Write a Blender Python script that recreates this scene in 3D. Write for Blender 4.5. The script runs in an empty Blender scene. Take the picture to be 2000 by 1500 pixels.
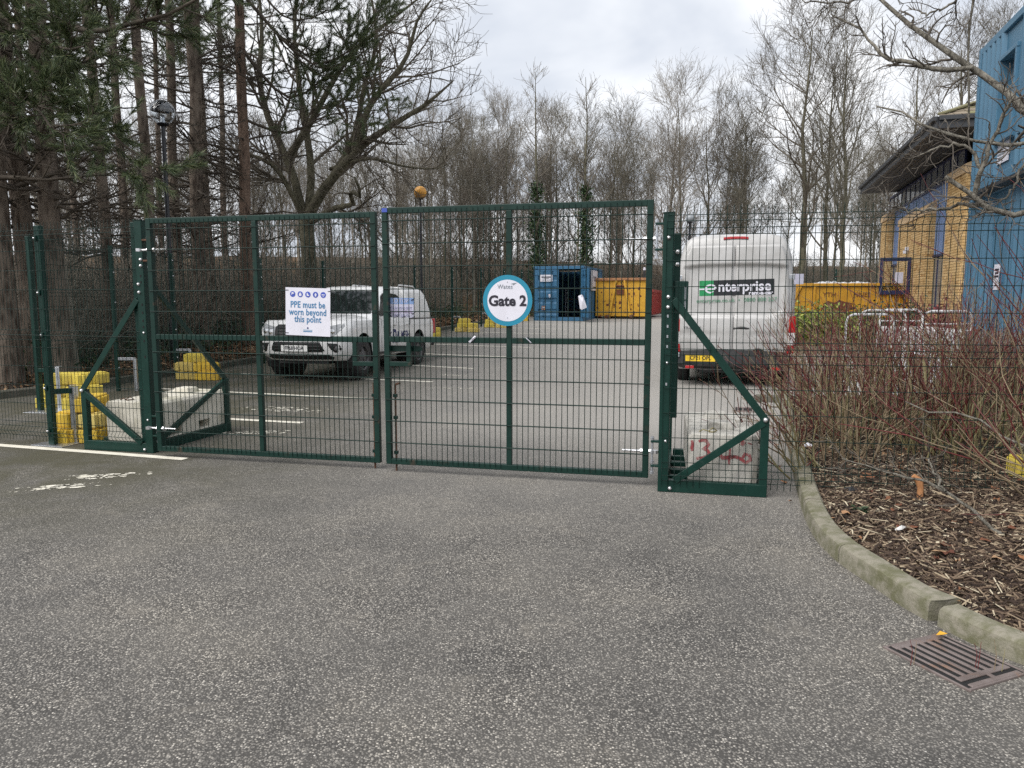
import bpy, bmesh, math, random
import numpy as np
from mathutils import Vector, Matrix

random.seed(7)
RNG = np.random.default_rng(7)
D = bpy.data
SC = bpy.context.scene
COL = SC.collection
R = math.radians
PI = math.pi

# ------------------------------------------------------------------ camera, world, sun, exposure
cam = D.cameras.new('camera')
camo = D.objects.new('camera', cam)
COL.objects.link(camo)
cam.sensor_width = 36.0
cam.lens = 36.0 * 1444.0 / 2000.0
cam.clip_start = 0.05
cam.clip_end = 1500.0
camo.location = (0.0, 0.0, 1.55)
camo.rotation_euler = (R(90.0) - math.atan(165.0 / 1444.0), 0.0, 0.0)
SC.camera = camo

SUN_EL, SUN_AZ = R(50.0), R(-128.0)         # soft light from the upper left, behind the camera
world = D.worlds.new('World')
SC.world = world
world.use_nodes = True
wn, wl = world.node_tree.nodes, world.node_tree.links
wn.clear()


def _n(tree, kind, **kw):
    n = tree.nodes.new(kind)
    for k, v in kw.items():
        if k.startswith('i_'):
            n.inputs[k[2:].replace('_', ' ')].default_value = v
        elif isinstance(k, str) and hasattr(n, k):
            setattr(n, k, v)
    return n


wt = world.node_tree
sky = _n(wt, 'ShaderNodeTexSky')
sky.sky_type = 'NISHITA'
sky.sun_disc = False
sky.sun_elevation = SUN_EL
sky.sun_rotation = SUN_AZ
sky.air_density = 1.0
sky.dust_density = 3.0
tc = _n(wt, 'ShaderNodeTexCoord')
sep = _n(wt, 'ShaderNodeSeparateXYZ')
wl.new(tc.outputs['Generated'], sep.inputs[0])
zadd = _n(wt, 'ShaderNodeMath', operation='MAXIMUM')
wl.new(sep.outputs['Z'], zadd.inputs[0])
zadd.inputs[1].default_value = 0.0
zoff = _n(wt, 'ShaderNodeMath', operation='ADD')
wl.new(zadd.outputs[0], zoff.inputs[0])
zoff.inputs[1].default_value = 0.22
dv = _n(wt, 'ShaderNodeVectorMath', operation='DIVIDE')
cmb = _n(wt, 'ShaderNodeCombineXYZ')
for k in 'XYZ':
    wl.new(zoff.outputs[0], cmb.inputs[k])
wl.new(tc.outputs['Generated'], dv.inputs[0])
wl.new(cmb.outputs[0], dv.inputs[1])
cn = _n(wt, 'ShaderNodeTexNoise')
cn.inputs['Scale'].default_value = 1.5
cn.inputs['Detail'].default_value = 5.0
cn.inputs['Roughness'].default_value = 0.5
cn.inputs['Distortion'].default_value = 0.25
wl.new(dv.outputs[0], cn.inputs['Vector'])
cr = _n(wt, 'ShaderNodeValToRGB')
cr.color_ramp.elements[0].position = 0.38
cr.color_ramp.elements[0].color = (6.0, 6.4, 7.1, 1)
cr.color_ramp.elements[1].position = 0.62
cr.color_ramp.elements[1].color = (9.6, 9.7, 9.85, 1)
wl.new(cn.outputs['Fac'], cr.inputs[0])
mixs = _n(wt, 'ShaderNodeMix', data_type='RGBA')
mixs.inputs[0].default_value = 0.93                  # cloud cover
wl.new(sky.outputs[0], mixs.inputs[6])
wl.new(cr.outputs[0], mixs.inputs[7])
bg = _n(wt, 'ShaderNodeBackground')
bg.inputs['Strength'].default_value = 0.0475
wl.new(mixs.outputs[2], bg.inputs['Color'])
wo = _n(wt, 'ShaderNodeOutputWorld')
wl.new(bg.outputs[0], wo.inputs['Surface'])

sun = D.lights.new('sun', 'SUN')
sun.energy = 1.5
sun.angle = R(55.0)
sun.color = (1.0, 0.97, 0.93)
suno = D.objects.new('sun', sun)
COL.objects.link(suno)
sdir = Vector((math.sin(SUN_AZ) * math.cos(SUN_EL), math.cos(SUN_AZ) * math.cos(SUN_EL), math.sin(SUN_EL)))
suno.rotation_euler = sdir.to_track_quat('Z', 'Y').to_euler()
suno.location = (0, 0, 40)

SC.view_settings.view_transform = 'Standard'
SC.view_settings.look = 'None'
SC.view_settings.exposure = 1.42
SC.view_settings.gamma = 1.0
SC.view_settings.use_curve_mapping = False
SC.render.engine = 'CYCLES'
SC.cycles.max_bounces = 6
SC.cycles.transparent_max_bounces = 12
SC.cycles.use_denoising = False

# ------------------------------------------------------------------ the lie of the land
S17, C17 = math.sin(R(17.0)), math.cos(R(17.0))
U = (C17, -S17)                                # across the yard
V = (S17, C17)                                 # along the yard, away from the gate


def ramp(Y):
    """height of the yard: level by the gate, rising gently beyond"""
    t = Y - 13.0
    if t <= 0:
        return 0.0
    if t < 4:
        return 0.026 * t * t / 8.0
    return 0.026 * (min(t, 25.0) - 2.0)


def kerb_x(Y):
    """left edge of the tarmac"""
    if Y < 12.5:
        return -7.62 - 0.30 * (12.5 - Y) * (1 + 0.35 * (12.5 - Y))
    return -7.62 + 0.302 * (Y - 12.5)


def land(X, Y):
    """woodland floor"""
    z = ramp(Y) - 0.06
    d = kerb_x(Y) - X
    if Y > 6 and d > 0:
        z += 0.16 * min(1, d / 0.4) + 0.035 * min(d, 30)
    e = Y - 49.5
    if e > 0:
        z += 0.26 * min(e, 13) + 0.05 * max(0, min(e - 13, 60))
    return z


# ------------------------------------------------------------------ mesh helpers
class MB:
    """collects plain shapes, then links them as one mesh object"""

    def __init__(s):
        s.v, s.f, s.marks = [], [], []

    def add(s, vs, fs):
        o = len(s.v)
        s.marks.append((o, len(s.f)))
        s.v += [tuple(p) for p in vs]
        s.f += [tuple(i + o for i in q) for q in fs]
        return s

    def box(s, c, d, rz=0.0, m=None):
        x, y, z = d[0] / 2, d[1] / 2, d[2] / 2
        P = [(-x, -y, -z), (x, -y, -z), (x, y, -z), (-x, y, -z), (-x, -y, z), (x, -y, z), (x, y, z), (-x, y, z)]
        if m is not None:
            P = [tuple(m @ Vector(p)) for p in P]
        elif rz:
            a, b = math.cos(rz), math.sin(rz)
            P = [(p[0] * a - p[1] * b, p[0] * b + p[1] * a, p[2]) for p in P]
        P = [(p[0] + c[0], p[1] + c[1], p[2] + c[2]) for p in P]
        return s.add(P, [(0, 3, 2, 1), (4, 5, 6, 7), (0, 1, 5, 4), (1, 2, 6, 5), (2, 3, 7, 6), (3, 0, 4, 7)])

    def bar(s, p, q, w, h=None, up=(0, 0, 1)):
        """rectangular bar from p to q; w sideways, h along up"""
        h = w if h is None else h
        p, q = Vector(p), Vector(q)
        t = (q - p).normalized()
        u = Vector(up)
        if abs(t.dot(u)) > 0.97:
            u = Vector((0, 1, 0))
        a = t.cross(u).normalized() * (w / 2)
        b = a.cross(t).normalized() * (h / 2)
        P = [p - a - b, p + a - b, p + a + b, p - a + b, q - a - b, q + a - b, q + a + b, q - a + b]
        return s.add(P, [(0, 1, 2, 3), (7, 6, 5, 4), (0, 4, 5, 1), (1, 5, 6, 2), (2, 6, 7, 3), (3, 7, 4, 0)])

    def tube(s, pts, r, n=8, cap=True):
        pts = [Vector(p) for p in pts]
        rr = list(r) if hasattr(r, '__len__') else [r] * len(pts)
        prev = None
        rings = []
        for i, p in enumerate(pts):
            t = (pts[min(i + 1, len(pts) - 1)] - pts[max(i - 1, 0)]).normalized()
            if prev is None:
                a = t.cross(Vector((0, 0, 1)) if abs(t.z) < 0.9 else Vector((1, 0, 0))).normalized()
            else:
                a = (prev - t * prev.dot(t)).normalized()
            prev = a
            b = t.cross(a)
            rings.append([p + (a * math.cos(2 * PI * k / n) + b * math.sin(2 * PI * k / n)) * rr[i] for k in range(n)])
        vs = [p for g in rings for p in g]
        fs = []
        for i in range(len(pts) - 1):
            for k in range(n):
                k2 = (k + 1) % n
                fs.append((i * n + k, i * n + k2, (i + 1) * n + k2, (i + 1) * n + k))
        if cap:
            fs.append(tuple(reversed(range(n))))
            fs.append(tuple((len(pts) - 1) * n + k for k in range(n)))
        return s.add(vs, fs)

    def lathe(s, prof, n=24, c=(0, 0, 0), axis='z', cap=True):
        """prof: (radius, height) pairs"""
        vs, fs = [], []
        for r, h in prof:
            for k in range(n):
                a = 2 * PI * k / n
                x, y = r * math.cos(a), r * math.sin(a)
                p = (x, y, h) if axis == 'z' else ((h, x, y) if axis == 'x' else (y, h, x))
                vs.append((p[0] + c[0], p[1] + c[1], p[2] + c[2]))
        m = len(prof)
        for i in range(m - 1):
            for k in range(n):
                k2 = (k + 1) % n
                fs.append((i * n + k, i * n + k2, (i + 1) * n + k2, (i + 1) * n + k))
        if cap:
            fs.append(tuple(reversed(range(n))))
            fs.append(tuple((m - 1) * n + k for k in range(n)))
        return s.add(vs, fs)

    def prism(s, poly, lo, hi, frame=None):
        """poly in (a, b) swept along c from lo to hi; frame(a, b, c) -> xyz"""
        fr = frame or (lambda a, b, c: (a, b, c))
        n = len(poly)
        vs = [fr(a, b, lo) for a, b in poly] + [fr(a, b, hi) for a, b in poly]
        fs = [tuple(reversed(range(n))), tuple(range(n, 2 * n))]
        fs += [(k, (k + 1) % n, n + (k + 1) % n, n + k) for k in range(n)]
        return s.add(vs, fs)

    def grid(s, nu, nv, fn, closed=False):
        vs = [fn(i / nu, j / nv) for j in range(nv + 1) for i in range(nu + 1)]
        w = nu + 1
        return s.add(vs, [(j * w + i, j * w + i + 1, (j + 1) * w + i + 1, (j + 1) * w + i) for j in range(nv) for i in range(nu)])

    def loft(s, rings, cap=True):
        n = len(rings[0])
        vs = [p for g in rings for p in g]
        fs = [(i * n + k, i * n + (k + 1) % n, (i + 1) * n + (k + 1) % n, (i + 1) * n + k) for i in range(len(rings) - 1) for k in range(n)]
        if cap:
            fs.append(tuple(reversed(range(n))))
            fs.append(tuple((len(rings) - 1) * n + k for k in range(n)))
        return s.add(vs, fs)

    def build_each(s, name, m, parent=None, **k):
        """every shape added becomes an object of its own"""
        for (v0, f0), (v1, f1) in zip(s.marks, s.marks[1:] + [(len(s.v), len(s.f))]):
            b = MB()
            b.add(s.v[v0:v1], [tuple(i - v0 for i in q) for q in s.f[f0:f1]])
            b.build(name, m, parent, **k)

    def build(s, name, m, parent=None, smooth=False, bevel=0.0, loc=None, seg=2, solid=0.0):
        me = D.meshes.new(name)
        me.from_pydata(s.v, [], s.f)
        me.update()
        o = D.objects.new(name, me)
        COL.objects.link(o)
        me.materials.append(m)
        fix_normals(me)
        if smooth:
            shade(me, smooth if isinstance(smooth, (int, float)) and smooth is not True else 40)
        if solid:
            b = o.modifiers.new('solid', 'SOLIDIFY')
            b.thickness = solid
            b.offset = -1
        if bevel:
            b = o.modifiers.new('bevel', 'BEVEL')
            b.width = bevel
            b.segments = seg
            b.limit_method = 'ANGLE'
            b.angle_limit = R(35)
        if parent is not None:
            o.parent = parent
        if loc is not None:
            o.location = loc
        return o


FINE = {'twigs', 'red_shoots', 'brown_shoots', 'stems', 'leaves', 'needles', 'limb_needles', 'branches', 'ivy', 'limbs'}


def fix_normals(me):
    bm = bmesh.new()
    bm.from_mesh(me)
    bmesh.ops.recalc_face_normals(bm, faces=bm.faces)
    bm.to_mesh(me)
    bm.free()


def shade(me, deg=40):
    for p in me.polygons:
        p.use_smooth = True
    try:
        me.set_sharp_from_angle(angle=R(deg))
    except Exception:
        pass


def mesh_np(name, verts, faces, m, parent=None, smooth=True, loc=None):
    """verts (n,3), faces (m,k) numpy arrays -> one object"""
    me = D.meshes.new(name)
    nv, (nf, k) = len(verts), faces.shape
    me.vertices.add(nv)
    me.vertices.foreach_set('co', np.ascontiguousarray(verts, dtype=np.float32).ravel())
    me.loops.add(nf * k)
    me.loops.foreach_set('vertex_index', np.ascontiguousarray(faces, dtype=np.int32).ravel())
    me.polygons.add(nf)
    me.polygons.foreach_set('loop_start', np.arange(0, nf * k, k, dtype=np.int32))
    if smooth:
        me.polygons.foreach_set('use_smooth', np.ones(nf, dtype=bool))
    me.update(calc_edges=True)
    me.materials.append(m)
    o = D.objects.new(name, me)
    COL.objects.link(o)
    if parent is not None:
        o.parent = parent
        if name in FINE:
            o['kind'] = 'stuff'
    if loc is not None:
        o.location = loc
    return o


def tag(o, label, cat, group=None):
    o['label'] = label
    o['category'] = cat
    if group:
        o['group'] = group
    return o


def thing(name, label, cat, loc=(0, 0, 0), rotz=0.0, group=None):
    o = D.objects.new(name, None)
    COL.objects.link(o)
    o.empty_display_size = 0.1
    o.location = loc
    o.rotation_euler = (0, 0, rotz)
    return tag(o, label, cat, group)


def struct(o, kind='structure'):
    o['kind'] = kind
    return o


def stuff(o):
    o['kind'] = 'stuff'
    return o


def kids(o):
    return [c for c in D.objects if c.parent is o]


def copy_tree(o, parent=None, ch=None):
    c = o.copy()
    COL.objects.link(c)
    if parent is not None:
        c.parent = parent
    for k in (ch if ch is not None else list(o.children)):
        copy_tree(k, c)
    return c


def frame_m(p, r, u):
    r, u = Vector(r).normalized(), Vector(u).normalized()
    n = r.cross(u).normalized()
    u = n.cross(r)
    return Matrix(((r.x, u.x, n.x, p[0]), (r.y, u.y, n.y, p[1]), (r.z, u.z, n.z, p[2]), (0, 0, 0, 1)))


def text(name, s, size, m, parent, p, r=(1, 0, 0), u=(0, 0, 1), bold=0.0, sx=1.0, thick=0.0012, align='CENTER', space=1.0, shear=0.0):
    """raised lettering in the plane spanned by r (reading direction) and u (up); faces r x u"""
    c = D.curves.new(name, 'FONT')
    c.body = s
    c.size = size
    c.align_x = align
    c.align_y = 'CENTER'
    c.extrude = thick
    c.offset = bold
    c.space_character = space
    c.shear = shear
    c.resolution_u = 3
    tmp = D.objects.new(name, c)
    me = D.meshes.new_from_object(tmp)
    D.objects.remove(tmp)
    me.name = name
    me.materials.clear()
    me.materials.append(m)
    o = D.objects.new(name, me)
    COL.objects.link(o)
    mm = frame_m(p, r, u)
    me.transform(mm @ Matrix.Diagonal((sx, 1, 1, 1)))
    o.parent = parent
    return o


def boolean(o, cutters):
    for c in cutters:
        b = o.modifiers.new('cut', 'BOOLEAN')
        b.operation = 'DIFFERENCE'
        b.object = c
        b.solver = 'EXACT'
    bpy.context.view_layer.update()
    dg = bpy.context.evaluated_depsgraph_get()
    me = D.meshes.new_from_object(o.evaluated_get(dg))
    o.modifiers.clear()
    o.data = me
    for c in cutters:
        D.objects.remove(c)
    return o


def quick(mb):
    me = D.meshes.new('cutter')
    me.from_pydata(mb.v, [], mb.f)
    fix_normals(me)
    o = D.objects.new('cutter', me)
    COL.objects.link(o)
    return o


# ------------------------------------------------------------------ materials
def newmat(name):
    m = D.materials.new(name)
    m.use_nodes = True
    t = m.node_tree
    b = t.nodes['Principled BSDF']
    return m, t, b


def ramp_node(t, stops):
    r = t.nodes.new('ShaderNodeValToRGB')
    e = r.color_ramp.elements
    while len(e) < len(stops):
        e.new(0.5)
    for i, (p, c) in enumerate(stops):
        e[i].position = p
        e[i].color = (*c, 1) if len(c) == 3 else c
    return r


def g3(v):
    return (v, v, v)


def noise(t, scale, detail=4, rough=0.55, vec=None, dist=0.0):
    n = t.nodes.new('ShaderNodeTexNoise')
    n.inputs['Scale'].default_value = scale
    n.inputs['Detail'].default_value = detail
    n.inputs['Roughness'].default_value = rough
    n.inputs['Distortion'].default_value = dist
    if vec is not None:
        t.links.new(vec, n.inputs['Vector'])
    return n


def mixc(t, fac, a, b, mode='MIX'):
    n = t.nodes.new('ShaderNodeMix')
    n.data_type = 'RGBA'
    n.blend_type = mode
    for s, v in ((0, fac), (6, a), (7, b)):
        if isinstance(v, bpy.types.NodeSocket):
            t.links.new(v, n.inputs[s])
        elif s == 0:
            n.inputs[0].default_value = v
        else:
            n.inputs[s].default_value = (*v, 1)
    return n.outputs[2]


def objco(t, scale=None, gen='Object'):
    c = t.nodes.new('ShaderNodeTexCoord')
    if scale is None:
        return c.outputs[gen]
    mp = t.nodes.new('ShaderNodeMapping')
    mp.inputs['Scale'].default_value = scale
    t.links.new(c.outputs[gen], mp.inputs['Vector'])
    return mp.outputs[0]


def bumpit(t, b, h, strength=0.3, dist=0.01):
    n = t.nodes.new('ShaderNodeBump')
    n.inputs['Strength'].default_value = strength
    n.inputs['Distance'].default_value = dist
    t.links.new(h, n.inputs['Height'])
    t.links.new(n.outputs[0], b.inputs['Normal'])


def M(name, col, rough=0.6, metal=0.0, col2=None, scale=5.0, lo=0.42, hi=0.66, bump=0.0, bscale=40.0, bdist=0.004, stretch=None,
      spec=0.5, dirt=None, dscale=1.7, dlo=0.55, dhi=0.75, coat=0.0):
    m, t, b = newmat(name)
    b.inputs['Roughness'].default_value = rough
    b.inputs['Metallic'].default_value = metal
    b.inputs['Specular IOR Level'].default_value = spec
    b.inputs['Coat Weight'].default_value = coat
    vec = objco(t, stretch)
    c2 = col2 or tuple(x * 0.8 for x in col)
    n = noise(t, scale, 5, 0.6, vec)
    rp = ramp_node(t, [(lo, col), (hi, c2)])
    t.links.new(n.outputs['Fac'], rp.inputs[0])
    out = rp.outputs[0]
    if dirt:
        n2 = noise(t, dscale, 6, 0.65, vec, 0.4)
        r2 = ramp_node(t, [(dlo, g3(0)), (dhi, g3(1))])
        t.links.new(n2.outputs['Fac'], r2.inputs[0])
        out = mixc(t, r2.outputs[0], out, dirt)
    t.links.new(out, b.inputs['Base Color'])
    if bump:
        n3 = noise(t, bscale, 4, 0.6, vec)
        bumpit(t, b, n3.outputs['Fac'], bump, bdist)
    return m


def rand_mat(name, stops, rough=0.75, bump=0.0, spec=0.3, trans=0.0, by='island'):
    """each loose piece takes its own tone"""
    m, t, b = newmat(name)
    b.inputs['Roughness'].default_value = rough
    b.inputs['Specular IOR Level'].default_value = spec
    if by == 'island':
        g = t.nodes.new('ShaderNodeNewGeometry')
        fac = g.outputs['Random Per Island']
    else:
        g = t.nodes.new('ShaderNodeObjectInfo')
        fac = g.outputs['Random']
    rp = ramp_node(t, stops)
    t.links.new(fac, rp.inputs[0])
    n = noise(t, 30, 3, 0.6, objco(t))
    r2 = ramp_node(t, [(0.3, g3(0.75)), (0.7, g3(1.15))])
    t.links.new(n.outputs['Fac'], r2.inputs[0])
    out = mixc(t, 1.0, rp.outputs[0], r2.outputs[0], 'MULTIPLY')
    t.links.new(out, b.inputs['Base Color'])
    if bump:
        bumpit(t, b, n.outputs['Fac'], bump, 0.004)
    return m


def asphalt_mat():
    m, t, b = newmat('asphalt')
    b.inputs['Roughness'].default_value = 0.82
    b.inputs['Specular IOR Level'].default_value = 0.35
    co = objco(t)
    v = t.nodes.new('ShaderNodeTexVoronoi')
    v.inputs['Scale'].default_value = 108.0
    v.inputs['Randomness'].default_value = 1.0
    t.links.new(co, v.inputs['Vector'])
    sp = t.nodes.new('ShaderNodeSeparateColor')
    t.links.new(v.outputs['Color'], sp.inputs[0])
    stone = ramp_node(t, [(0.0, (0.100, 0.096, 0.091)), (0.40, (0.165, 0.157, 0.147)), (0.70, (0.245, 0.232, 0.212)), (0.87, (0.36, 0.34, 0.308)), (1.0, (0.58, 0.55, 0.50))])
    t.links.new(sp.outputs[0], stone.inputs[0])
    edge = ramp_node(t, [(0.38, g3(0)), (0.60, g3(1))])
    t.links.new(v.outputs['Distance'], edge.inputs[0])
    c = mixc(t, edge.outputs[0], stone.outputs[0], (0.042, 0.040, 0.038))
    v2 = t.nodes.new('ShaderNodeTexVoronoi')
    v2.inputs['Scale'].default_value = 260.0
    t.links.new(co, v2.inputs['Vector'])
    s2 = t.nodes.new('ShaderNodeSeparateColor')
    t.links.new(v2.outputs['Color'], s2.inputs[0])
    fine = ramp_node(t, [(0.0, g3(0.80)), (0.85, g3(1.05)), (1.0, g3(1.6))])
    t.links.new(s2.outputs[1], fine.inputs[0])
    c = mixc(t, 1.0, c, fine.outputs[0], 'MULTIPLY')
    # fines and binder fill the texture in places
    nf = noise(t, 1.9, 8, 0.68, co, 0.7)
    fill = ramp_node(t, [(0.36, g3(0.10)), (0.70, g3(0.50))])
    t.links.new(nf.outputs['Fac'], fill.inputs[0])
    c = mixc(t, fill.outputs[0], c, (0.150, 0.143, 0.132))
    # worn and dusty drifts
    n1 = noise(t, 0.75, 6, 0.62, co, 0.3)
    w = ramp_node(t, [(0.30, g3(0.70)), (0.5, (1.0, 0.985, 0.96)), (0.72, (1.30, 1.26, 1.18))])
    t.links.new(n1.outputs['Fac'], w.inputs[0])
    c = mixc(t, 1.0, c, w.outputs[0], 'MULTIPLY')
    n2 = noise(t, 2.4, 7, 0.7, co, 0.6)
    d = ramp_node(t, [(0.58, g3(0)), (0.78, g3(0.45))])
    t.links.new(n2.outputs['Fac'], d.inputs[0])
    c = mixc(t, d.outputs[0], c, (0.30, 0.27, 0.225))
    # tarmac mixed paler in the middle of the yard, moss towards the trees
    sx = t.nodes.new('ShaderNodeSeparateXYZ')
    t.links.new(co, sx.inputs[0])
    pale = t.nodes.new('ShaderNodeMapRange')
    pale.inputs['From Min'].default_value = -3.0
    pale.inputs['From Max'].default_value = 2.0
    t.links.new(sx.outputs['X'], pale.inputs['Value'])
    palef = t.nodes.new('ShaderNodeMapRange')
    palef.inputs['From Min'].default_value = 4.6
    palef.inputs['From Max'].default_value = 9.0
    t.links.new(sx.outputs['Y'], palef.inputs['Value'])
    pm = t.nodes.new('ShaderNodeMath')
    pm.operation = 'MULTIPLY'
    t.links.new(pale.outputs[0], pm.inputs[0])
    t.links.new(palef.outputs[0], pm.inputs[1])
    pm2 = t.nodes.new('ShaderNodeMath')
    pm2.operation = 'MULTIPLY'
    pm2.inputs[1].default_value = 0.72
    t.links.new(pm.outputs[0], pm2.inputs[0])
    c = mixc(t, pm2.outputs[0], c, (0.37, 0.352, 0.325))
    mx = t.nodes.new('ShaderNodeMapRange')
    mx.inputs['From Min'].default_value = -1.2
    mx.inputs['From Max'].default_value = -3.7
    t.links.new(sx.outputs['X'], mx.inputs['Value'])
    my = t.nodes.new('ShaderNodeMapRange')
    my.inputs['From Min'].default_value = 4.0
    my.inputs['From Max'].default_value = 6.4
    t.links.new(sx.outputs['Y'], my.inputs['Value'])
    mm = t.nodes.new('ShaderNodeMath')
    mm.operation = 'MULTIPLY'
    t.links.new(mx.outputs[0], mm.inputs[0])
    t.links.new(my.outputs[0], mm.inputs[1])
    n3 = noise(t, 1.3, 6, 0.7, co, 0.5)
    mo = ramp_node(t, [(0.34, g3(0.25)), (0.58, g3(0.95))])
    t.links.new(n3.outputs['Fac'], mo.inputs[0])
    mm2 = mixc(t, 1.0, mo.outputs[0], mm.outputs[0], 'MULTIPLY')
    c = mixc(t, mm2, c, (0.062, 0.058, 0.036))
    t.links.new(c, b.inputs['Base Color'])
    inv = ramp_node(t, [(0.0, g3(1)), (0.7, g3(0))])
    t.links.new(v.outputs['Distance'], inv.inputs[0])
    bumpit(t, b, inv.outputs[0], 0.75, 0.006)
    return m


def bark_mat(name, a, b_, c_, sc=7.0):
    m, t, b = newmat(name)
    b.inputs['Roughness'].default_value = 0.9
    b.inputs['Specular IOR Level'].default_value = 0.2
    vec = objco(t, (1, 1, 0.28))
    v = t.nodes.new('ShaderNodeTexVoronoi')
    v.inputs['Scale'].default_value = sc * 1.6
    n0 = noise(t, sc, 5, 0.65, vec, 0.8)
    va = t.nodes.new('ShaderNodeVectorMath')
    va.operation = 'ADD'
    t.links.new(vec, va.inputs[0])
    sc_ = t.nodes.new('ShaderNodeVectorMath')
    sc_.operation = 'SCALE'
    sc_.inputs['Scale'].default_value = 0.12
    t.links.new(n0.outputs['Color'], sc_.inputs[0])
    t.links.new(sc_.outputs[0], va.inputs[1])
    t.links.new(va.outputs[0], v.inputs['Vector'])
    rp = ramp_node(t, [(0.05, c_), (0.24, a), (0.60, b_)])
    t.links.new(v.outputs['Distance'], rp.inputs[0])
    n1 = noise(t, 2.2, 5, 0.6, vec)
    r1 = ramp_node(t, [(0.35, g3(0.6)), (0.7, g3(1.2))])
    t.links.new(n1.outputs['Fac'], r1.inputs[0])
    out = mixc(t, 1.0, rp.outputs[0], r1.outputs[0], 'MULTIPLY')
    t.links.new(out, b.inputs['Base Color'])
    bumpit(t, b, v.outputs['Distance'], 0.9, 0.03)
    return m


def glass_mat(name, col, rough=0.03, trans=0.0, alpha=1.0):
    m, t, b = newmat(name)
    b.inputs['Base Color'].default_value = (*col, 1)
    b.inputs['Roughness'].default_value = rough
    b.inputs['Transmission Weight'].default_value = trans
    b.inputs['Specular IOR Level'].default_value = 0.8
    n = noise(t, 3.0, 3, 0.5, objco(t))
    r = ramp_node(t, [(0.3, g3(rough)), (0.8, g3(rough + 0.06))])
    t.links.new(n.outputs['Fac'], r.inputs[0])
    t.links.new(r.outputs[0], b.inputs['Roughness'])
    return m


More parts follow.
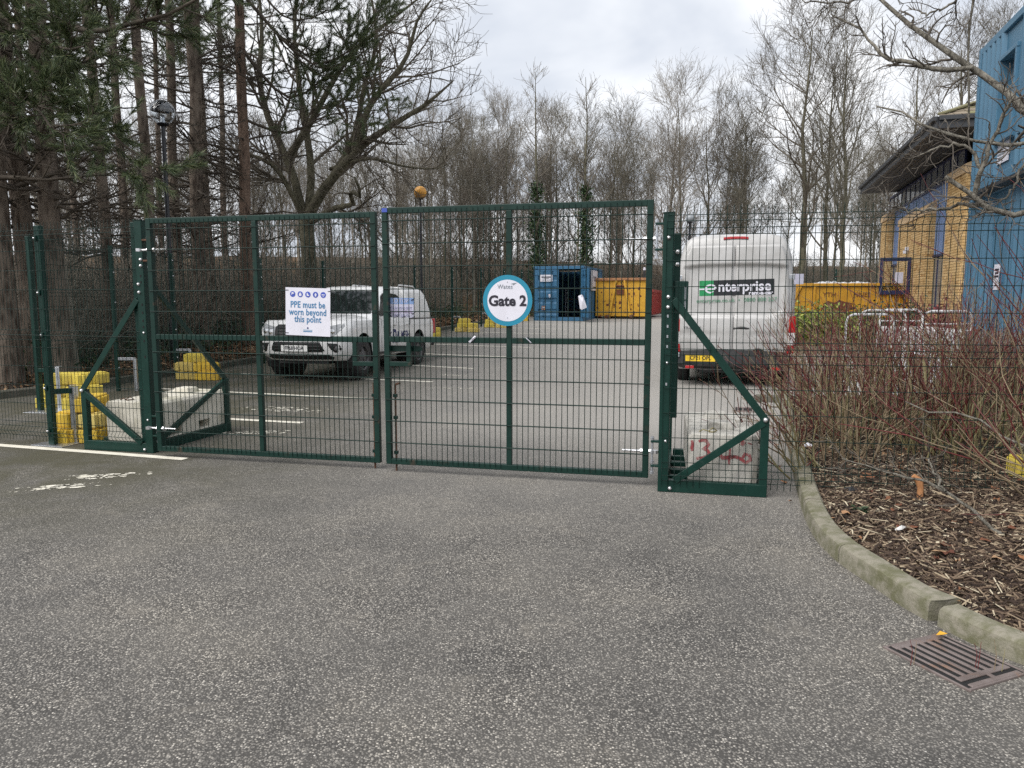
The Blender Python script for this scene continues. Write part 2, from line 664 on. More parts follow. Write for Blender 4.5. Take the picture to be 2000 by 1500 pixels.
MAT = dict(
    asphalt=asphalt_mat(),
    soil=M('soil', (0.028, 0.019, 0.013), 0.95, col2=(0.055, 0.037, 0.024), scale=3.0, bump=0.8, bscale=25, bdist=0.03, spec=0.1),
    wood_floor=M('wood_floor', (0.075, 0.047, 0.028), 0.95, col2=(0.13, 0.088, 0.055), scale=1.4, bump=0.8, bscale=14, bdist=0.05, spec=0.1, dirt=(0.045, 0.055, 0.022), dscale=0.5),
    paint=M('road_paint', (0.66, 0.63, 0.54), 0.7, col2=(0.56, 0.53, 0.44), scale=7, dirt=(0.17, 0.16, 0.135), dscale=9, dlo=0.60, dhi=0.72, bump=0.3, bscale=90, bdist=0.002),
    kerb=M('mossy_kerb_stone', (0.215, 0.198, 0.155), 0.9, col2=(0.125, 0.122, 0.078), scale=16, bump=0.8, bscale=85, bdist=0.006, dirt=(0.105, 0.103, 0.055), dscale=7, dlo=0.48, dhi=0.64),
    kerb_dark=M('dark_kerb_stone', (0.12, 0.11, 0.09), 0.9, col2=(0.07, 0.07, 0.05), scale=4, bump=0.4, bscale=50),  # plain darker stone of the woodland kerb and the bed's back kerb
    green=M('green_powder_coat', (0.002, 0.024, 0.0175), 0.40, col2=(0.004, 0.031, 0.023), scale=9, dirt=(0.022, 0.046, 0.038), dscale=13, dlo=0.60, dhi=0.80, spec=0.32),
    green_rust=M('scuffed_green_paint', (0.003, 0.022, 0.0165), 0.45, col2=(0.006, 0.029, 0.022), scale=9, dirt=(0.050, 0.036, 0.025), dscale=6, dlo=0.60, dhi=0.72, spec=0.3),
    wire=M('green_wire_coat', (0.003, 0.017, 0.013), 0.45, col2=(0.006, 0.023, 0.018), scale=9, spec=0.3),
    rust=M('rust', (0.115, 0.055, 0.030), 0.85, col2=(0.06, 0.032, 0.02), scale=30, bump=0.4, bscale=120, bdist=0.002),
    galv=M('galvanised_steel', (0.55, 0.57, 0.60), 0.35, 0.85, col2=(0.40, 0.42, 0.45), scale=22, spec=0.5),
    zinc=M('bright_zinc_bolt', (0.72, 0.72, 0.74), 0.25, 0.8, col2=(0.6, 0.6, 0.6), scale=30),
    concrete=M('pale_concrete', (0.62, 0.585, 0.50), 0.9, col2=(0.50, 0.47, 0.39), scale=6, bump=0.45, bscale=60, bdist=0.004, dirt=(0.27, 0.26, 0.17), dscale=3.0, dlo=0.52, dhi=0.72),
    concrete_grey=M('stained_concrete', (0.50, 0.48, 0.43), 0.9, col2=(0.36, 0.345, 0.32), scale=5, bump=0.5, bscale=70, bdist=0.004, dirt=(0.20, 0.19, 0.165), dscale=2.5, stretch=(2.6, 2.6, 0.9), dlo=0.5, dhi=0.7),
    red_spray=M('red_spray_paint', (0.30, 0.055, 0.06), 0.85, col2=(0.23, 0.06, 0.065), scale=25, dirt=(0.34, 0.25, 0.23), dscale=22, dlo=0.46, dhi=0.66),
    black=M('black_plastic', (0.012, 0.012, 0.013), 0.5, col2=(0.02, 0.02, 0.021), scale=12),
    bumper=M('grey_black_bumper', (0.020, 0.021, 0.023), 0.6, col2=(0.035, 0.035, 0.036), scale=6, dirt=(0.07, 0.065, 0.06), dscale=4, dlo=0.58, dhi=0.8),
    dark=M('dark_void', (0.006, 0.006, 0.006), 0.9),
    rubber=M('tyre_rubber', (0.016, 0.016, 0.017), 0.8, col2=(0.03, 0.029, 0.028), scale=9, bump=0.3, bscale=40),
    rim=M('dull_alloy', (0.12, 0.12, 0.125), 0.45, 0.6, col2=(0.08, 0.08, 0.08), scale=14),
    white_paint=M('white_vehicle_paint', (0.74, 0.74, 0.735), 0.28, col2=(0.70, 0.70, 0.695), scale=3, dirt=(0.66, 0.65, 0.62), dscale=2.0, dlo=0.55, dhi=0.8, coat=0.5),
    van_paint=M('dusty_white_van_paint', (0.45, 0.445, 0.44), 0.38, col2=(0.375, 0.368, 0.357), scale=2.2, dirt=(0.31, 0.30, 0.285), dscale=1.6, dlo=0.5, dhi=0.78, coat=0.2),
    van_panel=M('grey_van_panel', (0.56, 0.55, 0.535), 0.45, col2=(0.47, 0.455, 0.435), scale=2.8),  # plain light grey tone, two greys mixed by noise
    glass=glass_mat('dark_car_glass', (0.012, 0.016, 0.016)),
    bglass=glass_mat('building_glass', (0.17, 0.18, 0.19), 0.03),  # grey base colour lightened to stand in for bright reflections
    headlight=glass_mat('headlight_lens', (0.30, 0.31, 0.32), 0.08),
    chrome=M('chrome', (0.8, 0.8, 0.8), 0.12, 1.0, col2=(0.7, 0.7, 0.7)),
    red_lens=M('red_lamp_lens', (0.42, 0.010, 0.014), 0.18, col2=(0.34, 0.008, 0.012), coat=0.6),
    clear_lens=M('clear_lamp_lens', (0.72, 0.70, 0.70), 0.2, coat=0.6),
    sign=M('sign_white', (0.66, 0.655, 0.725), 0.4, col2=(0.62, 0.615, 0.68), scale=6, dirt=(0.58, 0.57, 0.625), dscale=5),
    sign_pale=M('faded_lilac_white', (0.52, 0.52, 0.64), 0.5, col2=(0.47, 0.47, 0.58), scale=6),
    pale_blue=M('faded_blue_print', (0.22, 0.34, 0.60), 0.5, col2=(0.19, 0.31, 0.56), scale=9),
    ghost=M('faint_print', (0.40, 0.40, 0.57), 0.5, scale=9),
    ghost_red=M('faint_pink_print', (0.46, 0.38, 0.56), 0.5, scale=9),
    teal=M('teal_print', (0.012, 0.215, 0.33), 0.4, col2=(0.012, 0.20, 0.31), scale=8),
    ink=M('black_print', (0.012, 0.010, 0.022), 0.5),
    blue_ink=M('mid_blue_print', (0.055, 0.19, 0.36), 0.5, scale=8),
    icon_blue=M('safety_blue_print', (0.045, 0.085, 0.42), 0.5, scale=8),
    navy=M('navy_print', (0.020, 0.028, 0.13), 0.5, scale=8),
    grey_ink=M('grey_print', (0.20, 0.23, 0.26), 0.5),
    ent_green=M('green_livery', (0.010, 0.235, 0.075), 0.4, scale=8),
    url_green=M('pale_green_lettering', (0.10, 0.27, 0.17), 0.5, scale=8),
    ent_black=M('black_livery', (0.010, 0.011, 0.014), 0.35, scale=8),
    plate_yellow=M('yellow_number_plate', (0.78, 0.52, 0.03), 0.4, scale=9),
    plate_white=M('white_number_plate', (0.74, 0.74, 0.72), 0.4, scale=9),
    cont_blue=M('blue_container_paint', (0.034, 0.128, 0.235), 0.5, col2=(0.026, 0.105, 0.20), scale=3, dirt=(0.06, 0.15, 0.235), dscale=6),
    cabin_blue=M('pale_blue_cabin_paint', (0.056, 0.155, 0.245), 0.5, col2=(0.046, 0.132, 0.215), scale=2, dirt=(0.095, 0.20, 0.28), dscale=3, dlo=0.56, dhi=0.8),
    cabin_base=M('lilac_grey_steel', (0.36, 0.38, 0.46), 0.6, col2=(0.28, 0.30, 0.37), scale=4),
    skip_yellow=M('chipped_yellow_skip_paint', (0.58, 0.32, 0.024), 0.6, col2=(0.50, 0.26, 0.02), scale=3, dirt=(0.085, 0.038, 0.022), dscale=3.2, dlo=0.63, dhi=0.67, bump=0.25, bscale=30),
    skip_orange=M('amber_skip_paint', (0.54, 0.285, 0.022), 0.6, col2=(0.45, 0.225, 0.018), scale=3, dirt=(0.16, 0.05, 0.02), dscale=2.6, dlo=0.62, dhi=0.68, bump=0.2, bscale=30),
    rusty=M('rust_stain', (0.155, 0.050, 0.024), 0.85, col2=(0.10, 0.033, 0.018), scale=9, dirt=(0.24, 0.095, 0.03), dscale=6),
    rust_rim=M('rusty_skip_rim', (0.34, 0.16, 0.07), 0.85, col2=(0.20, 0.085, 0.04), scale=14, dirt=(0.55, 0.40, 0.22), dscale=9),
    red_skip=M('red_skip_paint', (0.38, 0.050, 0.040), 0.6, col2=(0.30, 0.042, 0.035), scale=4, dirt=(0.46, 0.16, 0.12), dscale=7),
    yellow=M('yellow_ballast_plastic', (0.66, 0.53, 0.085), 0.6, col2=(0.56, 0.43, 0.07), scale=5, dirt=(0.33, 0.25, 0.08), dscale=6, dlo=0.52, dhi=0.74),
    yellow_warm=M('orange_yellow_ballast_plastic', (0.66, 0.45, 0.045), 0.6, col2=(0.55, 0.35, 0.035), scale=5, dirt=(0.33, 0.22, 0.06), dscale=6, dlo=0.54, dhi=0.76),
    yellow_pale=M('straw_ballast_plastic', (0.66, 0.52, 0.16), 0.6, col2=(0.55, 0.41, 0.11), scale=5, dirt=(0.36, 0.25, 0.09), dscale=7, dlo=0.58, dhi=0.8),
    brick=rand_mat('buff_brick', [(0.0, (0.36, 0.20, 0.075)), (0.06, (0.50, 0.32, 0.135)), (0.5, (0.57, 0.385, 0.18)), (0.95, (0.63, 0.44, 0.22)), (1.0, (0.40, 0.23, 0.09))], 0.9, 0.3),
    mortar=M('mortar', (0.36, 0.28, 0.175), 0.95, scale=20, bump=0.3, bscale=80),
    coping=M('buff_coping_stone', (0.60, 0.43, 0.255), 0.85, col2=(0.52, 0.365, 0.21), scale=5, bump=0.2, bscale=50),
    panel_blue=M('cornflower_cladding', (0.155, 0.245, 0.45), 0.45, col2=(0.14, 0.22, 0.41), scale=2),
    frame_navy=M('navy_window_frame', (0.016, 0.022, 0.075), 0.4, scale=9),
    fascia=M('charcoal_fascia', (0.028, 0.030, 0.034), 0.45, col2=(0.036, 0.038, 0.042), scale=3),
    soffit=M('dark_soffit', (0.030, 0.031, 0.034), 0.6, scale=4),
    roof_tile=rand_mat('lichen_roof_tile', [(0, (0.16, 0.135, 0.10)), (0.6, (0.24, 0.20, 0.15)), (1, (0.17, 0.17, 0.08))], 0.9),
    white_rail=M('white_gloss_rail', (0.62, 0.62, 0.62), 0.35, col2=(0.55, 0.55, 0.55), scale=8),
    sheeting=M('white_sheeting', (0.58, 0.59, 0.62), 0.5, col2=(0.36, 0.37, 0.40), scale=9, bump=0.8, bscale=6, bdist=0.05),
    lamp_black=M('black_lamp_column', (0.010, 0.011, 0.016), 0.35, scale=9),
    globe=glass_mat('clear_globe', (0.92, 0.95, 0.97), 0.02, 1.0),
    globe_orange=M('amber_globe', (0.60, 0.29, 0.035), 0.45, col2=(0.42, 0.19, 0.03), scale=7),
    globe_grey=M('grey_globe', (0.30, 0.32, 0.34), 0.3, col2=(0.22, 0.24, 0.26), scale=5),
    iron=M('brown_cast_iron', (0.20, 0.165, 0.155), 0.55, 0.35, col2=(0.14, 0.110, 0.10), scale=10, dirt=(0.26, 0.135, 0.075), dscale=6, bump=0.3, bscale=90, bdist=0.002),
    chips=rand_mat('bark_chippings', [(0, (0.016, 0.010, 0.008)), (0.35, (0.045, 0.029, 0.021)), (0.6, (0.10, 0.068, 0.047)), (0.82, (0.20, 0.146, 0.098)), (0.95, (0.33, 0.265, 0.18)), (1, (0.52, 0.46, 0.34))], 0.85),
    dead_leaf=rand_mat('fallen_leaves', [(0, (0.08, 0.028, 0.018)), (0.45, (0.16, 0.062, 0.032)), (0.8, (0.26, 0.125, 0.06)), (1, (0.42, 0.28, 0.16))], 0.7),
    litter=rand_mat('leaf_litter', [(0, (0.05, 0.030, 0.018)), (0.5, (0.15, 0.086, 0.048)), (0.85, (0.27, 0.165, 0.09)), (1, (0.45, 0.32, 0.20))], 0.8),
    pine_bark=bark_mat('pine_bark', (0.092, 0.071, 0.056), (0.185, 0.150, 0.120), (0.055, 0.038, 0.028), 7),
    pine_bark_red=bark_mat('reddish_pine_bark', (0.115, 0.080, 0.061), (0.185, 0.130, 0.098), (0.045, 0.030, 0.022), 8),
    pale_bark=bark_mat('pale_grey_bark', (0.20, 0.175, 0.14), (0.30, 0.27, 0.22), (0.07, 0.058, 0.045), 6),
    oak_bark=bark_mat('mossy_bark', (0.085, 0.080, 0.052), (0.135, 0.125, 0.088), (0.030, 0.027, 0.018), 8),
    dead_twig=M('dead_pine_twig', (0.055, 0.043, 0.032), 0.9, col2=(0.085, 0.07, 0.052), scale=3),
    twig=M('winter_twig', (0.140, 0.122, 0.097), 0.9, col2=(0.21, 0.188, 0.153), scale=2),
    twig_dark=M('dark_winter_twig', (0.085, 0.071, 0.052), 0.9, col2=(0.135, 0.116, 0.088), scale=2),
    twig_pale=M('pale_winter_twig', (0.19, 0.168, 0.138), 0.9, col2=(0.27, 0.243, 0.205), scale=2),
    twig_green=M('mossy_winter_twig', (0.112, 0.103, 0.076), 0.9, col2=(0.165, 0.152, 0.118), scale=2),
    grey_limb=bark_mat('lichen_grey_limb', (0.145, 0.132, 0.108), (0.26, 0.243, 0.205), (0.05, 0.044, 0.034), 16),
    limb_twig=M('grey_brown_twig', (0.060, 0.050, 0.040), 0.85, col2=(0.125, 0.110, 0.090), scale=8),
    needle=rand_mat('pine_needles', [(0, (0.028, 0.046, 0.022)), (0.4, (0.062, 0.092, 0.040)), (0.75, (0.105, 0.140, 0.060)), (1, (0.18, 0.195, 0.085))], 0.5, spec=0.35),
    ivy=rand_mat('ivy_leaves', [(0, (0.014, 0.030, 0.013)), (0.6, (0.028, 0.056, 0.020)), (1, (0.06, 0.10, 0.035))], 0.45),
    shrub_lime=rand_mat('lime_green_leaves', [(0, (0.08, 0.12, 0.02)), (0.6, (0.20, 0.26, 0.045)), (1, (0.36, 0.40, 0.09))], 0.5),
    shrub_dark=rand_mat('dark_green_leaves', [(0, (0.022, 0.042, 0.022)), (0.6, (0.05, 0.085, 0.04)), (1, (0.12, 0.16, 0.09))], 0.45),
    shrub_red=rand_mat('red_purple_leaves', [(0, (0.055, 0.012, 0.018)), (0.6, (0.16, 0.03, 0.04)), (1, (0.36, 0.12, 0.11))], 0.45),
    stem_red=M('red_dogwood_stem', (0.135, 0.024, 0.024), 0.5, col2=(0.085, 0.024, 0.022), scale=4),
    stem_brown=M('brown_shrub_stem', (0.185, 0.135, 0.082), 0.8, col2=(0.28, 0.22, 0.14), scale=4),
    stem_olive=M('olive_shrub_stem', (0.21, 0.18, 0.085), 0.75, col2=(0.28, 0.25, 0.14), scale=4),
    stump=M('fresh_cut_wood', (0.40, 0.19, 0.08), 0.8, col2=(0.30, 0.13, 0.05), scale=20),
)
# ------------------------------------------------------------------ branches, twigs and leaves (numpy)
def nrm(a):
    return a / np.maximum(np.linalg.norm(a, axis=-1, keepdims=True), 1e-9)


def tubes_np(P, Rr, n=3):
    """P (B,N,3) polylines with radii (B,N) -> verts, quads"""
    B, N, _ = P.shape
    T = np.empty_like(P)
    T[:, 1:-1] = P[:, 2:] - P[:, :-2]
    T[:, 0] = P[:, 1] - P[:, 0]
    T[:, -1] = P[:, -1] - P[:, -2]
    T = nrm(T)
    d = nrm(P[:, -1] - P[:, 0])
    ref = np.where(np.abs(d[:, 2:3]) < 0.8, np.array([[0, 0, 1.0]]), np.array([[1.0, 0.2, 0]]))
    a = nrm(np.cross(T, ref[:, None, :]))
    b = np.cross(T, a)
    ang = np.arange(n) * (2 * PI / n)
    ring = a[:, :, None, :] * np.cos(ang)[None, None, :, None] + b[:, :, None, :] * np.sin(ang)[None, None, :, None]
    Vv = P[:, :, None, :] + ring * Rr[:, :, None, None]
    idx = np.arange(B * N * n).reshape(B, N, n)
    i0 = idx[:, :-1, :]
    i1 = idx[:, 1:, :]
    F = np.stack([i0, np.roll(i0, -1, 2), np.roll(i1, -1, 2), i1], -1).reshape(-1, 4)
    return Vv.reshape(-1, 3), F


def join_np(parts):
    vs, fs, o = [], [], 0
    for v, f in parts:
        vs.append(v)
        fs.append(f + o)
        o += len(v)
    return np.concatenate(vs), np.concatenate(fs)


def grow(rng, P, Rr, cnt, t0, t1, ang, asd, length, N=5, wob=0.12, up=0.0, ratio=0.6, rmin=0.004, tip=0.35, lfall=0.4, flat=None, azi=None):
    """children on parent polylines: count cnt (int or array), position t0..t1, angle off the parent"""
    B, K, _ = P.shape
    if not hasattr(cnt, '__len__'):
        cnt = np.full(B, cnt)
    cnt = np.asarray(cnt, int)
    par = np.repeat(np.arange(B), cnt)
    Mn = len(par)
    t = rng.uniform(t0, t1, Mn)
    x = t * (K - 1)
    i = np.minimum(x.astype(int), K - 2)
    f = (x - i)[:, None]
    p0 = P[par, i] * (1 - f) + P[par, i + 1] * f
    r0 = Rr[par, i] * (1 - f[:, 0]) + Rr[par, i + 1] * f[:, 0]
    T = nrm(P[par, i + 1] - P[par, i])
    rv = rng.normal(size=(Mn, 3))
    if flat is not None:
        rv[:, 2] *= flat
    perp = nrm(rv - T * np.sum(rv * T, -1, keepdims=True))
    a = rng.normal(ang, asd, Mn)[:, None]
    d = nrm(np.cos(a) * T + np.sin(a) * perp)
    L = (length(t, Mn) if callable(length) else np.full(Mn, length)) * (1 - lfall * t) * rng.uniform(0.6, 1.25, Mn)
    rad0 = np.maximum(np.minimum(r0 * ratio, r0 * 0.85), rmin)
    Q = np.empty((Mn, N, 3))
    Q[:, 0] = p0
    step = (L / (N - 1))[:, None]
    for k in range(1, N):
        d = nrm(d + rng.normal(0, wob, (Mn, 3)) + np.array([0, 0, up]))
        Q[:, k] = Q[:, k - 1] + d * step
    s = np.linspace(1, tip, N)[None, :]
    return Q, np.maximum(rad0[:, None] * s, rmin * 0.7)


def trunk_np(rng, h, r, N=9, lean=(0, 0), wob=0.03, taper=0.25, flare=1.25):
    z = np.linspace(0, 1, N)
    P = np.zeros((1, N, 3))
    off = np.cumsum(rng.normal(0, wob, (N, 2)), 0) * h / N
    off -= off[0]
    P[0, :, 0] = off[:, 0] + lean[0] * z * h
    P[0, :, 1] = off[:, 1] + lean[1] * z * h
    P[0, :, 2] = z * h - 0.15
    rr = r * (1 - (1 - taper) * z)
    rr[0] *= flare
    return P, rr[None, :]


def fan_leaves(rng, C, size, n_per, spread, asp=1.0):
    """small leaf quads scattered round the points C"""
    k = len(C) * n_per
    c = np.repeat(C, n_per, 0) + rng.normal(0, spread, (k, 3))
    a = nrm(rng.normal(size=(k, 3)))
    b = nrm(np.cross(a, rng.normal(size=(k, 3))))
    s = size * rng.uniform(0.5, 1.3, (k, 1))
    v = np.stack([c - a * s, c - b * s * 0.5 * asp, c + a * s, c + b * s * 0.5 * asp], 1).reshape(-1, 3)
    return v, np.arange(4 * k).reshape(-1, 4)


def needles(rng, S, Dr, L, n_per, nl=0.13, w=0.0045, ang=0.75):
    """brush-like needle shoots: start S, direction Dr, shoot length L"""
    k = len(S) * n_per
    t = rng.uniform(0, 1, (k, 1))
    s = np.repeat(S, n_per, 0)
    d = np.repeat(nrm(Dr), n_per, 0)
    ll = np.repeat(L[:, None], n_per, 0)
    base = s + d * ll * t
    rv = rng.normal(size=(k, 3))
    perp = nrm(rv - d * np.sum(rv * d, -1, keepdims=True))
    a = rng.normal(ang, 0.2, (k, 1)) * (1.15 - 0.5 * t)
    nd = nrm(np.cos(a) * d + np.sin(a) * perp)
    side = nrm(np.cross(nd, rng.normal(size=(k, 3)))) * w
    tip = base + nd * nl * rng.uniform(0.7, 1.15, (k, 1)) - np.array([0, 0, 0.01])
    v = np.stack([base - side, base + side, tip], 1).reshape(-1, 3)
    return v, np.arange(3 * k).reshape(-1, 3)


def bare_proto(seed, h, r, habit, dens=1.0):
    """a leafless tree -> (trunk mesh data, crown mesh data)"""
    rng = np.random.default_rng(seed)
    P0, R0 = trunk_np(rng, h, r, 10, lean=(rng.normal(0, 0.02), rng.normal(0, 0.02)), wob=0.05, taper=0.12)
    if habit == 'upright':
        n1, a1, l1, up1, ts = int(22 * dens), 0.58, 0.42 * h, 0.15, 0.16
    elif habit == 'spread':
        n1, a1, l1, up1, ts = int(22 * dens), 0.85, 0.48 * h, 0.10, 0.25
    else:
        n1, a1, l1, up1, ts = int(40 * dens), 1.25, 0.22 * h, 0.05, 0.22
    P1, R1 = grow(rng, P0, R0, n1, ts, 0.97, a1, 0.16, l1, 7, 0.13, up1, 0.5, 0.012, 0.25, 0.62)
    P2, R2 = grow(rng, P1, R1, int(8 * dens), 0.2, 0.98, 0.62, 0.2, 0.17 * h, 5, 0.15, 0.10, 0.55, 0.009, 0.35, 0.45)
    P3, R3 = grow(rng, P2, R2, int(6 * dens), 0.2, 1.0, 0.6, 0.25, 0.075 * h, 4, 0.16, 0.08, 0.6, 0.0075, 0.5, 0.3)
    P4, R4 = grow(rng, P3, R3, 2, 0.3, 1.0, 0.55, 0.25, 0.04 * h, 3, 0.16, 0.06, 0.7, 0.0055, 0.6, 0.2)
    tr = tubes_np(P0, R0, 8)
    cr = join_np([tubes_np(P1, R1, 5), tubes_np(P2, R2, 4), tubes_np(P3, R3, 3), tubes_np(P4, R4, 3)])
    return tr, cr


def pine_proto(seed, h, r, z_dead, z_live, lean=(0, 0), shoots=1.0, reach=3.2):
    rng = np.random.default_rng(seed)
    P0, R0 = trunk_np(rng, h, r, 12, lean=lean, wob=0.02, taper=0.35)
    # dead whorls below, living limbs above
    Pd, Rd = grow(rng, P0, R0, int(34), z_dead / h, z_live / h, 1.45, 0.22, reach * 0.62, 7, 0.16, -0.02, 0.22, 0.011, 0.3, 0.0)
    Pd2, Rd2 = grow(rng, Pd, Rd, 6, 0.25, 1.0, 0.75, 0.25, 0.75, 4, 0.2, 0.0, 0.6, 0.007, 0.5, 0.3, flat=0.5)
    Pd3, Rd3 = grow(rng, Pd2, Rd2, 3, 0.3, 1.0, 0.7, 0.25, 0.35, 3, 0.2, 0.0, 0.7, 0.006, 0.6, 0.2)
    Pl, Rl = grow(rng, P0, R0, int(30), z_live / h, 0.98, 1.25, 0.18, reach, 8, 0.12, 0.03, 0.30, 0.016, 0.3, 0.15)
    Pl2, Rl2 = grow(rng, Pl, Rl, 6, 0.3, 1.0, 0.75, 0.2, reach * 0.34, 5, 0.14, 0.05, 0.6, 0.010, 0.4, 0.35, flat=0.5)
    Pl3, Rl3 = grow(rng, Pl2, Rl2, max(2, int(3 * shoots)), 0.25, 1.0, 0.6, 0.25, reach * 0.14, 4, 0.14, 0.10, 0.7, 0.008, 0.6, 0.2)
    tr = tubes_np(P0, R0, 12)
    br = join_np([tubes_np(Pd, Rd, 4), tubes_np(Pd2, Rd2, 3), tubes_np(Pd3, Rd3, 3), tubes_np(Pl, Rl, 5), tubes_np(Pl2, Rl2, 3), tubes_np(Pl3, Rl3, 3)])
    ends = np.concatenate([Pl3, Pl2[:, -4:]], 0)
    S = ends[:, -2]
    Dd = ends[:, -1] - ends[:, -3]
    ne = needles(rng, S, Dd, np.full(len(S), 0.26), 62, 0.155, 0.0055)
    return tr, br, ne


def make_mesh(name, data, m, smooth=True):
    o = mesh_np(name, data[0], data[1], m, None, smooth)
    me = o.data
    D.objects.remove(o)
    return me


def put(name, me, parent):
    o = D.objects.new(name, me)
    COL.objects.link(o)
    o.parent = parent
    return o


def wheel(parent, x, y, r, w, side, rimr=0.62, name='wheel'):
    """tyre with tread, rim and nuts; outer face towards side*y"""
    b = MB()
    n = 36
    prof = [(r * rimr, -w / 2), (r * 0.86, -w / 2 - 0.004), (r * 0.965, -w * 0.40), (r, -w * 0.27), (r, w * 0.27), (r * 0.965, w * 0.40), (r * 0.86, w / 2 + 0.004), (r * rimr, w / 2)]
    b.lathe(prof, n, (x, y, r), 'y', cap=False)
    for k in range(n):
        a = 2 * PI * (k + 0.5) / n
        for s in (-1, 1):
            mtx = Matrix.Rotation(-a, 3, 'Y')
            b.box((x + (r + 0.001) * math.cos(a), y + s * w * 0.22, r + (r + 0.001) * math.sin(a)), (0.016, w * 0.26, r * 0.09), m=mtx)
    t = b.build('tyre', MAT['rubber'], None, smooth=40)
    o = D.objects.new(name, None)
    COL.objects.link(o)
    o.parent = parent
    t.parent = o
    b = MB()
    yo = y + side * (w / 2 - 0.012)
    prof = [(r * rimr + 0.004, side * 0.012), (r * rimr - 0.02, side * 0.004), (r * rimr * 0.86, -side * 0.03), (r * rimr * 0.62, -side * 0.012), (r * rimr * 0.45, -side * 0.008), (r * 0.15, side * 0.012), (r * 0.14, side * 0.03), (0.004, side * 0.032)]
    b.lathe(prof, 30, (x, yo, r), 'y', cap=False)
    b.lathe([(r * rimr, -side * 0.02), (r * rimr, -side * w * 0.8), (0.01, -side * w * 0.8)], 24, (x, yo, r), 'y', cap=False)
    b.build('rim', MAT['rim'], o, smooth=40)
    b = MB()
    for k in range(6):
        a = 2 * PI * k / 6
        b.box((x + r * rimr * 0.74 * math.cos(a), yo - side * 0.012, r + r * rimr * 0.74 * math.sin(a)), (0.05, 0.012, 0.05), m=Matrix.Rotation(-a, 3, 'Y'))
    stuff(b.build('rim_slots', MAT['dark'], o))
    return o


# ------------------------------------------------------------------ ground
def build_land():
    xs = np.unique(np.concatenate([np.linspace(-160, -30, 27), np.linspace(-30, 32, 125), np.linspace(32, 160, 27)]))
    ys = np.unique(np.concatenate([np.linspace(-40, 0, 9), np.linspace(0, 62, 125), np.linspace(62, 260, 34)]))
    rng = np.random.default_rng(3)
    vs = []
    for y in ys:
        for x in xs:
            z = land(x, y)
            if (y > 8 and x < kerb_x(y) - 0.6) or y > 51:
                z += 0.10 * math.sin(x * 1.3 + y * 0.7) * math.sin(y * 0.9 - x * 0.4) + rng.uniform(-0.03, 0.03)
            vs.append((x, y, z))
    w = len(xs)
    F = np.array([(j * w + i, j * w + i + 1, (j + 1) * w + i + 1, (j + 1) * w + i) for j in range(len(ys) - 1) for i in range(w - 1)])
    o = mesh_np('ground', np.array(vs), F, MAT['wood_floor'])
    struct(o)
    # tarmac
    ys = np.concatenate([np.linspace(-4, 12, 33), np.linspace(12.5, 50, 76)])
    nu = 40
    vs = []
    for y in ys:
        xl = -16.0 if y < 8.6 else max(-16.0, kerb_x(y))
        for i in range(nu + 1):
            vs.append((xl + (30 - xl) * i / nu, y, ramp(y)))
    w = nu + 1
    F = np.array([(j * w + i, j * w + i + 1, (j + 1) * w + i + 1, (j + 1) * w + i) for j in range(len(ys) - 1) for i in range(nu)])
    o = mesh_np('car_park', np.array(vs), F, MAT['asphalt'])
    struct(o)


build_land()


def stripe(name, p, q, w, m=None, wear=None):
    """painted line lying on the tarmac"""
    p, q = np.array(p, float), np.array(q, float)
    d = q - p
    L = np.linalg.norm(d)
    d /= L
    n = np.array([-d[1], d[0]]) * w / 2
    k = max(2, int(L / 0.4))
    b = MB()
    rng = random.Random(int(abs(p[0]) * 1000))
    top = []
    for i in range(k + 1):
        c = p + d * L * i / k
        e1, e2 = 1 + rng.uniform(-.1, .1), 1 + rng.uniform(-.1, .1)
        top.append(((c + n * e1), (c - n * e2)))
    vs = []
    for a, c in top:
        vs += [(a[0], a[1], ramp(a[1]) + 0.004), (c[0], c[1], ramp(c[1]) + 0.004)]
    b.add(vs, [(2 * i, 2 * i + 1, 2 * i + 3, 2 * i + 2) for i in range(k)])
    return struct(b.build(name, m or MAT['paint']))


BAYX = (0.945, -0.325)
stripe('road_marking', (-12.0, 9.76), (-3.19, 7.09), 0.105)
# bay lines: (left end x, y), (right end x, y)
for a, c in (((-5.5, 10.05), (-2.654, 9.231)), ((-6.6, 12.99), (-2.12, 11.451)), ((-5.64, 15.29), (-1.50, 13.884)),
             ((-5.2, 18.2), (-0.85, 16.25)), ((-4.6, 20.4), (-0.15, 18.75)), ((-3.9, 23.1), (0.55, 21.4)), ((-3.1, 25.7), (1.25, 24.1)),
             ((-2.4, 28.2), (2.0, 26.6)), ((-1.7, 30.8), (2.75, 29.2)), ((-0.9, 33.4), (3.5, 31.8)), ((-0.1, 35.5), (4.25, 34.1))):
    stripe('bay_line', a, c, 0.11)


def worn_letters(name, cx, cy, rz, n, w, h, seed):
    """flaked remains of old painted lettering"""
    rng = np.random.default_rng(seed)
    vs = []
    for k in range(n):
        row = rng.integers(0, 3)
        u = rng.normal(0, w * 0.45)
        v_ = (row - 1) * h * 0.45 + rng.normal(0, h * 0.09)
        s = rng.gamma(1.5, 0.006) + 0.003
        a0 = rng.uniform(0, 6.28)
        el = rng.uniform(1.0, 2.2)
        c = []
        for q in range(5):
            a = a0 + q * 2 * PI / 5
            rr = s * rng.uniform(0.6, 1.2)
            c.append((u + rr * math.cos(a) * el, v_ + rr * math.sin(a)))
        for x, y in c:
            X = cx + x * math.cos(rz) - y * math.sin(rz)
            Y = cy + x * math.sin(rz) + y * math.cos(rz)
            vs.append((X, Y, ramp(Y) + 0.0035 + 0.0004 * (k % 3)))
    F = np.arange(len(vs)).reshape(-1, 5)
    o = mesh_np(name, np.array(vs), F, MAT['paint'], smooth=False)
    return struct(o)


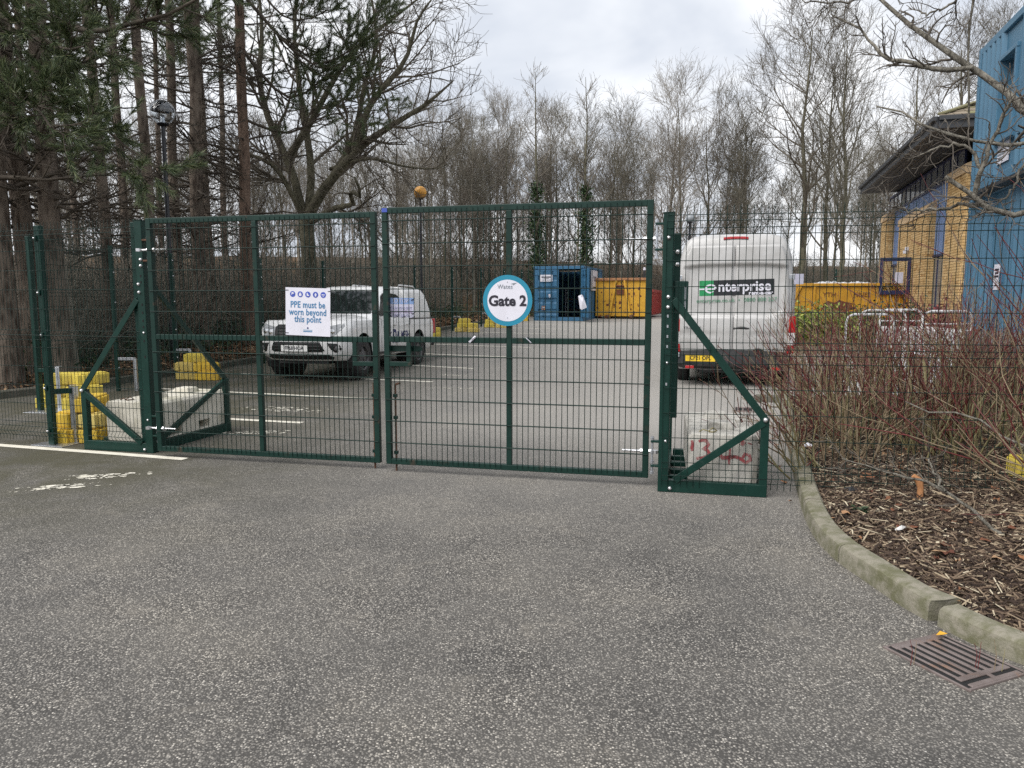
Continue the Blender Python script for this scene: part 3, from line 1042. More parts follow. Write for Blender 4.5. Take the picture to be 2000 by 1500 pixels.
worn_letters('worn_road_marking', -3.74, 6.02, 0.35, 95, 0.26, 0.12, 1)
worn_letters('worn_road_marking', -3.62, 6.38, 0.25, 95, 0.28, 0.14, 2)
worn_letters('worn_road_marking', -3.05, 8.55, 0.1, 120, 0.5, 0.16, 3)
worn_letters('worn_road_marking', -3.2, 10.4, -0.3, 120, 0.6, 0.3, 4)
worn_letters('worn_road_marking', -1.2, 15.0, -0.3, 70, 0.5, 0.2, 5)
worn_letters('worn_road_marking', -0.9, 12.9, -0.3, 50, 0.4, 0.2, 6)

# kerb along the foot of the trees
kb = struct(D.objects.new('woodland_kerb', None))
COL.objects.link(kb)
y = 9.6
k = 0
rs = random.Random(4)
while y < 36:
    y2 = y + 0.90
    b = MB()
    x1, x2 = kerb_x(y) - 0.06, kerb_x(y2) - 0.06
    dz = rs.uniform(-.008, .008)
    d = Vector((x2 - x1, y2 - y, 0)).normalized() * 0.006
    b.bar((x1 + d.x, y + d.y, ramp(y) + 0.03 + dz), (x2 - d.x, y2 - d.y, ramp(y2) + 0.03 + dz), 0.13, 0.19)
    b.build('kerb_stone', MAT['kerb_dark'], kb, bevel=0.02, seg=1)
    y = y2

# ------------------------------------------------------------------ planting bed at the right with its kerb
KOUT = [(4.55, 12.6), (3.88, 10.6), (3.243, 8.715), (2.88, 7.6), (2.555, 6.612), (2.216, 5.563), (2.053, 5.011), (1.965, 4.62), (1.933, 4.25), (1.952, 3.953),
        (1.979, 3.602), (2.024, 3.40), (2.08, 3.20), (2.19, 2.98), (2.42, 2.72), (2.9, 2.5), (3.6, 2.35), (6.5, 2.2)]


def curve_pts(P, n):
    """Catmull-Rom resample by arc length"""
    P = [Vector((p[0], p[1], 0)) for p in P]
    out = []
    for i in range(len(P) - 1):
        p0, p1, p2, p3 = P[max(i - 1, 0)], P[i], P[i + 1], P[min(i + 2, len(P) - 1)]
        for k in range(24):
            t = k / 24
            out.append(0.5 * ((2 * p1) + (p2 - p0) * t + (2 * p0 - 5 * p1 + 4 * p2 - p3) * t * t + (3 * p1 - p0 - 3 * p2 + p3) * t ** 3))
    out.append(P[-1])
    return out


KP = curve_pts(KOUT, 0)
KS = [0.0]
for i in range(1, len(KP)):
    KS.append(KS[-1] + (KP[i] - KP[i - 1]).length)


def k_at(s):
    s = min(max(s, 0), KS[-1] - 1e-4)
    i = max(j for j in range(len(KS)) if KS[j] <= s)
    i = min(i, len(KP) - 2)
    t = (s - KS[i]) / max(KS[i + 1] - KS[i], 1e-6)
    p = KP[i].lerp(KP[i + 1], t)
    d = (KP[min(i + 2, len(KP) - 1)] - KP[max(i - 1, 0)]).normalized()
    return p, d


def s_near(x, y):
    return min(range(len(KP)), key=lambda j: (KP[j].x - x) ** 2 + (KP[j].y - y) ** 2)


kr = struct(D.objects.new('planting_bed_kerb', None))
COL.objects.link(kr)
KW, KH = 0.135, 0.115
joints = [KS[s_near(*p)] for p in ((2.124, 5.247), (1.933, 4.234), (2.023, 3.385))]
edges = [joints[0] - 0.92 * k for k in range(8, 0, -1)]
edges = [e for e in edges if e > 0] + joints + [joints[-1] + 0.9 * k for k in range(1, 6)]
rs = random.Random(9)
for k in range(len(edges) - 1):
    a, c = edges[k] + 0.006, edges[k + 1] - 0.006
    broken = abs(edges[k + 1] - joints[2]) < 1e-6
    after = abs(edges[k] - joints[2]) < 1e-6
    if broken:
        c -= 0.012
    n = 10
    b = MB()
    rings = []
    sink = -0.018 if after else rs.uniform(-.004, .006)
    for i in range(n + 1):
        p, d = k_at(a + (c - a) * i / n)
        inn = Vector((-d.y, d.x, 0))           # towards the bed
        j = rs.uniform(-.0007, .0007)
        sh = 0.0
        if broken and i >= n - 1:
            sh = 0.02 * (i - n + 2)
        h = KH + sink + j
        prof = [(0, -0.06), (0.004, h - 0.035), (0.012, h - 0.013), (0.034, h), (KW - 0.018, h + 0.002), (KW, h - 0.018), (KW, -0.06)]
        rings.append([(p + inn * (u + (sh * (0.6 if u > 0.03 else 0.0))) + d * (-(0.035 if (broken and i == n and u < 0.03) else 0.0))).to_tuple()[:2] + (v,) for u, v in prof])
    b.loft(rings)
    b.build('kerb_stone', MAT['kerb'], kr, smooth=35)


def in_bed(x, y):
    """True inside the planting bed (inner side of the kerb)"""
    best = min(range(0, len(KP), 3), key=lambda j: (KP[j].x - x) ** 2 + (KP[j].y - y) ** 2)
    d = (KP[min(best + 1, len(KP) - 1)] - KP[max(best - 1, 0)]).normalized()
    v = Vector((x, y, 0)) - KP[best]
    return (-d.y * v.x + d.x * v.y) > KW * 0.85 and y < bed_back(x) and x < 6.6


def bed_back(x):
    return 11.2 - 0.30 * (x - 3.6)


def bed_z(x, y):
    best = min(range(0, len(KP), 3), key=lambda j: (KP[j].x - x) ** 2 + (KP[j].y - y) ** 2)
    dist = math.hypot(KP[best].x - x, KP[best].y - y)
    t = min(1.0, dist / 1.3)
    return 0.055 + 0.075 * t + 0.025 * math.sin(x * 3.1 + 1) * math.sin(y * 2.7) * t


def build_bed():
    b = MB()
    rows = 90
    inner = []
    s0, s1 = KS[s_near(3.88, 10.6)], KS[-1]
    nu = 22
    vs = []
    for i in range(rows + 1):
        p, d = k_at(s0 + (s1 - s0) * i / rows)
        inn = Vector((-d.y, d.x, 0))
        q = p + inn * (KW - 0.01)
        far = Vector((6.6, min(max(q.y + 0.9, 2.45), bed_back(6.6)), 0))
        for j in range(nu + 1):
            t = (j / nu) ** 1.25
            r = q.lerp(far, t)
            if r.y > bed_back(r.x):
                r.y = bed_back(r.x)
            vs.append((r.x, r.y, bed_z(r.x, r.y)))
    w = nu + 1
    F = np.array([(a * w + c, a * w + c + 1, (a + 1) * w + c + 1, (a + 1) * w + c) for a in range(rows) for c in range(nu)])
    o = mesh_np('planting_bed', np.array(vs), F, MAT['soil'])
    struct(o)
    # back kerb
    b = MB()
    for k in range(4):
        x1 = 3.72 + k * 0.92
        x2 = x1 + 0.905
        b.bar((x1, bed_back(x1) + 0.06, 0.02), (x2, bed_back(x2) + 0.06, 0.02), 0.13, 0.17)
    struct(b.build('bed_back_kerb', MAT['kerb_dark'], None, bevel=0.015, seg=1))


build_bed()


def scatter_chips():
    rng = np.random.default_rng(21)
    pts = []
    while len(pts) < 72000:
        # denser close to the camera
        x, y = rng.uniform(1.95, 6.3), 2.5 + (rng.uniform(0, 1) ** 1.5) * 8.4
        if in_bed(x, y):
            pts.append((x, y, bed_z(x, y)))
    P = np.array(pts)
    n = len(P)
    big = np.clip((P[:, 1] - 3) / 7, 0, 1)
    L = rng.gamma(2.0, 0.0125, n) + 0.012 + 0.012 * big
    W = rng.gamma(2.5, 0.0011, n) + 0.0011 + 0.003 * big
    H = rng.uniform(0.0015, 0.004, n)
    long_ = rng.uniform(0, 1, n) < 0.24
    L = np.where(long_, L * 2.3, L)
    W = np.where(long_, W * 0.5, W)
    yaw = rng.uniform(0, 2 * PI, n)
    pit = rng.normal(0, 0.28, n)
    ax = np.stack([np.cos(yaw) * np.cos(pit), np.sin(yaw) * np.cos(pit), np.sin(pit)], -1)
    sd = nrm(np.stack([-np.sin(yaw), np.cos(yaw), rng.normal(0, 0.35, n)], -1))
    up = np.cross(ax, sd)
    P[:, 2] += rng.uniform(0.0, 0.022, n) + np.abs(np.sin(pit)) * L * 0.3
    c = []
    for sx, sy, sz in ((-1, -1, 0), (1, -0.7, 0), (1, 0.7, 0), (-1, 1, 0), (-0.9, 0, 1), (0.9, 0, 1)):
        c.append(P + ax * (L * sx / 2)[:, None] + sd * (W * sy)[:, None] + up * (H * sz * 2)[:, None])
    Vv = np.stack(c, 1).reshape(-1, 3)
    base = (np.arange(n) * 6)[:, None]
    T = np.array([(0, 1, 5, 4), (2, 3, 4, 5), (3, 0, 4, 4), (1, 2, 5, 5)])[:2]
    F = (base[:, :, None] + T[None]).reshape(-1, 4)
    o = mesh_np('bark_mulch', Vv, F, MAT['chips'], smooth=False)
    stuff(tag(o, 'dark bark chippings and twigs covering the planting bed', 'mulch'))
    # fallen leaves lying on the bed and along the kerb
    vs = []
    fs = []
    m = 420
    k = 0
    while k < m:
        if k < 330:
            x, y = rng.uniform(2.0, 5.6), 2.6 + (rng.uniform(0, 1) ** 1.2) * 7.5
            if not in_bed(x, y):
                continue
            z = bed_z(x, y) + 0.022
        else:
            x, y = rng.uniform(1.6, 3.2), rng.uniform(5.0, 8.2)
            if in_bed(x, y) or x > 2.9 - (7.6 - y) * 0.33 - 0.05 or x < 2.2 - (7.6 - y) * 0.1:
                k += 1
                continue
            z = 0.008
        s = rng.uniform(0.018, 0.05)
        a0 = rng.uniform(0, 6.28)
        o_ = len(vs)
        vs.append((x, y, z + 0.012))
        q = 7
        for j in range(q):
            a = a0 + j * 2 * PI / q
            rr = s * (1.0 if j % 2 else 0.55) * rng.uniform(0.7, 1.2)
            vs.append((x + rr * math.cos(a), y + rr * math.sin(a), z + rng.uniform(0, 0.022)))
        for j in range(q):
            fs.append((o_, o_ + 1 + j, o_ + 1 + (j + 1) % q))
        k += 1
    o = mesh_np('fallen_leaves', np.array(vs), np.array(fs), MAT['dead_leaf'], smooth=False)
    stuff(tag(o, 'red brown fallen leaves strewn over the planting bed', 'leaves'))


scatter_chips()


def wood_litter():
    rng = np.random.default_rng(5)
    n = 26000
    Y = 9.5 + rng.uniform(0, 1, n) ** 1.3 * 27
    kx = np.array([kerb_x(y) for y in Y])
    X = kx - 0.12 - rng.gamma(1.3, 2.2, n)
    Z = np.array([land(x, y) for x, y in zip(X, Y)]) + rng.uniform(0.03, 0.12, n)
    C = np.stack([X, Y, Z], -1)
    a = nrm(rng.normal(size=(n, 3)) * np.array([1, 1, 0.35]))
    b = nrm(np.cross(a, rng.normal(size=(n, 3)) * np.array([0.5, 0.5, 1])))
    s = (0.040 + 0.0022 * (Y - 9)) * rng.uniform(0.6, 1.4, n)
    v = np.stack([C - a * s[:, None], C - b * s[:, None] * 0.55, C + a * s[:, None], C + b * s[:, None] * 0.55], 1).reshape(-1, 3)
    o = mesh_np('leaf_litter', v, np.arange(4 * n).reshape(-1, 4), MAT['litter'], smooth=False)
    stuff(tag(o, 'brown leaf litter on the woodland floor behind the kerb', 'leaf litter'))
    # ivy and low green growth in patches
    C = []
    for cx, cy, rx, ry, k in ((-8.6, 17.5, 1.4, 2.0, 260), (-8.2, 21.0, 1.6, 2.4, 330), (-9.5, 14.0, 1.5, 2.0, 150), (-6.2, 25.5, 1.8, 2.5, 380), (-10.5, 19.5, 2.2, 2.5, 260),
                              (-4.6, 30.5, 1.3, 2.6, 300), (-3.2, 35.0, 1.4, 2.5, 280), (-9.4, 25.0, 2.0, 3.0, 240)):
        for _ in range(k):
            x, y = cx + rng.normal(0, rx * 0.55), cy + rng.normal(0, ry * 0.55)
            if x < kerb_x(y) - 0.25:
                C.append((x, y, land(x, y) + abs(rng.normal(0, 0.28)) + 0.05))
    v, f = fan_leaves(rng, np.array(C), 0.05, 9, 0.11)
    o = mesh_np('ground_ivy', v, f, MAT['ivy'], smooth=False)
    stuff(tag(o, 'low dark green ivy patches on the woodland floor', 'ivy'))


wood_litter()
# ------------------------------------------------------------------ the wood
CP, SP_ = math.cos(math.atan(165 / 1444.0)), math.sin(math.atan(165 / 1444.0))


def at(x, y, Y):
    """survey helper: the point seen at photo position x, y at distance Y"""
    u, v = (x - 1000) / 1444.0, (750 - y) / 1444.0
    t = Y / (CP + SP_ * v)
    return Vector((u * t, Y, 1.55 + (v * CP - SP_) * t))


def hit(px, py, A, d):
    """where the sight line through photo position px, py meets the upright plane through A along d: (run along d, height)"""
    u, v = (px - 1000) / 1444.0, (750 - py) / 1444.0
    rx, ry, rz = u, CP + SP_ * v, v * CP - SP_
    det = rx * (-d[1]) - ry * (-d[0])
    # A + d t = ray s
    s = (A[0] * (-d[1]) - A[1] * (-d[0])) / det
    t = ((rx * s - A[0]) * d[0] + (ry * s - A[1]) * d[1])
    return t, 1.55 + rz * s


def col(px, Y):
    return (px - 1000) / 1444.0 * Y * 0.985


def resample(pts, N):
    P = [Vector(p) for p in pts]
    out = []
    for i in range(len(P) - 1):
        p0, p1, p2, p3 = P[max(i - 1, 0)], P[i], P[i + 1], P[min(i + 2, len(P) - 1)]
        for k in range(12):
            t = k / 12
            out.append(0.5 * ((2 * p1) + (p2 - p0) * t + (2 * p0 - 5 * p1 + 4 * p2 - p3) * t * t + (3 * p1 - p0 - 3 * p2 + p3) * t ** 3))
    out.append(P[-1])
    s = [0]
    for i in range(1, len(out)):
        s.append(s[-1] + (out[i] - out[i - 1]).length)
    res = []
    j = 0
    for k in range(N):
        g = s[-1] * k / (N - 1)
        while j < len(s) - 2 and s[j + 1] < g:
            j += 1
        t = (g - s[j]) / max(s[j + 1] - s[j], 1e-6)
        res.append(out[j].lerp(out[j + 1], min(t, 1)))
    return np.array([tuple(p) for p in res])


# pines ------------------------------------------------------------
PINES = {}


def pine_kind(key, *a, **k):
    tr, br, ne = pine_proto(*a, **k)
    PINES[key] = (tr, br, ne)


def plant_pine(x, y, key, label, bark='pine_bark', meshes=None, rz=0.0, s=1.0, group='pine trees behind the left kerb'):
    o = thing('pine_tree', label, 'tree', (x, y, land(x, y)), rz, group)
    o.scale = (s, s, s)
    if meshes is None:
        tr, br, ne = PINES[key]
        meshes = (make_mesh('trunk', tr, MAT[bark]), make_mesh('branches', br, MAT['dead_twig']), make_mesh('needles', ne, MAT['needle'], False))
    put('trunk', meshes[0], o)
    put('branches', meshes[1], o)
    put('needles', meshes[2], o)
    return o, meshes


pine_kind('big', 101, 19, 0.26, 3.2, 6.8, reach=2.9, shoots=0.75)
pine_kind('mid', 102, 18, 0.185, 2.6, 7.4, reach=2.4, shoots=0.7)
pine_kind('slim', 103, 17, 0.125, 2.4, 8.6, reach=2.1, shoots=0.7)
pine_kind('straight', 104, 18.5, 0.165, 2.4, 8.6, reach=3.2, shoots=0.8)
p1, mbig = plant_pine(col(-14, 12.2), 12.2, 'big', 'thickest pine trunk at the left edge, pale brown plated bark')
p3, mmid = plant_pine(col(100, 12.9), 12.9, 'mid', 'thick grey brown pine beside a slim pale trunk, a drooping green limb in front')
p10, mstr = plant_pine(col(481, 19.7), 19.7, 'straight', 'straight reddish pine standing alone between the lamp post and the forked mossy tree', 'pine_bark_red')
p5, mslim = plant_pine(col(207, 15.5), 15.5, 'slim', 'slim pine right of the pale thin trunk behind the left gate post')
plant_pine(col(45, 13.4), 13.4, 'mid', 'second pine from the left edge with flaky bark', meshes=mmid, rz=2.1, s=0.97)
plant_pine(col(285, 17.0), 17.0, 'slim', 'slim pine left of the globe lamp post', meshes=mslim, rz=1.3, s=1.05)
plant_pine(col(350, 19.5), 19.5, 'slim', 'pine trunk seen just right of the lamp post', meshes=mslim, rz=3.9, s=1.1)
plant_pine(col(388, 18.7), 18.7, 'mid', 'thick dark pine between the lamp post and the straight reddish pine', meshes=mmid, rz=4.4, s=0.98)
plant_pine(col(412, 21.4), 21.4, 'slim', 'slim dark pine leaning beside the thick dark one', meshes=mslim, rz=5.2, s=1.08)
rs = random.Random(12)
for px, Y, k in ((-60, 15, 'b'), (60, 22, 's'), (150, 26, 's'), (238, 21, 's'), (320, 29, 's'), (440, 29, 's'), (-140, 12.5, 'm')):
    m_ = {'b': mbig, 's': mslim, 'm': mmid}[k]
    plant_pine(col(px, Y), Y, None, 'dark pine deeper in the wood behind the front row of pines', meshes=m_, rz=rs.uniform(0, 6), s=rs.uniform(0.9, 1.1), group='pines deeper in the wood')


def needle_limb(parent, path, r0, r1, seed, n2, l2, dens):
    """a living limb carrying brushes of needles (own tree's coordinates)"""
    rng = np.random.default_rng(seed)
    base = Vector(parent.location)
    P = resample([Vector(p) - base for p in path], 10)[None]
    Rr = np.linspace(r0, r1, 10)[None]
    P2, R2 = grow(rng, P, Rr, n2, 0.3, 1.0, 0.7, 0.25, l2, 6, 0.14, 0.06, 0.6, 0.008, 0.4, 0.3, flat=0.6)
    P3, R3 = grow(rng, P2, R2, dens, 0.15, 1.0, 0.65, 0.25, 0.42, 5, 0.14, 0.12, 0.75, 0.006, 0.6, 0.15)
    br = join_np([tubes_np(P, Rr, 7), tubes_np(P2, R2, 5), tubes_np(P3, R3, 4)])
    ends = np.concatenate([P3, P2[:, -5:], P[:, -5:]], 0)
    S = ends[:, -3]
    Dd = ends[:, -1] - ends[:, -3]
    ne = needles(rng, S, Dd, np.linalg.norm(Dd, axis=1) + 0.10, 110, 0.15, 0.0042, 0.7)
    b = mesh_np('limb', br[0], br[1], MAT['dead_twig'], parent)
    n = mesh_np('limb_needles', ne[0], ne[1], MAT['needle'], parent, smooth=False)


L3 = p3.location
needle_limb(p3, [(L3.x, L3.y, 5.6), at(140, 150, 12.0), at(180, 215, 11.2), at(225, 270, 10.7), at(285, 312, 10.4)], 0.05, 0.012, 31, 17, 0.62, 6)
needle_limb(p3, [(L3.x, L3.y, 6.3), at(170, 60, 12.2), at(260, 45, 11.6), at(350, 20, 11.2), at(430, -40, 11.0)], 0.06, 0.015, 33, 14, 0.9, 6)
needle_limb(p1, [(p1.location.x, p1.location.y, 5.2), at(40, 190, 11.2), at(75, 215, 10.4), at(100, 250, 10.0)], 0.05, 0.012, 32, 12, 0.9, 6)
needle_limb(p1, [(p1.location.x, p1.location.y, 6.2), at(60, 60, 11.2), at(120, 95, 10.6), at(165, 90, 10.2)], 0.05, 0.012, 37, 13, 0.9, 6)
needle_limb(p10, [(p10.location.x, p10.location.y, 10.2), at(540, 20, 18.6), at(590, 40, 18.2), at(640, 20, 18.0)], 0.045, 0.012, 34, 12, 1.2, 6)
needle_limb(p10, [(p10.location.x, p10.location.y, 9.4), at(600, 120, 19.5), at(680, 100, 19.5), at(740, 30, 19.5)], 0.05, 0.014, 35, 20, 1.5, 7)
needle_limb(p10, [(p10.location.x, p10.location.y, 8.0), at(560, 190, 19.8), at(640, 150, 19.8), at(720, 120, 19.8)], 0.05, 0.014, 38, 18, 1.5, 6)
needle_limb(p10, [(p10.location.x, p10.location.y, 6.2), at(560, 260, 19.8), at(640, 225, 19.6), at(740, 215, 19.5)], 0.04, 0.012, 39, 14, 1.3, 4)

# pale thin trunk beside the second thick pine
rng = np.random.default_rng(40)
pt = thing('young_tree', 'thin pale grey trunk right beside the thick pine at the left', 'tree', (col(131, 13.6), 13.6, land(col(131, 13.6), 13.6)))
P0, R0 = trunk_np(rng, 13, 0.068, 10, lean=(-0.02, 0), wob=0.05, taper=0.3)
mesh_np('trunk', *tubes_np(P0, R0, 9), MAT['pale_bark'], pt)
P1, R1 = grow(rng, P0, R0, 16, 0.35, 0.98, 1.0, 0.2, 2.6, 6, 0.15, 0.08, 0.4, 0.01, 0.3, 0.5)
P2, R2 = grow(rng, P1, R1, 7, 0.2, 1.0, 0.7, 0.2, 0.9, 5, 0.16, 0.05, 0.6, 0.007, 0.4, 0.4)
mesh_np('crown', *join_np([tubes_np(P1, R1, 5), tubes_np(P2, R2, 3)]), MAT['twig_pale'], pt)

# the forked mossy tree ------------------------------------------------
YB = 24.5


def forked_tree():
    rng = np.random.default_rng(50)
    X0 = col(603, YB)
    o = thing('forked_tree', 'large leafless tree with mossy forked limbs behind the white pickup', 'tree', (X0, YB, land(X0, YB)))
    base = Vector(o.location)

    def loc(L):
        return [Vector(p) - base for p in L]
    limbs = [
        (loc([at(598, 436, YB), at(622, 385, YB - .2), at(660, 335, YB - .4), at(700, 290, YB - .6), at(765, 245, YB - .8), at(830, 205, YB - 1), at(885, 158, YB - 1.2)]), 0.165, 0.02),
        (loc([at(596, 440, YB), at(572, 340, YB + .2), at(548, 285, YB + .3), at(522, 225, YB + .2), at(506, 150, YB), at(512, 60, YB), at(500, -60, YB)]), 0.13, 0.025),
        (loc([at(600, 430, YB), at(608, 340, YB + .5), at(598, 255, YB + .8), at(582, 150, YB + 1), at(575, 50, YB + 1), at(590, -60, YB + 1)]), 0.12, 0.025),
        (loc([at(640, 360, YB - .3), at(690, 270, YB), at(712, 165, YB + .2), at(735, 80, YB + .4), at(720, -40, YB + .5)]), 0.10, 0.018),
        (loc([at(604, 436, YB), at(650, 408, YB - .8), at(690, 398, YB - 1.2), at(682, 372, YB - 1.5), at(706, 384, YB - 1.9), at(692, 345, YB - 2.1)]), 0.085, 0.03),
        (loc([at(560, 310, YB + .3), at(600, 250, YB + .2), at(650, 160, YB), at(690, 100, YB), at(775, 30, YB), at(840, -20, YB)]), 0.10, 0.018),
        (loc([at(700, 290, YB - .6), at(720, 210, YB - 1), at(790, 120, YB - 1.2), at(815, 40, YB - 1.4), at(850, -10, YB - 1.4)]), 0.10, 0.018),
        (loc([at(645, 330, YB), at(720, 310, YB - 1), at(790, 325, YB - 2), at(850, 330, YB - 2.4), at(880, 318, YB - 2.6)]), 0.05, 0.012),
        (loc([at(590, 420, YB), at(540, 330, YB - .5), at(480, 300, YB - 1), at(430, 290, YB - 1.4), at(395, 310, YB - 1.6)]), 0.08, 0.015),
    ]
    trunkP = resample([(0, 0, -0.2), (0.02, 0, 1.0), (0.0, 0, 2.2), loc([at(598, 436, YB)])[0]], 8)[None]
    trunkR = np.linspace(0.27, 0.23, 8)[None]
    trunkR[0, 0] = 0.36
    P1 = np.stack([resample(l[0], 12) for l in limbs])
    R1 = np.stack([l[1] * (1 - np.linspace(0, 1, 12)) ** 0.8 + l[2] for l in limbs])
    tr = join_np([tubes_np(trunkP, trunkR, 12), tubes_np(P1, R1, 9)])
    P2, R2 = grow(rng, P1, R1, [15, 15, 15, 14, 6, 15, 15, 12, 13], 0.2, 1.0, 0.75, 0.2, 2.9, 8, 0.14, 0.03, 0.5, 0.012, 0.25, 0.5)
    P3, R3 = grow(rng, P2, R2, 7, 0.15, 1.0, 0.7, 0.2, 1.15, 6, 0.15, 0.03, 0.6, 0.008, 0.4, 0.3)
    P4, R4 = grow(rng, P3, R3, 5, 0.2, 1.0, 0.65, 0.25, 0.48, 4, 0.16, 0.05, 0.7, 0.0065, 0.6, 0.2)
    cr = join_np([tubes_np(P2, R2, 5), tubes_np(P3, R3, 4), tubes_np(P4, R4, 3)])
    mesh_np('trunk', *tr, MAT['oak_bark'], o)
    mesh_np('crown', *cr, MAT['twig_dark'], o)


forked_tree()

# leafless trees of the wood ----------------------------------------------
BARE = []
for i, (seed, h, r, hab, dens, bark, tw) in enumerate((
        (201, 11.5, 0.11, 'upright', 1.0, 'oak_bark', 'twig'), (202, 12.5, 0.13, 'upright', 1.15, 'oak_bark', 'twig_pale'), (203, 14.5, 0.19, 'spread', 1.0, 'oak_bark', 'twig_dark'),
        (204, 10.0, 0.08, 'upright', 0.9, 'pale_bark', 'twig_green'), (205, 13.5, 0.15, 'spread', 0.9, 'oak_bark', 'twig'), (206, 15.0, 0.17, 'upright', 1.0, 'oak_bark', 'twig_green'))):
    t_, c_ = bare_proto(seed, h, r, hab, dens)
    BARE.append((make_mesh('trunk', t_, MAT[bark]), make_mesh('crown', c_, MAT[tw]), h))


def plant(px, Y, k, h=None, label=None, rz=None, group=None, X=None):
    x = col(px, Y) if X is None else X
    o = thing('bare_tree', label or 'leafless winter tree in the wood behind the car park', 'tree', (x, Y, land(x, Y) - 0.05), rs.uniform(0, 6.28) if rz is None else rz,
              group or (None if label else 'leafless trees in the wood'))
    s = (h or BARE[k][2] * rs.uniform(0.88, 1.1)) / BARE[k][2]
    o.scale = (s * rs.uniform(0.92, 1.08), s * rs.uniform(0.92, 1.08), s)
    put('trunk', BARE[k][0], o)
    put('crown', BARE[k][1], o)
    return o


plant(1572, 41, 2, 15.4, 'tallest leafless tree above the white van, dark straight trunk', 0.4)
plant(1640, 40, 5, 14.6, 'tall twin crowned leafless tree right of the tallest one above the van', 1.4)
plant(1618, 43, 4, 14.2, 'leafless tree behind and between the two tallest ones above the van', 2.4)
plant(1752, 44, 4, 15.0, 'leafless tree rising behind the tip of the building eave', 5.0)
plant(1850, 46, 2, 16.0, 'tall leafless tree behind the building roof', 3.3)
plant(1930, 50, 5, 18.0, 'tall leafless tree over the roof ridge beside the blue cabins', 3.0)
plant(1460, 44, 0, 11.5, 'bushy leafless tree with reddish twigs above the van roof', 2.0)
# the loose belt that closes the view
def sky_line(px):
    """height of the tree tops along the view"""
    if px < 830:
        return 285
    if px < 1290:
        return 262 + 14 * math.sin(px * 0.05)
    if px < 1440:
        return 225 + 14 * math.sin(px * 0.06)
    return 130 + 20 * math.sin(px * 0.03)


for px, Y, k, h in ((1300, 45, 1, 12.3), (1335, 42, 1, 12.6), (1385, 44, 0, 12.8), (1420, 46, 3, 10.8), (1270, 52, 3, 10.0), (1505, 47, 3, 9.0), (1540, 52, 3, 9.5),
                    (1720, 47, 3, 10.5), (1790, 52, 3, 11.5), (1690, 50, 3, 9.5),
                    (865, 42, 0, 10.6), (895, 45, 1, 11.3), (925, 43, 3, 10.2), (955, 46, 0, 10.6), (985, 44, 1, 10.8), (1010, 48, 3, 10.9), (1060, 45, 0, 11.0), (1090, 47, 1, 11.0), (1125, 44, 3, 10.6),
                    (1185, 46, 0, 11.2), (1215, 43, 3, 10.4), (1240, 47, 1, 10.6), (1075, 54, 1, 12.2), (1140, 52, 5, 12.0), (905, 55, 5, 12.0), (970, 56, 1, 12.3), (1205, 56, 5, 11.6),
                    (840, 38, 3, 9.5), (805, 36, 0, 9.8), (770, 40, 1, 10.6), (730, 44, 0, 11.5), (690, 38, 3, 9.6), (650, 46, 1, 12.5), (830, 50, 1, 11.6), (780, 54, 5, 12.6),
                    (560, 40, 0, 9.0), (500, 44, 1, 9.5), (440, 38, 3, 8.0), (380, 46, 0, 9.5), (320, 40, 1, 8.5), (260, 44, 3, 9.0), (200, 38, 0, 8.0), (140, 44, 1, 9.5), (80, 36, 3, 8.0),                     (540, 32, 3, 7.5), (350, 31, 3, 7.5), (120, 27, 3, 8.0)):
    plant(px, Y, k, min(h, (585 - sky_line(px)) / 1444.0 * Y + 1.55 - land(col(px, Y), Y)))
for i in range(34):
    Y = rs.uniform(58, 92)
    X = rs.uniform(-0.95, 0.85) * Y * 0.85
    plant(0, Y, rs.choice((0, 1, 3, 5, 1)), rs.uniform(9.0, 11.5), X=X, group='leafless trees in the wood')


for i in range(8):
    Y = rs.uniform(41, 57)
    px = rs.choice((rs.uniform(560, 1320), rs.uniform(1250, 1900), rs.uniform(300, 700)))
    top = sky_line(px)
    x = col(px, Y)
    hh = (585 - top) / 1444.0 * Y + 1.55 - land(x, Y)
    plant(px, Y, rs.choice((0, 1, 3, 3, 0)), hh * rs.uniform(0.62, 0.97))


def leader_tree(px, Y, h, label, seed):
    """slim tree with a bare pointed leader over an ivy clad trunk"""
    rng = np.random.default_rng(seed)
    x = col(px, Y)
    o = thing('ivy_clad_tree', label, 'tree', (x, Y, land(x, Y)))
    P0, R0 = trunk_np(rng, h, 0.15, 14, lean=(-0.02, 0), wob=0.03, taper=0.08)
    P1, R1 = grow(rng, P0, R0, 44, 0.35, 0.985, 1.0, 0.15, 3.0, 7, 0.08, 0.14, 0.4, 0.012, 0.35, 0.72, flat=0.3)
    P2, R2 = grow(rng, P1, R1, 5, 0.25, 1.0, 0.7, 0.2, 0.7, 4, 0.12, 0.10, 0.6, 0.009, 0.5, 0.3)
    mesh_np('trunk', *tubes_np(P0, R0, 7), MAT['oak_bark'], o)
    mesh_np('crown', *join_np([tubes_np(P1, R1, 4), tubes_np(P2, R2, 3)]), MAT['twig'], o)
    C = []
    zt = h * 0.55
    for _ in range(430):
        z = rng.uniform(0, 1) ** 0.8 * zt
        i = min(int(z / h * 13), 12)
        a = rng.uniform(0, 6.28)
        r = (0.55 - 0.36 * z / zt) * rng.uniform(0.2, 1.25)
        C.append((P0[0, i, 0] + r * math.cos(a), P0[0, i, 1] + r * math.sin(a), z))
    mesh_np('ivy', *fan_leaves(rng, np.array(C), 0.085, 7, 0.13), MAT['ivy'], o, smooth=False)


leader_tree(1052, 41, 13.2, 'slim tree with a bare pointed top left of its twin above the blue container', 61)
leader_tree(1150, 42, 13.2, 'ivy clad tree with a bare pointed top above the yellow skip', 62)


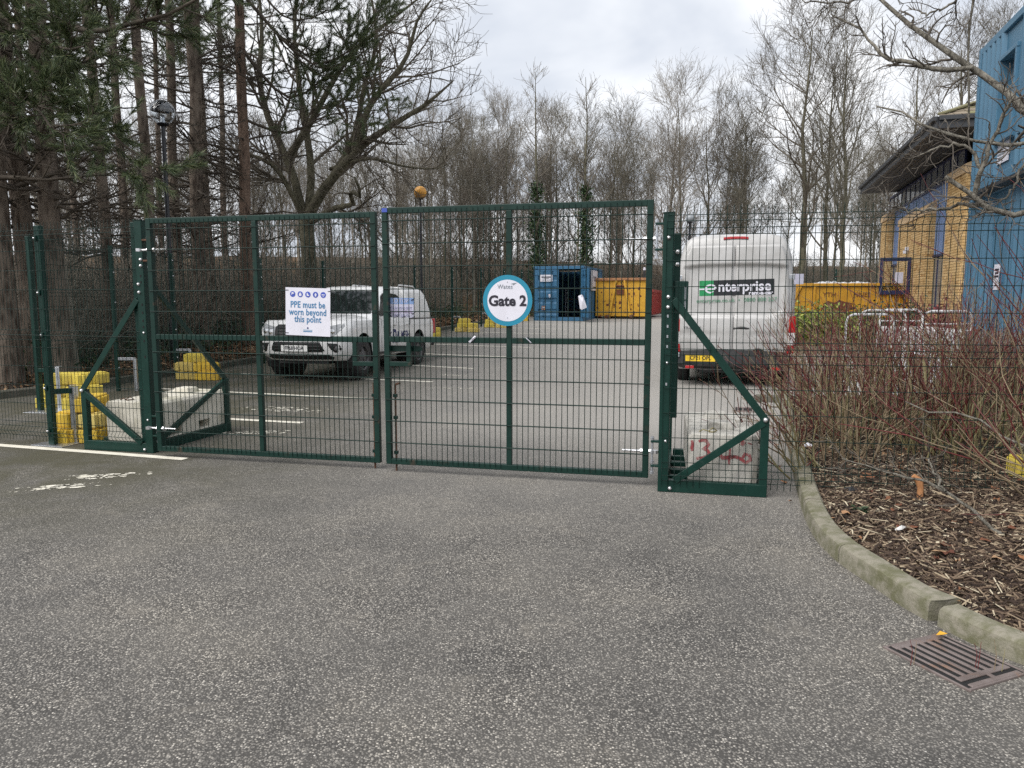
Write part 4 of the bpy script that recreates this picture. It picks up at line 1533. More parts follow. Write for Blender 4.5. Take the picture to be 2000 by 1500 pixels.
def thicket():
    """brambles and saplings at the foot of the wood"""
    rng = np.random.default_rng(70)
    n = 2600
    Y = np.concatenate([10 + rng.uniform(0, 1, 1200) ** 1.2 * 26, rng.uniform(50, 60, 1400)])
    X = np.empty(n)
    for i in range(n):
        X[i] = kerb_x(Y[i]) - 1.9 - abs(rng.normal(0, 5.0)) if i < 1200 else rng.uniform(-14, 34)
    Z = np.array([land(x, y) for x, y in zip(X, Y)])
    P = np.zeros((n, 2, 3))
    P[:, 0] = np.stack([X, Y, Z - 0.1], -1)
    P[:, 1] = P[:, 0] + np.array([0, 0, 0.25])
    Rr = np.full((n, 2), 0.03)
    P1, R1 = grow(rng, P, Rr, 4, 0.3, 0.9, 0.45, 0.25, 2.3, 7, 0.16, -0.02, 0.4, 0.009, 0.4, 0.0)
    P2, R2 = grow(rng, P1, R1, 4, 0.25, 1.0, 0.75, 0.25, 0.85, 4, 0.2, 0.0, 0.6, 0.007, 0.5, 0.2)
    v, f = join_np([tubes_np(P1, R1, 3), tubes_np(P2, R2, 3)])
    o = mesh_np('undergrowth', v, f, MAT['twig'])
    stuff(tag(o, 'tangle of bare brambles and saplings under the trees', 'undergrowth'))


thicket()
# ------------------------------------------------------------------ container, skips, cabins, building
A17 = R(-17.0)


def corr(b, p, q, z0, z1, pitch=0.26, dep=0.036, out=1.0, ends=True):
    """corrugated sheet from p to q (plan), ridges pushed to the left of p->q times out"""
    p, q = Vector((p[0], p[1], 0)), Vector((q[0], q[1], 0))
    L = (q - p).length
    d = (q - p) / L
    n = Vector((-d.y, d.x, 0)) * out
    k = max(1, int(round(L / pitch)))
    st = L / k
    prof = []
    for i in range(k):
        s = i * st
        prof += [(s, 0), (s + st * 0.27, 0), (s + st * 0.5, dep), (s + st * 0.77, dep)]
    prof.append((L, 0))
    vs = []
    for s, o_ in prof:
        c = p + d * s + n * o_
        vs += [(c.x, c.y, z0), (c.x, c.y, z1)]
    b.add(vs, [(2 * i, 2 * i + 2, 2 * i + 3, 2 * i + 1) for i in range(len(prof) - 1)])
    return b


def container():
    x, y = 1.045, 35.80
    m = MAT['cont_blue']
    W, L, H = 2.44, 4.9, 2.59
    o = thing('shipping_container', 'blue steel container with its right hand door standing open', 'container', (x, y, ramp(y)), A17)
    b = MB()
    for xx in (0.06, W - 0.06):
        for yy in (0.06, L - 0.06):
            b.box((xx, yy, H / 2), (0.12, 0.12, H - 0.02))
    b.build_each('corner_post', m, o, bevel=0.008)
    b = MB()
    b.box((W / 2, 0.06, H - 0.075), (W - 0.24, 0.118, 0.15))
    b.box((W / 2, 0.06, 0.085), (W - 0.24, 0.118, 0.17))
    for xx in (0.05, W - 0.05):
        b.box((xx, L / 2, H - 0.05), (0.10, L - 0.24, 0.10))
        b.box((xx, L / 2, 0.08), (0.10, L - 0.24, 0.16))
    b.build_each('frame_rail', m, o, bevel=0.006)
    for xx in (0.0, W):
        for zz in (0.06, H - 0.06):
            b = MB()
            b.box((xx + (0.085 if xx == 0 else -0.085), -0.008, zz), (0.17, 0.06, 0.12))
            b.box((xx + (0.085 if xx == 0 else -0.085), -0.039, zz), (0.07, 0.004, 0.05))
            b.build('corner_casting', m, o, bevel=0.006)
    b = MB()
    corr(b, (0.02, 0.12), (0.02, L - 0.12), 0.16, H - 0.1, out=-1)
    b.build('side_wall', m, o)
    b = MB()
    corr(b, (W - 0.02, 0.12), (W - 0.02, L - 0.12), 0.16, H - 0.1, out=1)
    b.build('side_wall', m, o)
    b = MB()
    corr(b, (0.12, L - 0.05), (W - 0.12, L - 0.05), 0.1, H - 0.1)
    b.build('end_wall', m, o)
    b = MB()
    b.box((W / 2, L / 2, H - 0.02), (W - 0.2, L - 0.2, 0.03))
    b.build('roof', m, o)
    b = MB()
    b.box((W / 2, L / 2, 0.15), (W - 0.2, L - 0.24, 0.03))
    b.build('floor', MAT['bumper'], o)

    def door(name, w):
        """door leaf, hinge on x = 0, outer face towards -y"""
        d = D.objects.new(name, None)
        COL.objects.link(d)
        d.parent = o
        hh = H - 0.36
        b = MB()
        # pressed panel: raised rails between four recessed bands
        zs = [(0.0, 0.0), (0.19, 0.0), (0.22, 0.035), (0.42, 0.035), (0.46, 0.0)]
        prof = [(0.0, 0.0)]
        for k in range(4):
            z0 = 0.10 + k * (hh - 0.1) / 4
            h_ = (hh - 0.1) / 4
            prof += [(z0, 0.0), (z0 + 0.05, 0.045), (z0 + h_ * 0.42, 0.045), (z0 + h_ * 0.42 + 0.05, 0.0), (z0 + h_ - 0.02, 0.0)]
        prof.append((hh, 0.0))
        vs = []
        for z, dy in prof:
            vs += [(0.09, dy - 0.025, z), (w - 0.09, dy - 0.025, z)]
        b.add(vs, [(2 * i, 2 * i + 1, 2 * i + 3, 2 * i + 2) for i in range(len(prof) - 1)])
        b.build('door_panel', m, d, solid=0.02)
        b = MB()
        b.box((0.045, 0, hh / 2), (0.09, 0.07, hh))
        b.box((w - 0.045, 0, hh / 2), (0.09, 0.07, hh))
        b.box((w / 2, 0, hh - 0.03), (w - 0.18, 0.066, 0.06))
        b.box((w / 2, 0, 0.03), (w - 0.18, 0.066, 0.06))
        b.build('door_frame', m, d, bevel=0.006)
        for k in (0.32, 0.70):
            b = MB()
            b.tube([(w * k, -0.065, 0.02), (w * k, -0.065, hh - 0.02)], 0.017, 8)
            for z in (0.06, hh * 0.35, hh * 0.65, hh - 0.06):
                b.box((w * k, -0.05, z), (0.09, 0.05, 0.05))
            b.build('locking_bar', m, d, bevel=0.003)
        b = MB()
        b.box((w * 0.52, -0.075, hh * 0.42), (0.36, 0.022, 0.035))
        b.build('door_handle', m, d, bevel=0.004)
        for z in (0.2, 0.8, 1.4, 2.0):
            b = MB()
            b.box((0.0, -0.03, z), (0.14, 0.035, 0.06))
            b.build('door_hinge', m, d, bevel=0.004)
        return d
    dl = door('container_door', 1.10)
    dl.location = (0.12, 0.02, 0.19)
    dr = door('container_door', 1.10)
    dr.location = (W - 0.10, -0.03, 0.19)
    dr.rotation_euler = (0, 0, R(-62))
    # a steel mullion left of the open doorway keeps the opening narrow
    b = MB()
    b.box((0.30, -0.045, 2.02 - 0.19), (0.62, 0.006, 0.32))
    n = b.build('white_notice', MAT['sign'], dl, loc=(0.2, -0.03, 0.0))
    b = MB()
    for k, w_ in enumerate((0.50, 0.30, 0.44)):
        b.box((0.30 + (0.02 if k else 0), -0.0495, 1.88 - k * 0.07), (w_ * 0.9, 0.002, 0.055 if k == 0 else 0.02))
    b.build_each('print_line', MAT['ink'], dl, loc=(0.2, -0.03, 0.0))
    b = MB()
    b.box((W + 0.043, 2.5, 1.95), (0.006, 1.9, 1.0))
    n = b.build('white_notice', MAT['sign'], o)
    b = MB()
    for k in range(3):
        b.box((W + 0.0475, 2.5, 2.12 - k * 0.09), (0.002, 0.9 - 0.18 * k, 0.05))
    b.box((W + 0.0475, 2.5, 1.62), (0.002, 0.8, 0.06))
    b.build_each('print_line', MAT['ink'], n)
    b = MB()
    b.box((0.37, -0.035, 0.42), (0.17, 0.02, 0.2))
    b.build('data_plate', MAT['rust_rim'], dl)
    b = MB()
    b.box((0.37, -0.047, 0.44), (0.10, 0.004, 0.05))
    b.build('data_label', MAT['sign'], dl)
    # things standing inside, only half seen
    t = thing('storage_rack', 'dim shelving rack inside the open blue container', 'rack', (x + 2.2, y + 2.3, ramp(y) + 0.175), A17)
    for xx in (-0.5, 0.5):
        b = MB()
        b.bar((xx, 0, 0), (xx, 0, 1.4), 0.05)
        b.bar((xx, 0.4, 0), (xx, 0.4, 1.4), 0.05)
        b.build('rack_leg', MAT['galv'], t)
    for zz in (0.3, 0.85, 1.38):
        b = MB()
        b.box((0, 0.2, zz), (1.1, 0.45, 0.04))
        b.build('shelf', MAT['rust'], t)


container()


def roro():
    x, y = 4.24, 37.75
    m = MAT['skip_yellow']
    W, L, H = 2.50, 1.9, 1.98
    o = thing('yellow_skip', 'yellow roll on skip with peeling paint and a rusty rim beside the container', 'skip', (x, y, ramp(y)), A17)
    b = MB()
    b.box((W / 2, 0.035, H / 2 + 0.06), (W, 0.07, H - 0.12))
    b.build('front_plate', m, o, bevel=0.012)
    for xx in (0.04, W - 0.04):
        b = MB()
        b.box((xx, L / 2 + 0.04, H / 2 + 0.06), (0.07, L - 0.07, H - 0.12))
        for yy in (0.45, 0.95, 1.45):
            b.box((xx + (0.06 if xx > 1 else -0.06), yy, H / 2), (0.08, 0.10, H - 0.2))
        b.build('side_plate', m, o, bevel=0.01)
    b = MB()
    b.box((W / 2, L - 0.03, H / 2), (W - 0.15, 0.06, H - 0.1))
    b.box((W / 2, L / 2, 0.2), (W - 0.15, L - 0.13, 0.06))
    b.build('rear_plate', m, o)
    b = MB()
    b.box((W / 2, 0.0, H - 0.015), (W + 0.1, 0.20, 0.13))
    for xx in (0.0, W):
        b.box((xx, L / 2 + 0.1, H - 0.015), (0.16, L - 0.05, 0.125))
    b.build('rim', MAT['rust_rim'], o, bevel=0.02)
    for s in (-1, 1):
        b = MB()
        b.bar((W / 2 + s * 0.20, -0.06, H - 0.08), (W / 2 + s * 0.55, -0.10, 0.02), 0.10, 0.09)
        b.build('frame_leg', m, o, bevel=0.012)
        b = MB()
        b.lathe([(0.10, -0.07), (0.10, 0.07)], 14, (W / 2 + s * 0.57, -0.1, 0.1), 'x')
        b.build('roller', MAT['rust'], o)
    b = MB()
    b.tube([(W / 2 - 0.20, -0.07, H - 0.36), (W / 2 - 0.10, -0.17, H - 0.34), (W / 2 + 0.10, -0.17, H - 0.34), (W / 2 + 0.20, -0.07, H - 0.36)], 0.04, 8)
    b.box((W / 2, -0.045, H - 0.40), (0.48, 0.02, 0.10))
    b.box((W / 2, -0.045, H - 0.66), (0.36, 0.02, 0.24))
    b.build('lifting_hook', MAT['rusty'], o, bevel=0.01)
    rng = random.Random(3)
    for k in range(34):
        cx, cz = rng.choice([(rng.uniform(0.05, 0.9), rng.uniform(0.1, 1.7)), (rng.gauss(W / 2, 0.3), rng.uniform(0.15, 1.0)), (rng.uniform(1.6, 2.4), rng.uniform(0.2, 1.7))])
        cx = min(max(cx, 0.08), W - 0.08)
        r_ = rng.uniform(0.02, 0.085) * (1.5 if k % 9 == 0 else 1)
        n = 8
        b = MB()
        b.prism([(cx + r_ * rng.uniform(0.4, 1.2) * math.cos(2 * PI * i / n), cz + r_ * rng.uniform(0.4, 1.7) * math.sin(2 * PI * i / n)) for i in range(n)], -0.003, 0.002, lambda a, c, d: (a, d, c))
        b.build('rust_patch', MAT['rusty'], o)


roro()


def red_skip():
    x, y = 5.10, 40.1
    m = MAT['red_skip']
    W, L, H = 2.40, 4.4, 1.42
    o = thing('red_skip', 'red ribbed skip half hidden behind the yellow one', 'skip', (x, y, ramp(y)), A17)
    b = MB()
    b.box((0.04, L / 2, H / 2 + 0.1), (0.07, L, H - 0.2))
    b.box((W / 2, 0.03, H / 2 + 0.1), (W - 0.15, 0.06, H - 0.2))
    b.box((W / 2, L - 0.03, H / 2 + 0.1), (W - 0.15, 0.06, H - 0.2))
    b.box((W / 2, L / 2, 0.15), (W - 0.1, L - 0.1, 0.1))
    b.build('hull', m, o)
    b = MB()
    b.box((W - 0.04, L / 2, H / 2 + 0.1), (0.07, L, H - 0.2))
    b.build('side_plate', m, o)
    for k in range(9):
        b = MB()
        b.box((W + 0.035, 0.12 + k * 0.52, H / 2 + 0.05), (0.08, 0.12, H - 0.25))
        b.build('rib', m, o, bevel=0.01, seg=1)
    b = MB()
    for xx in (0.0, W):
        b.box((xx, L / 2, H - 0.02), (0.17, L + 0.05, 0.15))
    b.box((W / 2, -0.01, H - 0.02), (W - 0.17, 0.15, 0.15))
    b.build('rim', MAT['red_skip'], o, bevel=0.02)


red_skip()
t = thing('steel_post', 'grey steel post with a pale cap behind the yellow skip', 'post', (7.25, 40.9, ramp(40)), 0)
b = MB()
b.lathe([(0.06, 0), (0.06, 2.55)], 10)
b.build('shaft', MAT['bumper'], t)
b = MB()
b.lathe([(0.075, 2.55), (0.07, 2.66), (0.02, 2.70)], 10)
b.build('cap', MAT['sign'], t)


def amber_skip():
    y = 26.0
    x = 11.50
    m = MAT['skip_orange']
    o = thing('amber_skip', 'amber builders skip heaped with white sheeting beyond the shrubs', 'skip', (x, y, ramp(y)), R(-9))
    LT, LB, WT, WB, H = 3.05, 1.9, 1.75, 1.3, 1.76
    z0 = 0.42
    b = MB()
    sec = [(-LT / 2 - 0.38, 0.95), (-LT / 2 - 0.02, H), (LT / 2, H), (LT / 2 + 0.42, 0.98), (LB / 2, z0), (-LB / 2, z0)]
    for yy0, yy1 in ((-WT / 2, -WT / 2 + 0.05), (WT / 2 - 0.05, WT / 2)):
        b.prism(sec, yy0, yy1, lambda a, c, d: (a, d, c))
    b.build('side_plate', m, o, bevel=0.008)
    b = MB()
    for p, q in ((sec[0], sec[5]), (sec[3], sec[4])):
        b.bar((p[0], 0, p[1]), (q[0], 0, q[1]), WT - 0.12, 0.05, up=(0, 0, 1))
    b.box((0, 0, z0 + 0.03), (LB, WT - 0.12, 0.06))
    b.build_each('end_plate', m, o)
    b = MB()
    for yy in (-WT / 2 - 0.02, WT / 2 + 0.02):
        b.bar((sec[1][0], yy, H), (sec[2][0], yy, H), 0.09, 0.10)
        b.bar((sec[2][0], yy, H), (sec[3][0], yy, sec[3][1]), 0.09, 0.10)
        b.bar((sec[1][0], yy, H), (sec[0][0], yy, sec[0][1]), 0.09, 0.10)
    b.build('rim', m, o, bevel=0.012)
    for xx in (-LT / 2 + 0.42, LT / 2 - 0.30, LT / 2 - 0.12, LT / 2 - 0.05 + 0.12):
        b = MB()
        b.box((xx, -WT / 2 - 0.03, 1.32), (0.06, 0.06, 0.86))
        b.build('rib', m, o, bevel=0.008)
    b = MB()
    rng = random.Random(8)
    pts = []
    for i in range(26):
        a = 2 * PI * i / 26
        pts.append((-0.35 + 0.62 * math.cos(a) * rng.uniform(0.7, 1.15), 1.02 + 0.20 * math.sin(a) * rng.uniform(0.6, 1.3)))
    b.prism(pts, -WT / 2 - 0.006, -WT / 2 + 0.01, lambda a, c, d: (a, d, c))
    b.build('rust_stain', MAT['rusty'], o)
    b = MB()
    b.box((-0.15, -WT / 2 - 0.01, 0.80), (1.1, 0.05, 0.14))
    b.box((-0.25, -WT / 2 - 0.02, 0.68), (0.75, 0.06, 0.12))
    b.build_each('rusty_sill', MAT['rusty'], o, bevel=0.01)
    for s, xx in (('YTH', -0.62), ('NNES', 0.42)):
        text('lettering', s, 0.22, MAT['rusty'], o, (xx, -WT / 2 - 0.012, 1.42), bold=0.002)
    # heap of white sheeting
    b = MB()
    rng = np.random.default_rng(6)
    nx, ny = 34, 16
    nz = rng.normal(0, 0.022, (ny + 1, nx + 1))

    def hp(u, v):
        i, j = int(round(u * nx)), int(round(v * ny))
        x_ = (u - 0.5) * LT * 0.86
        y_ = (v - 0.5) * WT * 0.94
        k = max(0, 1 - abs(2 * u - 1) ** 2.2) * max(0, 1 - abs(2 * v - 1) ** 3)
        return (x_, y_, H - 0.06 + 0.22 * k * (0.8 + 0.2 * math.sin(u * 9)) + nz[j, i] * (0.3 + k))
    b.grid(nx, ny, hp)
    s_ = b.build('white_sheeting', MAT['sheeting'], None)
    tag(s_, 'crumpled white sheeting heaped in the amber skip', 'sheeting')
    s_.location = o.location
    s_.rotation_euler = o.rotation_euler


amber_skip()
t = thing('site_board', 'blank white board on a post beside the van mirror', 'sign', (9.22, 24.3, ramp(24)), R(-8))
b = MB()
b.bar((0, 0.03, 0), (0, 0.03, 2.0), 0.06)
b.build('post', MAT['galv'], t)
b = MB()
b.box((0.03, 0, 1.98), (0.46, 0.01, 0.33))
b.build('panel', MAT['sign_pale'], t)

# building --------------------------------------------------------------
BV = Vector((-S17, -C17, 0))           # along the front, towards the gate
BU = Vector((C17, -S17, 0))            # into the building
B0 = Vector((14.2, 28.0, 0))
BANG = math.atan2(BV.y, BV.x)


def bt(px, py=520, off=0.0):
    """run along the front for a photo column, on the plane set back by off"""
    return hit(px, py, B0 + BU * off, BV)


def bricks(b, x0, x1, z0, z1, y, nrm_, jd=0.010, ax='x'):
    """stretcher bond, each brick its own box proud of the mortar"""
    c = 0.075
    n = int((z1 - z0) / c)
    for i in range(n):
        z = z0 + i * c
        x = x0 - (0.1125 if i % 2 else 0.0)
        while x < x1 - 0.02:
            a, e = max(x, x0), min(x + 0.215, x1)
            x += 0.225
            if e - a < 0.03:
                continue
            q = random.uniform(-.002, .002)
            if ax == 'x':
                b.box(((a + e) / 2, y + nrm_ * (-0.02 + q), z + c / 2), (e - a - jd * 0.3, 0.06, c - jd))
            else:
                b.box((y + nrm_ * (-0.02 + q), (a + e) / 2, z + c / 2), (0.06, e - a - jd * 0.3, c - jd))


def office():
    zg = ramp(26) + 0.02
    o = thing('brick_office', 'buff brick office with blue cladding, high windows and a dark overhanging roof', 'building', (B0.x, B0.y, 0), BANG)
    # brick piers: columns of the photo for face ends, return depth, coping height
    piers = [(1718, 1730, 0.25, 432), (1752, 1806, 0.24, 432), (1842, 1876, 2.6, 352)]
    tops = []
    for i, (pa, pb, dep, py) in enumerate(piers):
        ta, tb = bt(pa)[0], bt(pb)[0]
        zt = bt((pa + pb) / 2, py)[1] if i != 0 else bt(1724, 434)[1]
        tops.append(zt)
        b = MB()
        b.box(((ta + tb) / 2, dep / 2 + 0.02, (zt + zg) / 2 - 0.02), (tb - ta - 0.04, dep - 0.02, zt - zg))
        b.build('pier_core', MAT['mortar'], o)
        b = MB()
        bricks(b, ta, tb, zg, zt - 0.02, 0.0, -1)
        bricks(b, 0.03, dep, zg, zt - 0.02, tb, 1, ax='y')
        stuff(b.build('brickwork', MAT['brick'], o))
        b = MB()
        # weathered coping, sloping back
        for ta_, tb_ in ((ta - 0.03, tb + 0.03),):
            b.add([(ta_, -0.05, zt - 0.02), (tb_, -0.05, zt - 0.02), (tb_, dep, zt - 0.02), (ta_, dep, zt - 0.02), (ta_, -0.05, zt + 0.20), (tb_, -0.05, zt + 0.20), (tb_, min(dep, 0.5), zt + 0.42), (ta_, min(dep, 0.5), zt + 0.42)],
                  [(0, 3, 2, 1), (4, 5, 6, 7), (0, 1, 5, 4), (1, 2, 6, 5), (2, 3, 7, 6), (3, 0, 4, 7)])
        b.build('coping', MAT['coping'], o, bevel=0.008)
    # low plinth wall running between the piers
    t_far, t_near = bt(1716)[0] - 0.2, bt(1876)[0]
    b = MB()
    bricks(b, bt(1730)[0], t_near - 0.2, zg, zg + 0.92, 0.14, -1)
    stuff(b.build('brickwork', MAT['brick'], o))
    b = MB()
    b.box(((t_far + t_near) / 2, 0.30, zg + 0.45), (t_near - t_far - 0.4, 0.28, 0.9))
    b.build_each('plinth_core', MAT['mortar'], o)
    # eave geometry
    eA = B0 - BU * 0.98
    te0, ze = hit(1682, 373, eA, BV)
    te1, ze1 = hit(1830, 243, eA, BV)
    ze = (ze + ze1) / 2 - 0.1
    # cladding behind the piers
    yw = 0.22
    ta, tb = bt(1733, 480, yw)[0], bt(1872, 480, yw)[0]
    zwin = bt(1760, 405, yw)[1]
    n = 14
    st = (tb - ta) / n
    zlow = zg + 2.55
    for k in range(n):
        b = MB()
        b.box((ta + st * (k + 0.5), yw + 0.03, (zlow + zwin) / 2), (st - 0.035, 0.05, zwin - zlow))
        b.build('cladding_panel', MAT['panel_blue'], o, bevel=0.004, seg=1)
        b = MB()
        b.box((ta + st * (k + 0.5), yw + 0.035, (zwin + ze - 0.12) / 2 + 0.03), (st - 0.06, 0.02, ze - 0.12 - zwin - 0.06))
        b.build('window_pane', MAT['bglass'], o)
        b = MB()
        b.box((ta + st * (k + 0.5), yw + 0.035, (zg + 0.92 + zlow) / 2), (st - 0.06, 0.02, zlow - zg - 1.0))
        b.build('window_pane', MAT['bglass'], o)
    for k in range(n + 1):
        b = MB()
        b.box((ta + st * k, yw + 0.03, (zg + 0.9 + ze - 0.1) / 2), (0.05, 0.05, ze - zg - 1.0))
        b.build('mullion', MAT['frame_navy'], o)
    for z_ in (zwin, zlow, zg + 0.95, ze - 0.12):
        b = MB()
        b.box(((ta + tb) / 2, yw + 0.005, z_), (tb - ta + 0.05, 0.07, 0.07))
        b.build_each('transom', MAT['frame_navy'], o)
    b = MB()
    b.box(((ta + tb) / 2, yw + 3.0, (zg + ze) / 2), (tb - ta, 0.1, ze - zg - 0.1))
    b.box((ta + 0.05, yw + 1.5, (zg + ze) / 2), (0.1, 2.9, ze - zg - 0.1))
    b.build_each('inner_wall', MAT['soffit'], o)
    # gable end towards the gate
    tg = te1 - 0.9
    b = MB()
    b.box((tg, 4.0, (zg + 3.2) / 2), (0.1, 7.0, 3.2 - zg))
    b.build('end_wall', MAT['brick'], o)
    b = MB()
    b.box((tg + 0.01, 3.2, (3.2 + ze) / 2), (0.06, 5.2, ze - 3.2))
    b.build('end_glazing', MAT['bglass'], o)
    for k in range(5):
        b = MB()
        b.box((tg + 0.045, 0.55 + k * 1.1, (3.2 + ze) / 2), (0.06, 0.07, ze - 3.25))
        b.build('mullion', MAT['frame_navy'], o)
    # roof: soffit, fascia, tiled slope with a hip at the near end
    ye = -0.98
    xs0, xs1 = te0, te1
    b = MB()
    b.add([(xs0, ye + 0.03, ze), (xs1 - 0.03, ye + 0.03, ze), (xs1 - 0.03, 9.0, ze), (xs0 + 0.9, 9.0, ze), (xs0, ye + 0.03, ze + 0.05), (xs1 - 0.03, ye + 0.03, ze + 0.05), (xs1 - 0.03, 9.0, ze + 0.05), (xs0 + 0.9, 9.0, ze + 0.05)],
          [(0, 3, 2, 1), (4, 5, 6, 7), (0, 1, 5, 4), (1, 2, 6, 5), (2, 3, 7, 6), (3, 0, 4, 7)])
    b.build('soffit', MAT['soffit'], o)
    for k in range(7):
        b = MB()
        y_ = ye + 0.16 + k * 0.19
        b.box(((xs0 + xs1) / 2, y_, ze - 0.004), (xs1 - xs0 - 0.2, 0.012, 0.008))
        b.build('soffit_joint', MAT['dark'], o)
    b = MB()
    b.box(((xs0 + xs1) / 2, ye - 0.0, ze + 0.13), (xs1 - xs0, 0.06, 0.30))
    b.box(((xs0 + xs1) / 2, ye - 0.055, ze + 0.22), (xs1 - xs0 + 0.06, 0.10, 0.11))
    b.build('fascia', MAT['fascia'], o, bevel=0.01)
    b = MB()
    b.box((xs1 - 0.0, 4.0, ze + 0.13), (0.06, 9.9, 0.30))
    b.box((xs1 + 0.055, 4.0, ze + 0.22), (0.10, 9.9, 0.11))
    b.build('fascia', MAT['fascia'], o, bevel=0.01)
    pitch = math.tan(R(24))
    zr = ze + 0.28
    rows = 22
    rng = random.Random(2)
    b = MB()
    for k in range(rows):
        d0, d1 = 0.05 + k * 0.30, 0.05 + (k + 1) * 0.30 + 0.03
        z0, z1 = zr + d0 * pitch, zr + d1 * pitch
        # near hip face (towards the gate): tiles across
        y_ = ye + d0
        while y_ < 8.5:
            b.add([(xs1 - d0, y_, z0 + 0.02), (xs1 - d0, y_ + 0.31, z0 + 0.02), (xs1 - d1, y_ + 0.31, z1 - 0.012), (xs1 - d1, max(y_, ye + d1), z1 - 0.012),
                   (xs1 - d0, y_, z0 - 0.01), (xs1 - d0, y_ + 0.31, z0 - 0.01), (xs1 - d1, y_ + 0.31, z1 - 0.04), (xs1 - d1, max(y_, ye + d1), z1 - 0.04)],
                  [(0, 1, 2, 3), (0, 4, 5, 1), (0, 3, 7, 4), (1, 5, 6, 2)])
            y_ += 0.325
        x_ = xs0
        while x_ < xs1 - d0 - 0.3:
            e = x_ + 0.31
            b.add([(x_, ye + d0, z0 + 0.02), (x_, ye + d1, z1 - 0.012), (e, ye + d1, z1 - 0.012), (e, ye + d0, z0 + 0.02), (x_, ye + d0, z0 - 0.01), (e, ye + d0, z0 - 0.01)],
                  [(0, 1, 2, 3), (0, 3, 5, 4)])
            x_ += 0.325
    stuff(b.build('roof_tiles', MAT['roof_tile'], o))
    b = MB()
    for k in range(20):
        d0, d1 = 0.1 + k * 0.32, 0.1 + (k + 1) * 0.32 + 0.03
        b.bar((xs1 - d0, ye + d0, zr + d0 * pitch + 0.035), (xs1 - d1, ye + d1, zr + d1 * pitch + 0.035), 0.20, 0.06)
    b.build_each('hip_tile', MAT['roof_tile'], o, bevel=0.015, seg=1)
    # window sash swung out square to the wall
    tw, zt_ = hit(1780, 506, B0 - BU * 0.03, BV)
    zb_ = hit(1780, 571, B0 - BU * 0.03, BV)[1]
    w_ = D.objects.new('open_window', None)
    COL.objects.link(w_)
    w_.parent = o
    w_.location = (tw, -0.03, 0)
    w_.rotation_euler = (0, 0, R(-4))
    ww, zm_ = 0.92, (zt_ + zb_) / 2
    for c, dm in (((0, -ww / 2, zt_), (0.07, ww, 0.12)), ((0, -ww / 2, zb_), (0.08, ww, 0.13)), ((0, -0.05, zm_), (0.07, 0.10, zt_ - zb_ - 0.13)), ((0, -ww + 0.05, zm_), (0.07, 0.10, zt_ - zb_ - 0.13))):
        b = MB()
        b.box(c, dm)
        b.build('sash', MAT['frame_navy'], w_, bevel=0.006)
    b = MB()
    b.box((0, -ww / 2, zm_), (0.008, ww - 0.2, zt_ - zb_ - 0.13))
    b.build('pane', MAT['globe'], w_)
    b = MB()
    b.box((0.01, -ww * 0.36, zm_ - 0.06), (0.006, 0.24, 0.36))
    b.build('paper_notice', MAT['sign_pale'], w_)
    b = MB()
    tl, zl = bt(1775, 486)
    b.box((tl, -0.06, zl), (0.14, 0.10, 0.12))
    b.lathe([(0.07, zl - 0.16), (0.08, zl - 0.06)], 12, (tl, -0.10, 0))
    b.build('wall_lamp', MAT['sign'], o, bevel=0.01)
    b = MB()
    tl, zl = hit(1895, 385, B0 + BU * 0.9, BV)
    b.add([(tg + 0.3, 0.6, zl + 0.1), (tg + 0.75, 0.6, zl - 0.08), (tg + 0.75, 1.05, zl - 0.08), (tg + 0.3, 1.05, zl + 0.1), (tg + 0.3, 0.6, zl - 0.05), (tg + 0.75, 0.6, zl - 0.16), (tg + 0.75, 1.05, zl - 0.16), (tg + 0.3, 1.05, zl - 0.05)],
          [(0, 3, 2, 1), (4, 5, 6, 7), (0, 1, 5, 4), (1, 2, 6, 5), (2, 3, 7, 6), (3, 0, 4, 7)])
    b.build('floodlight', MAT['black'], o)


office()

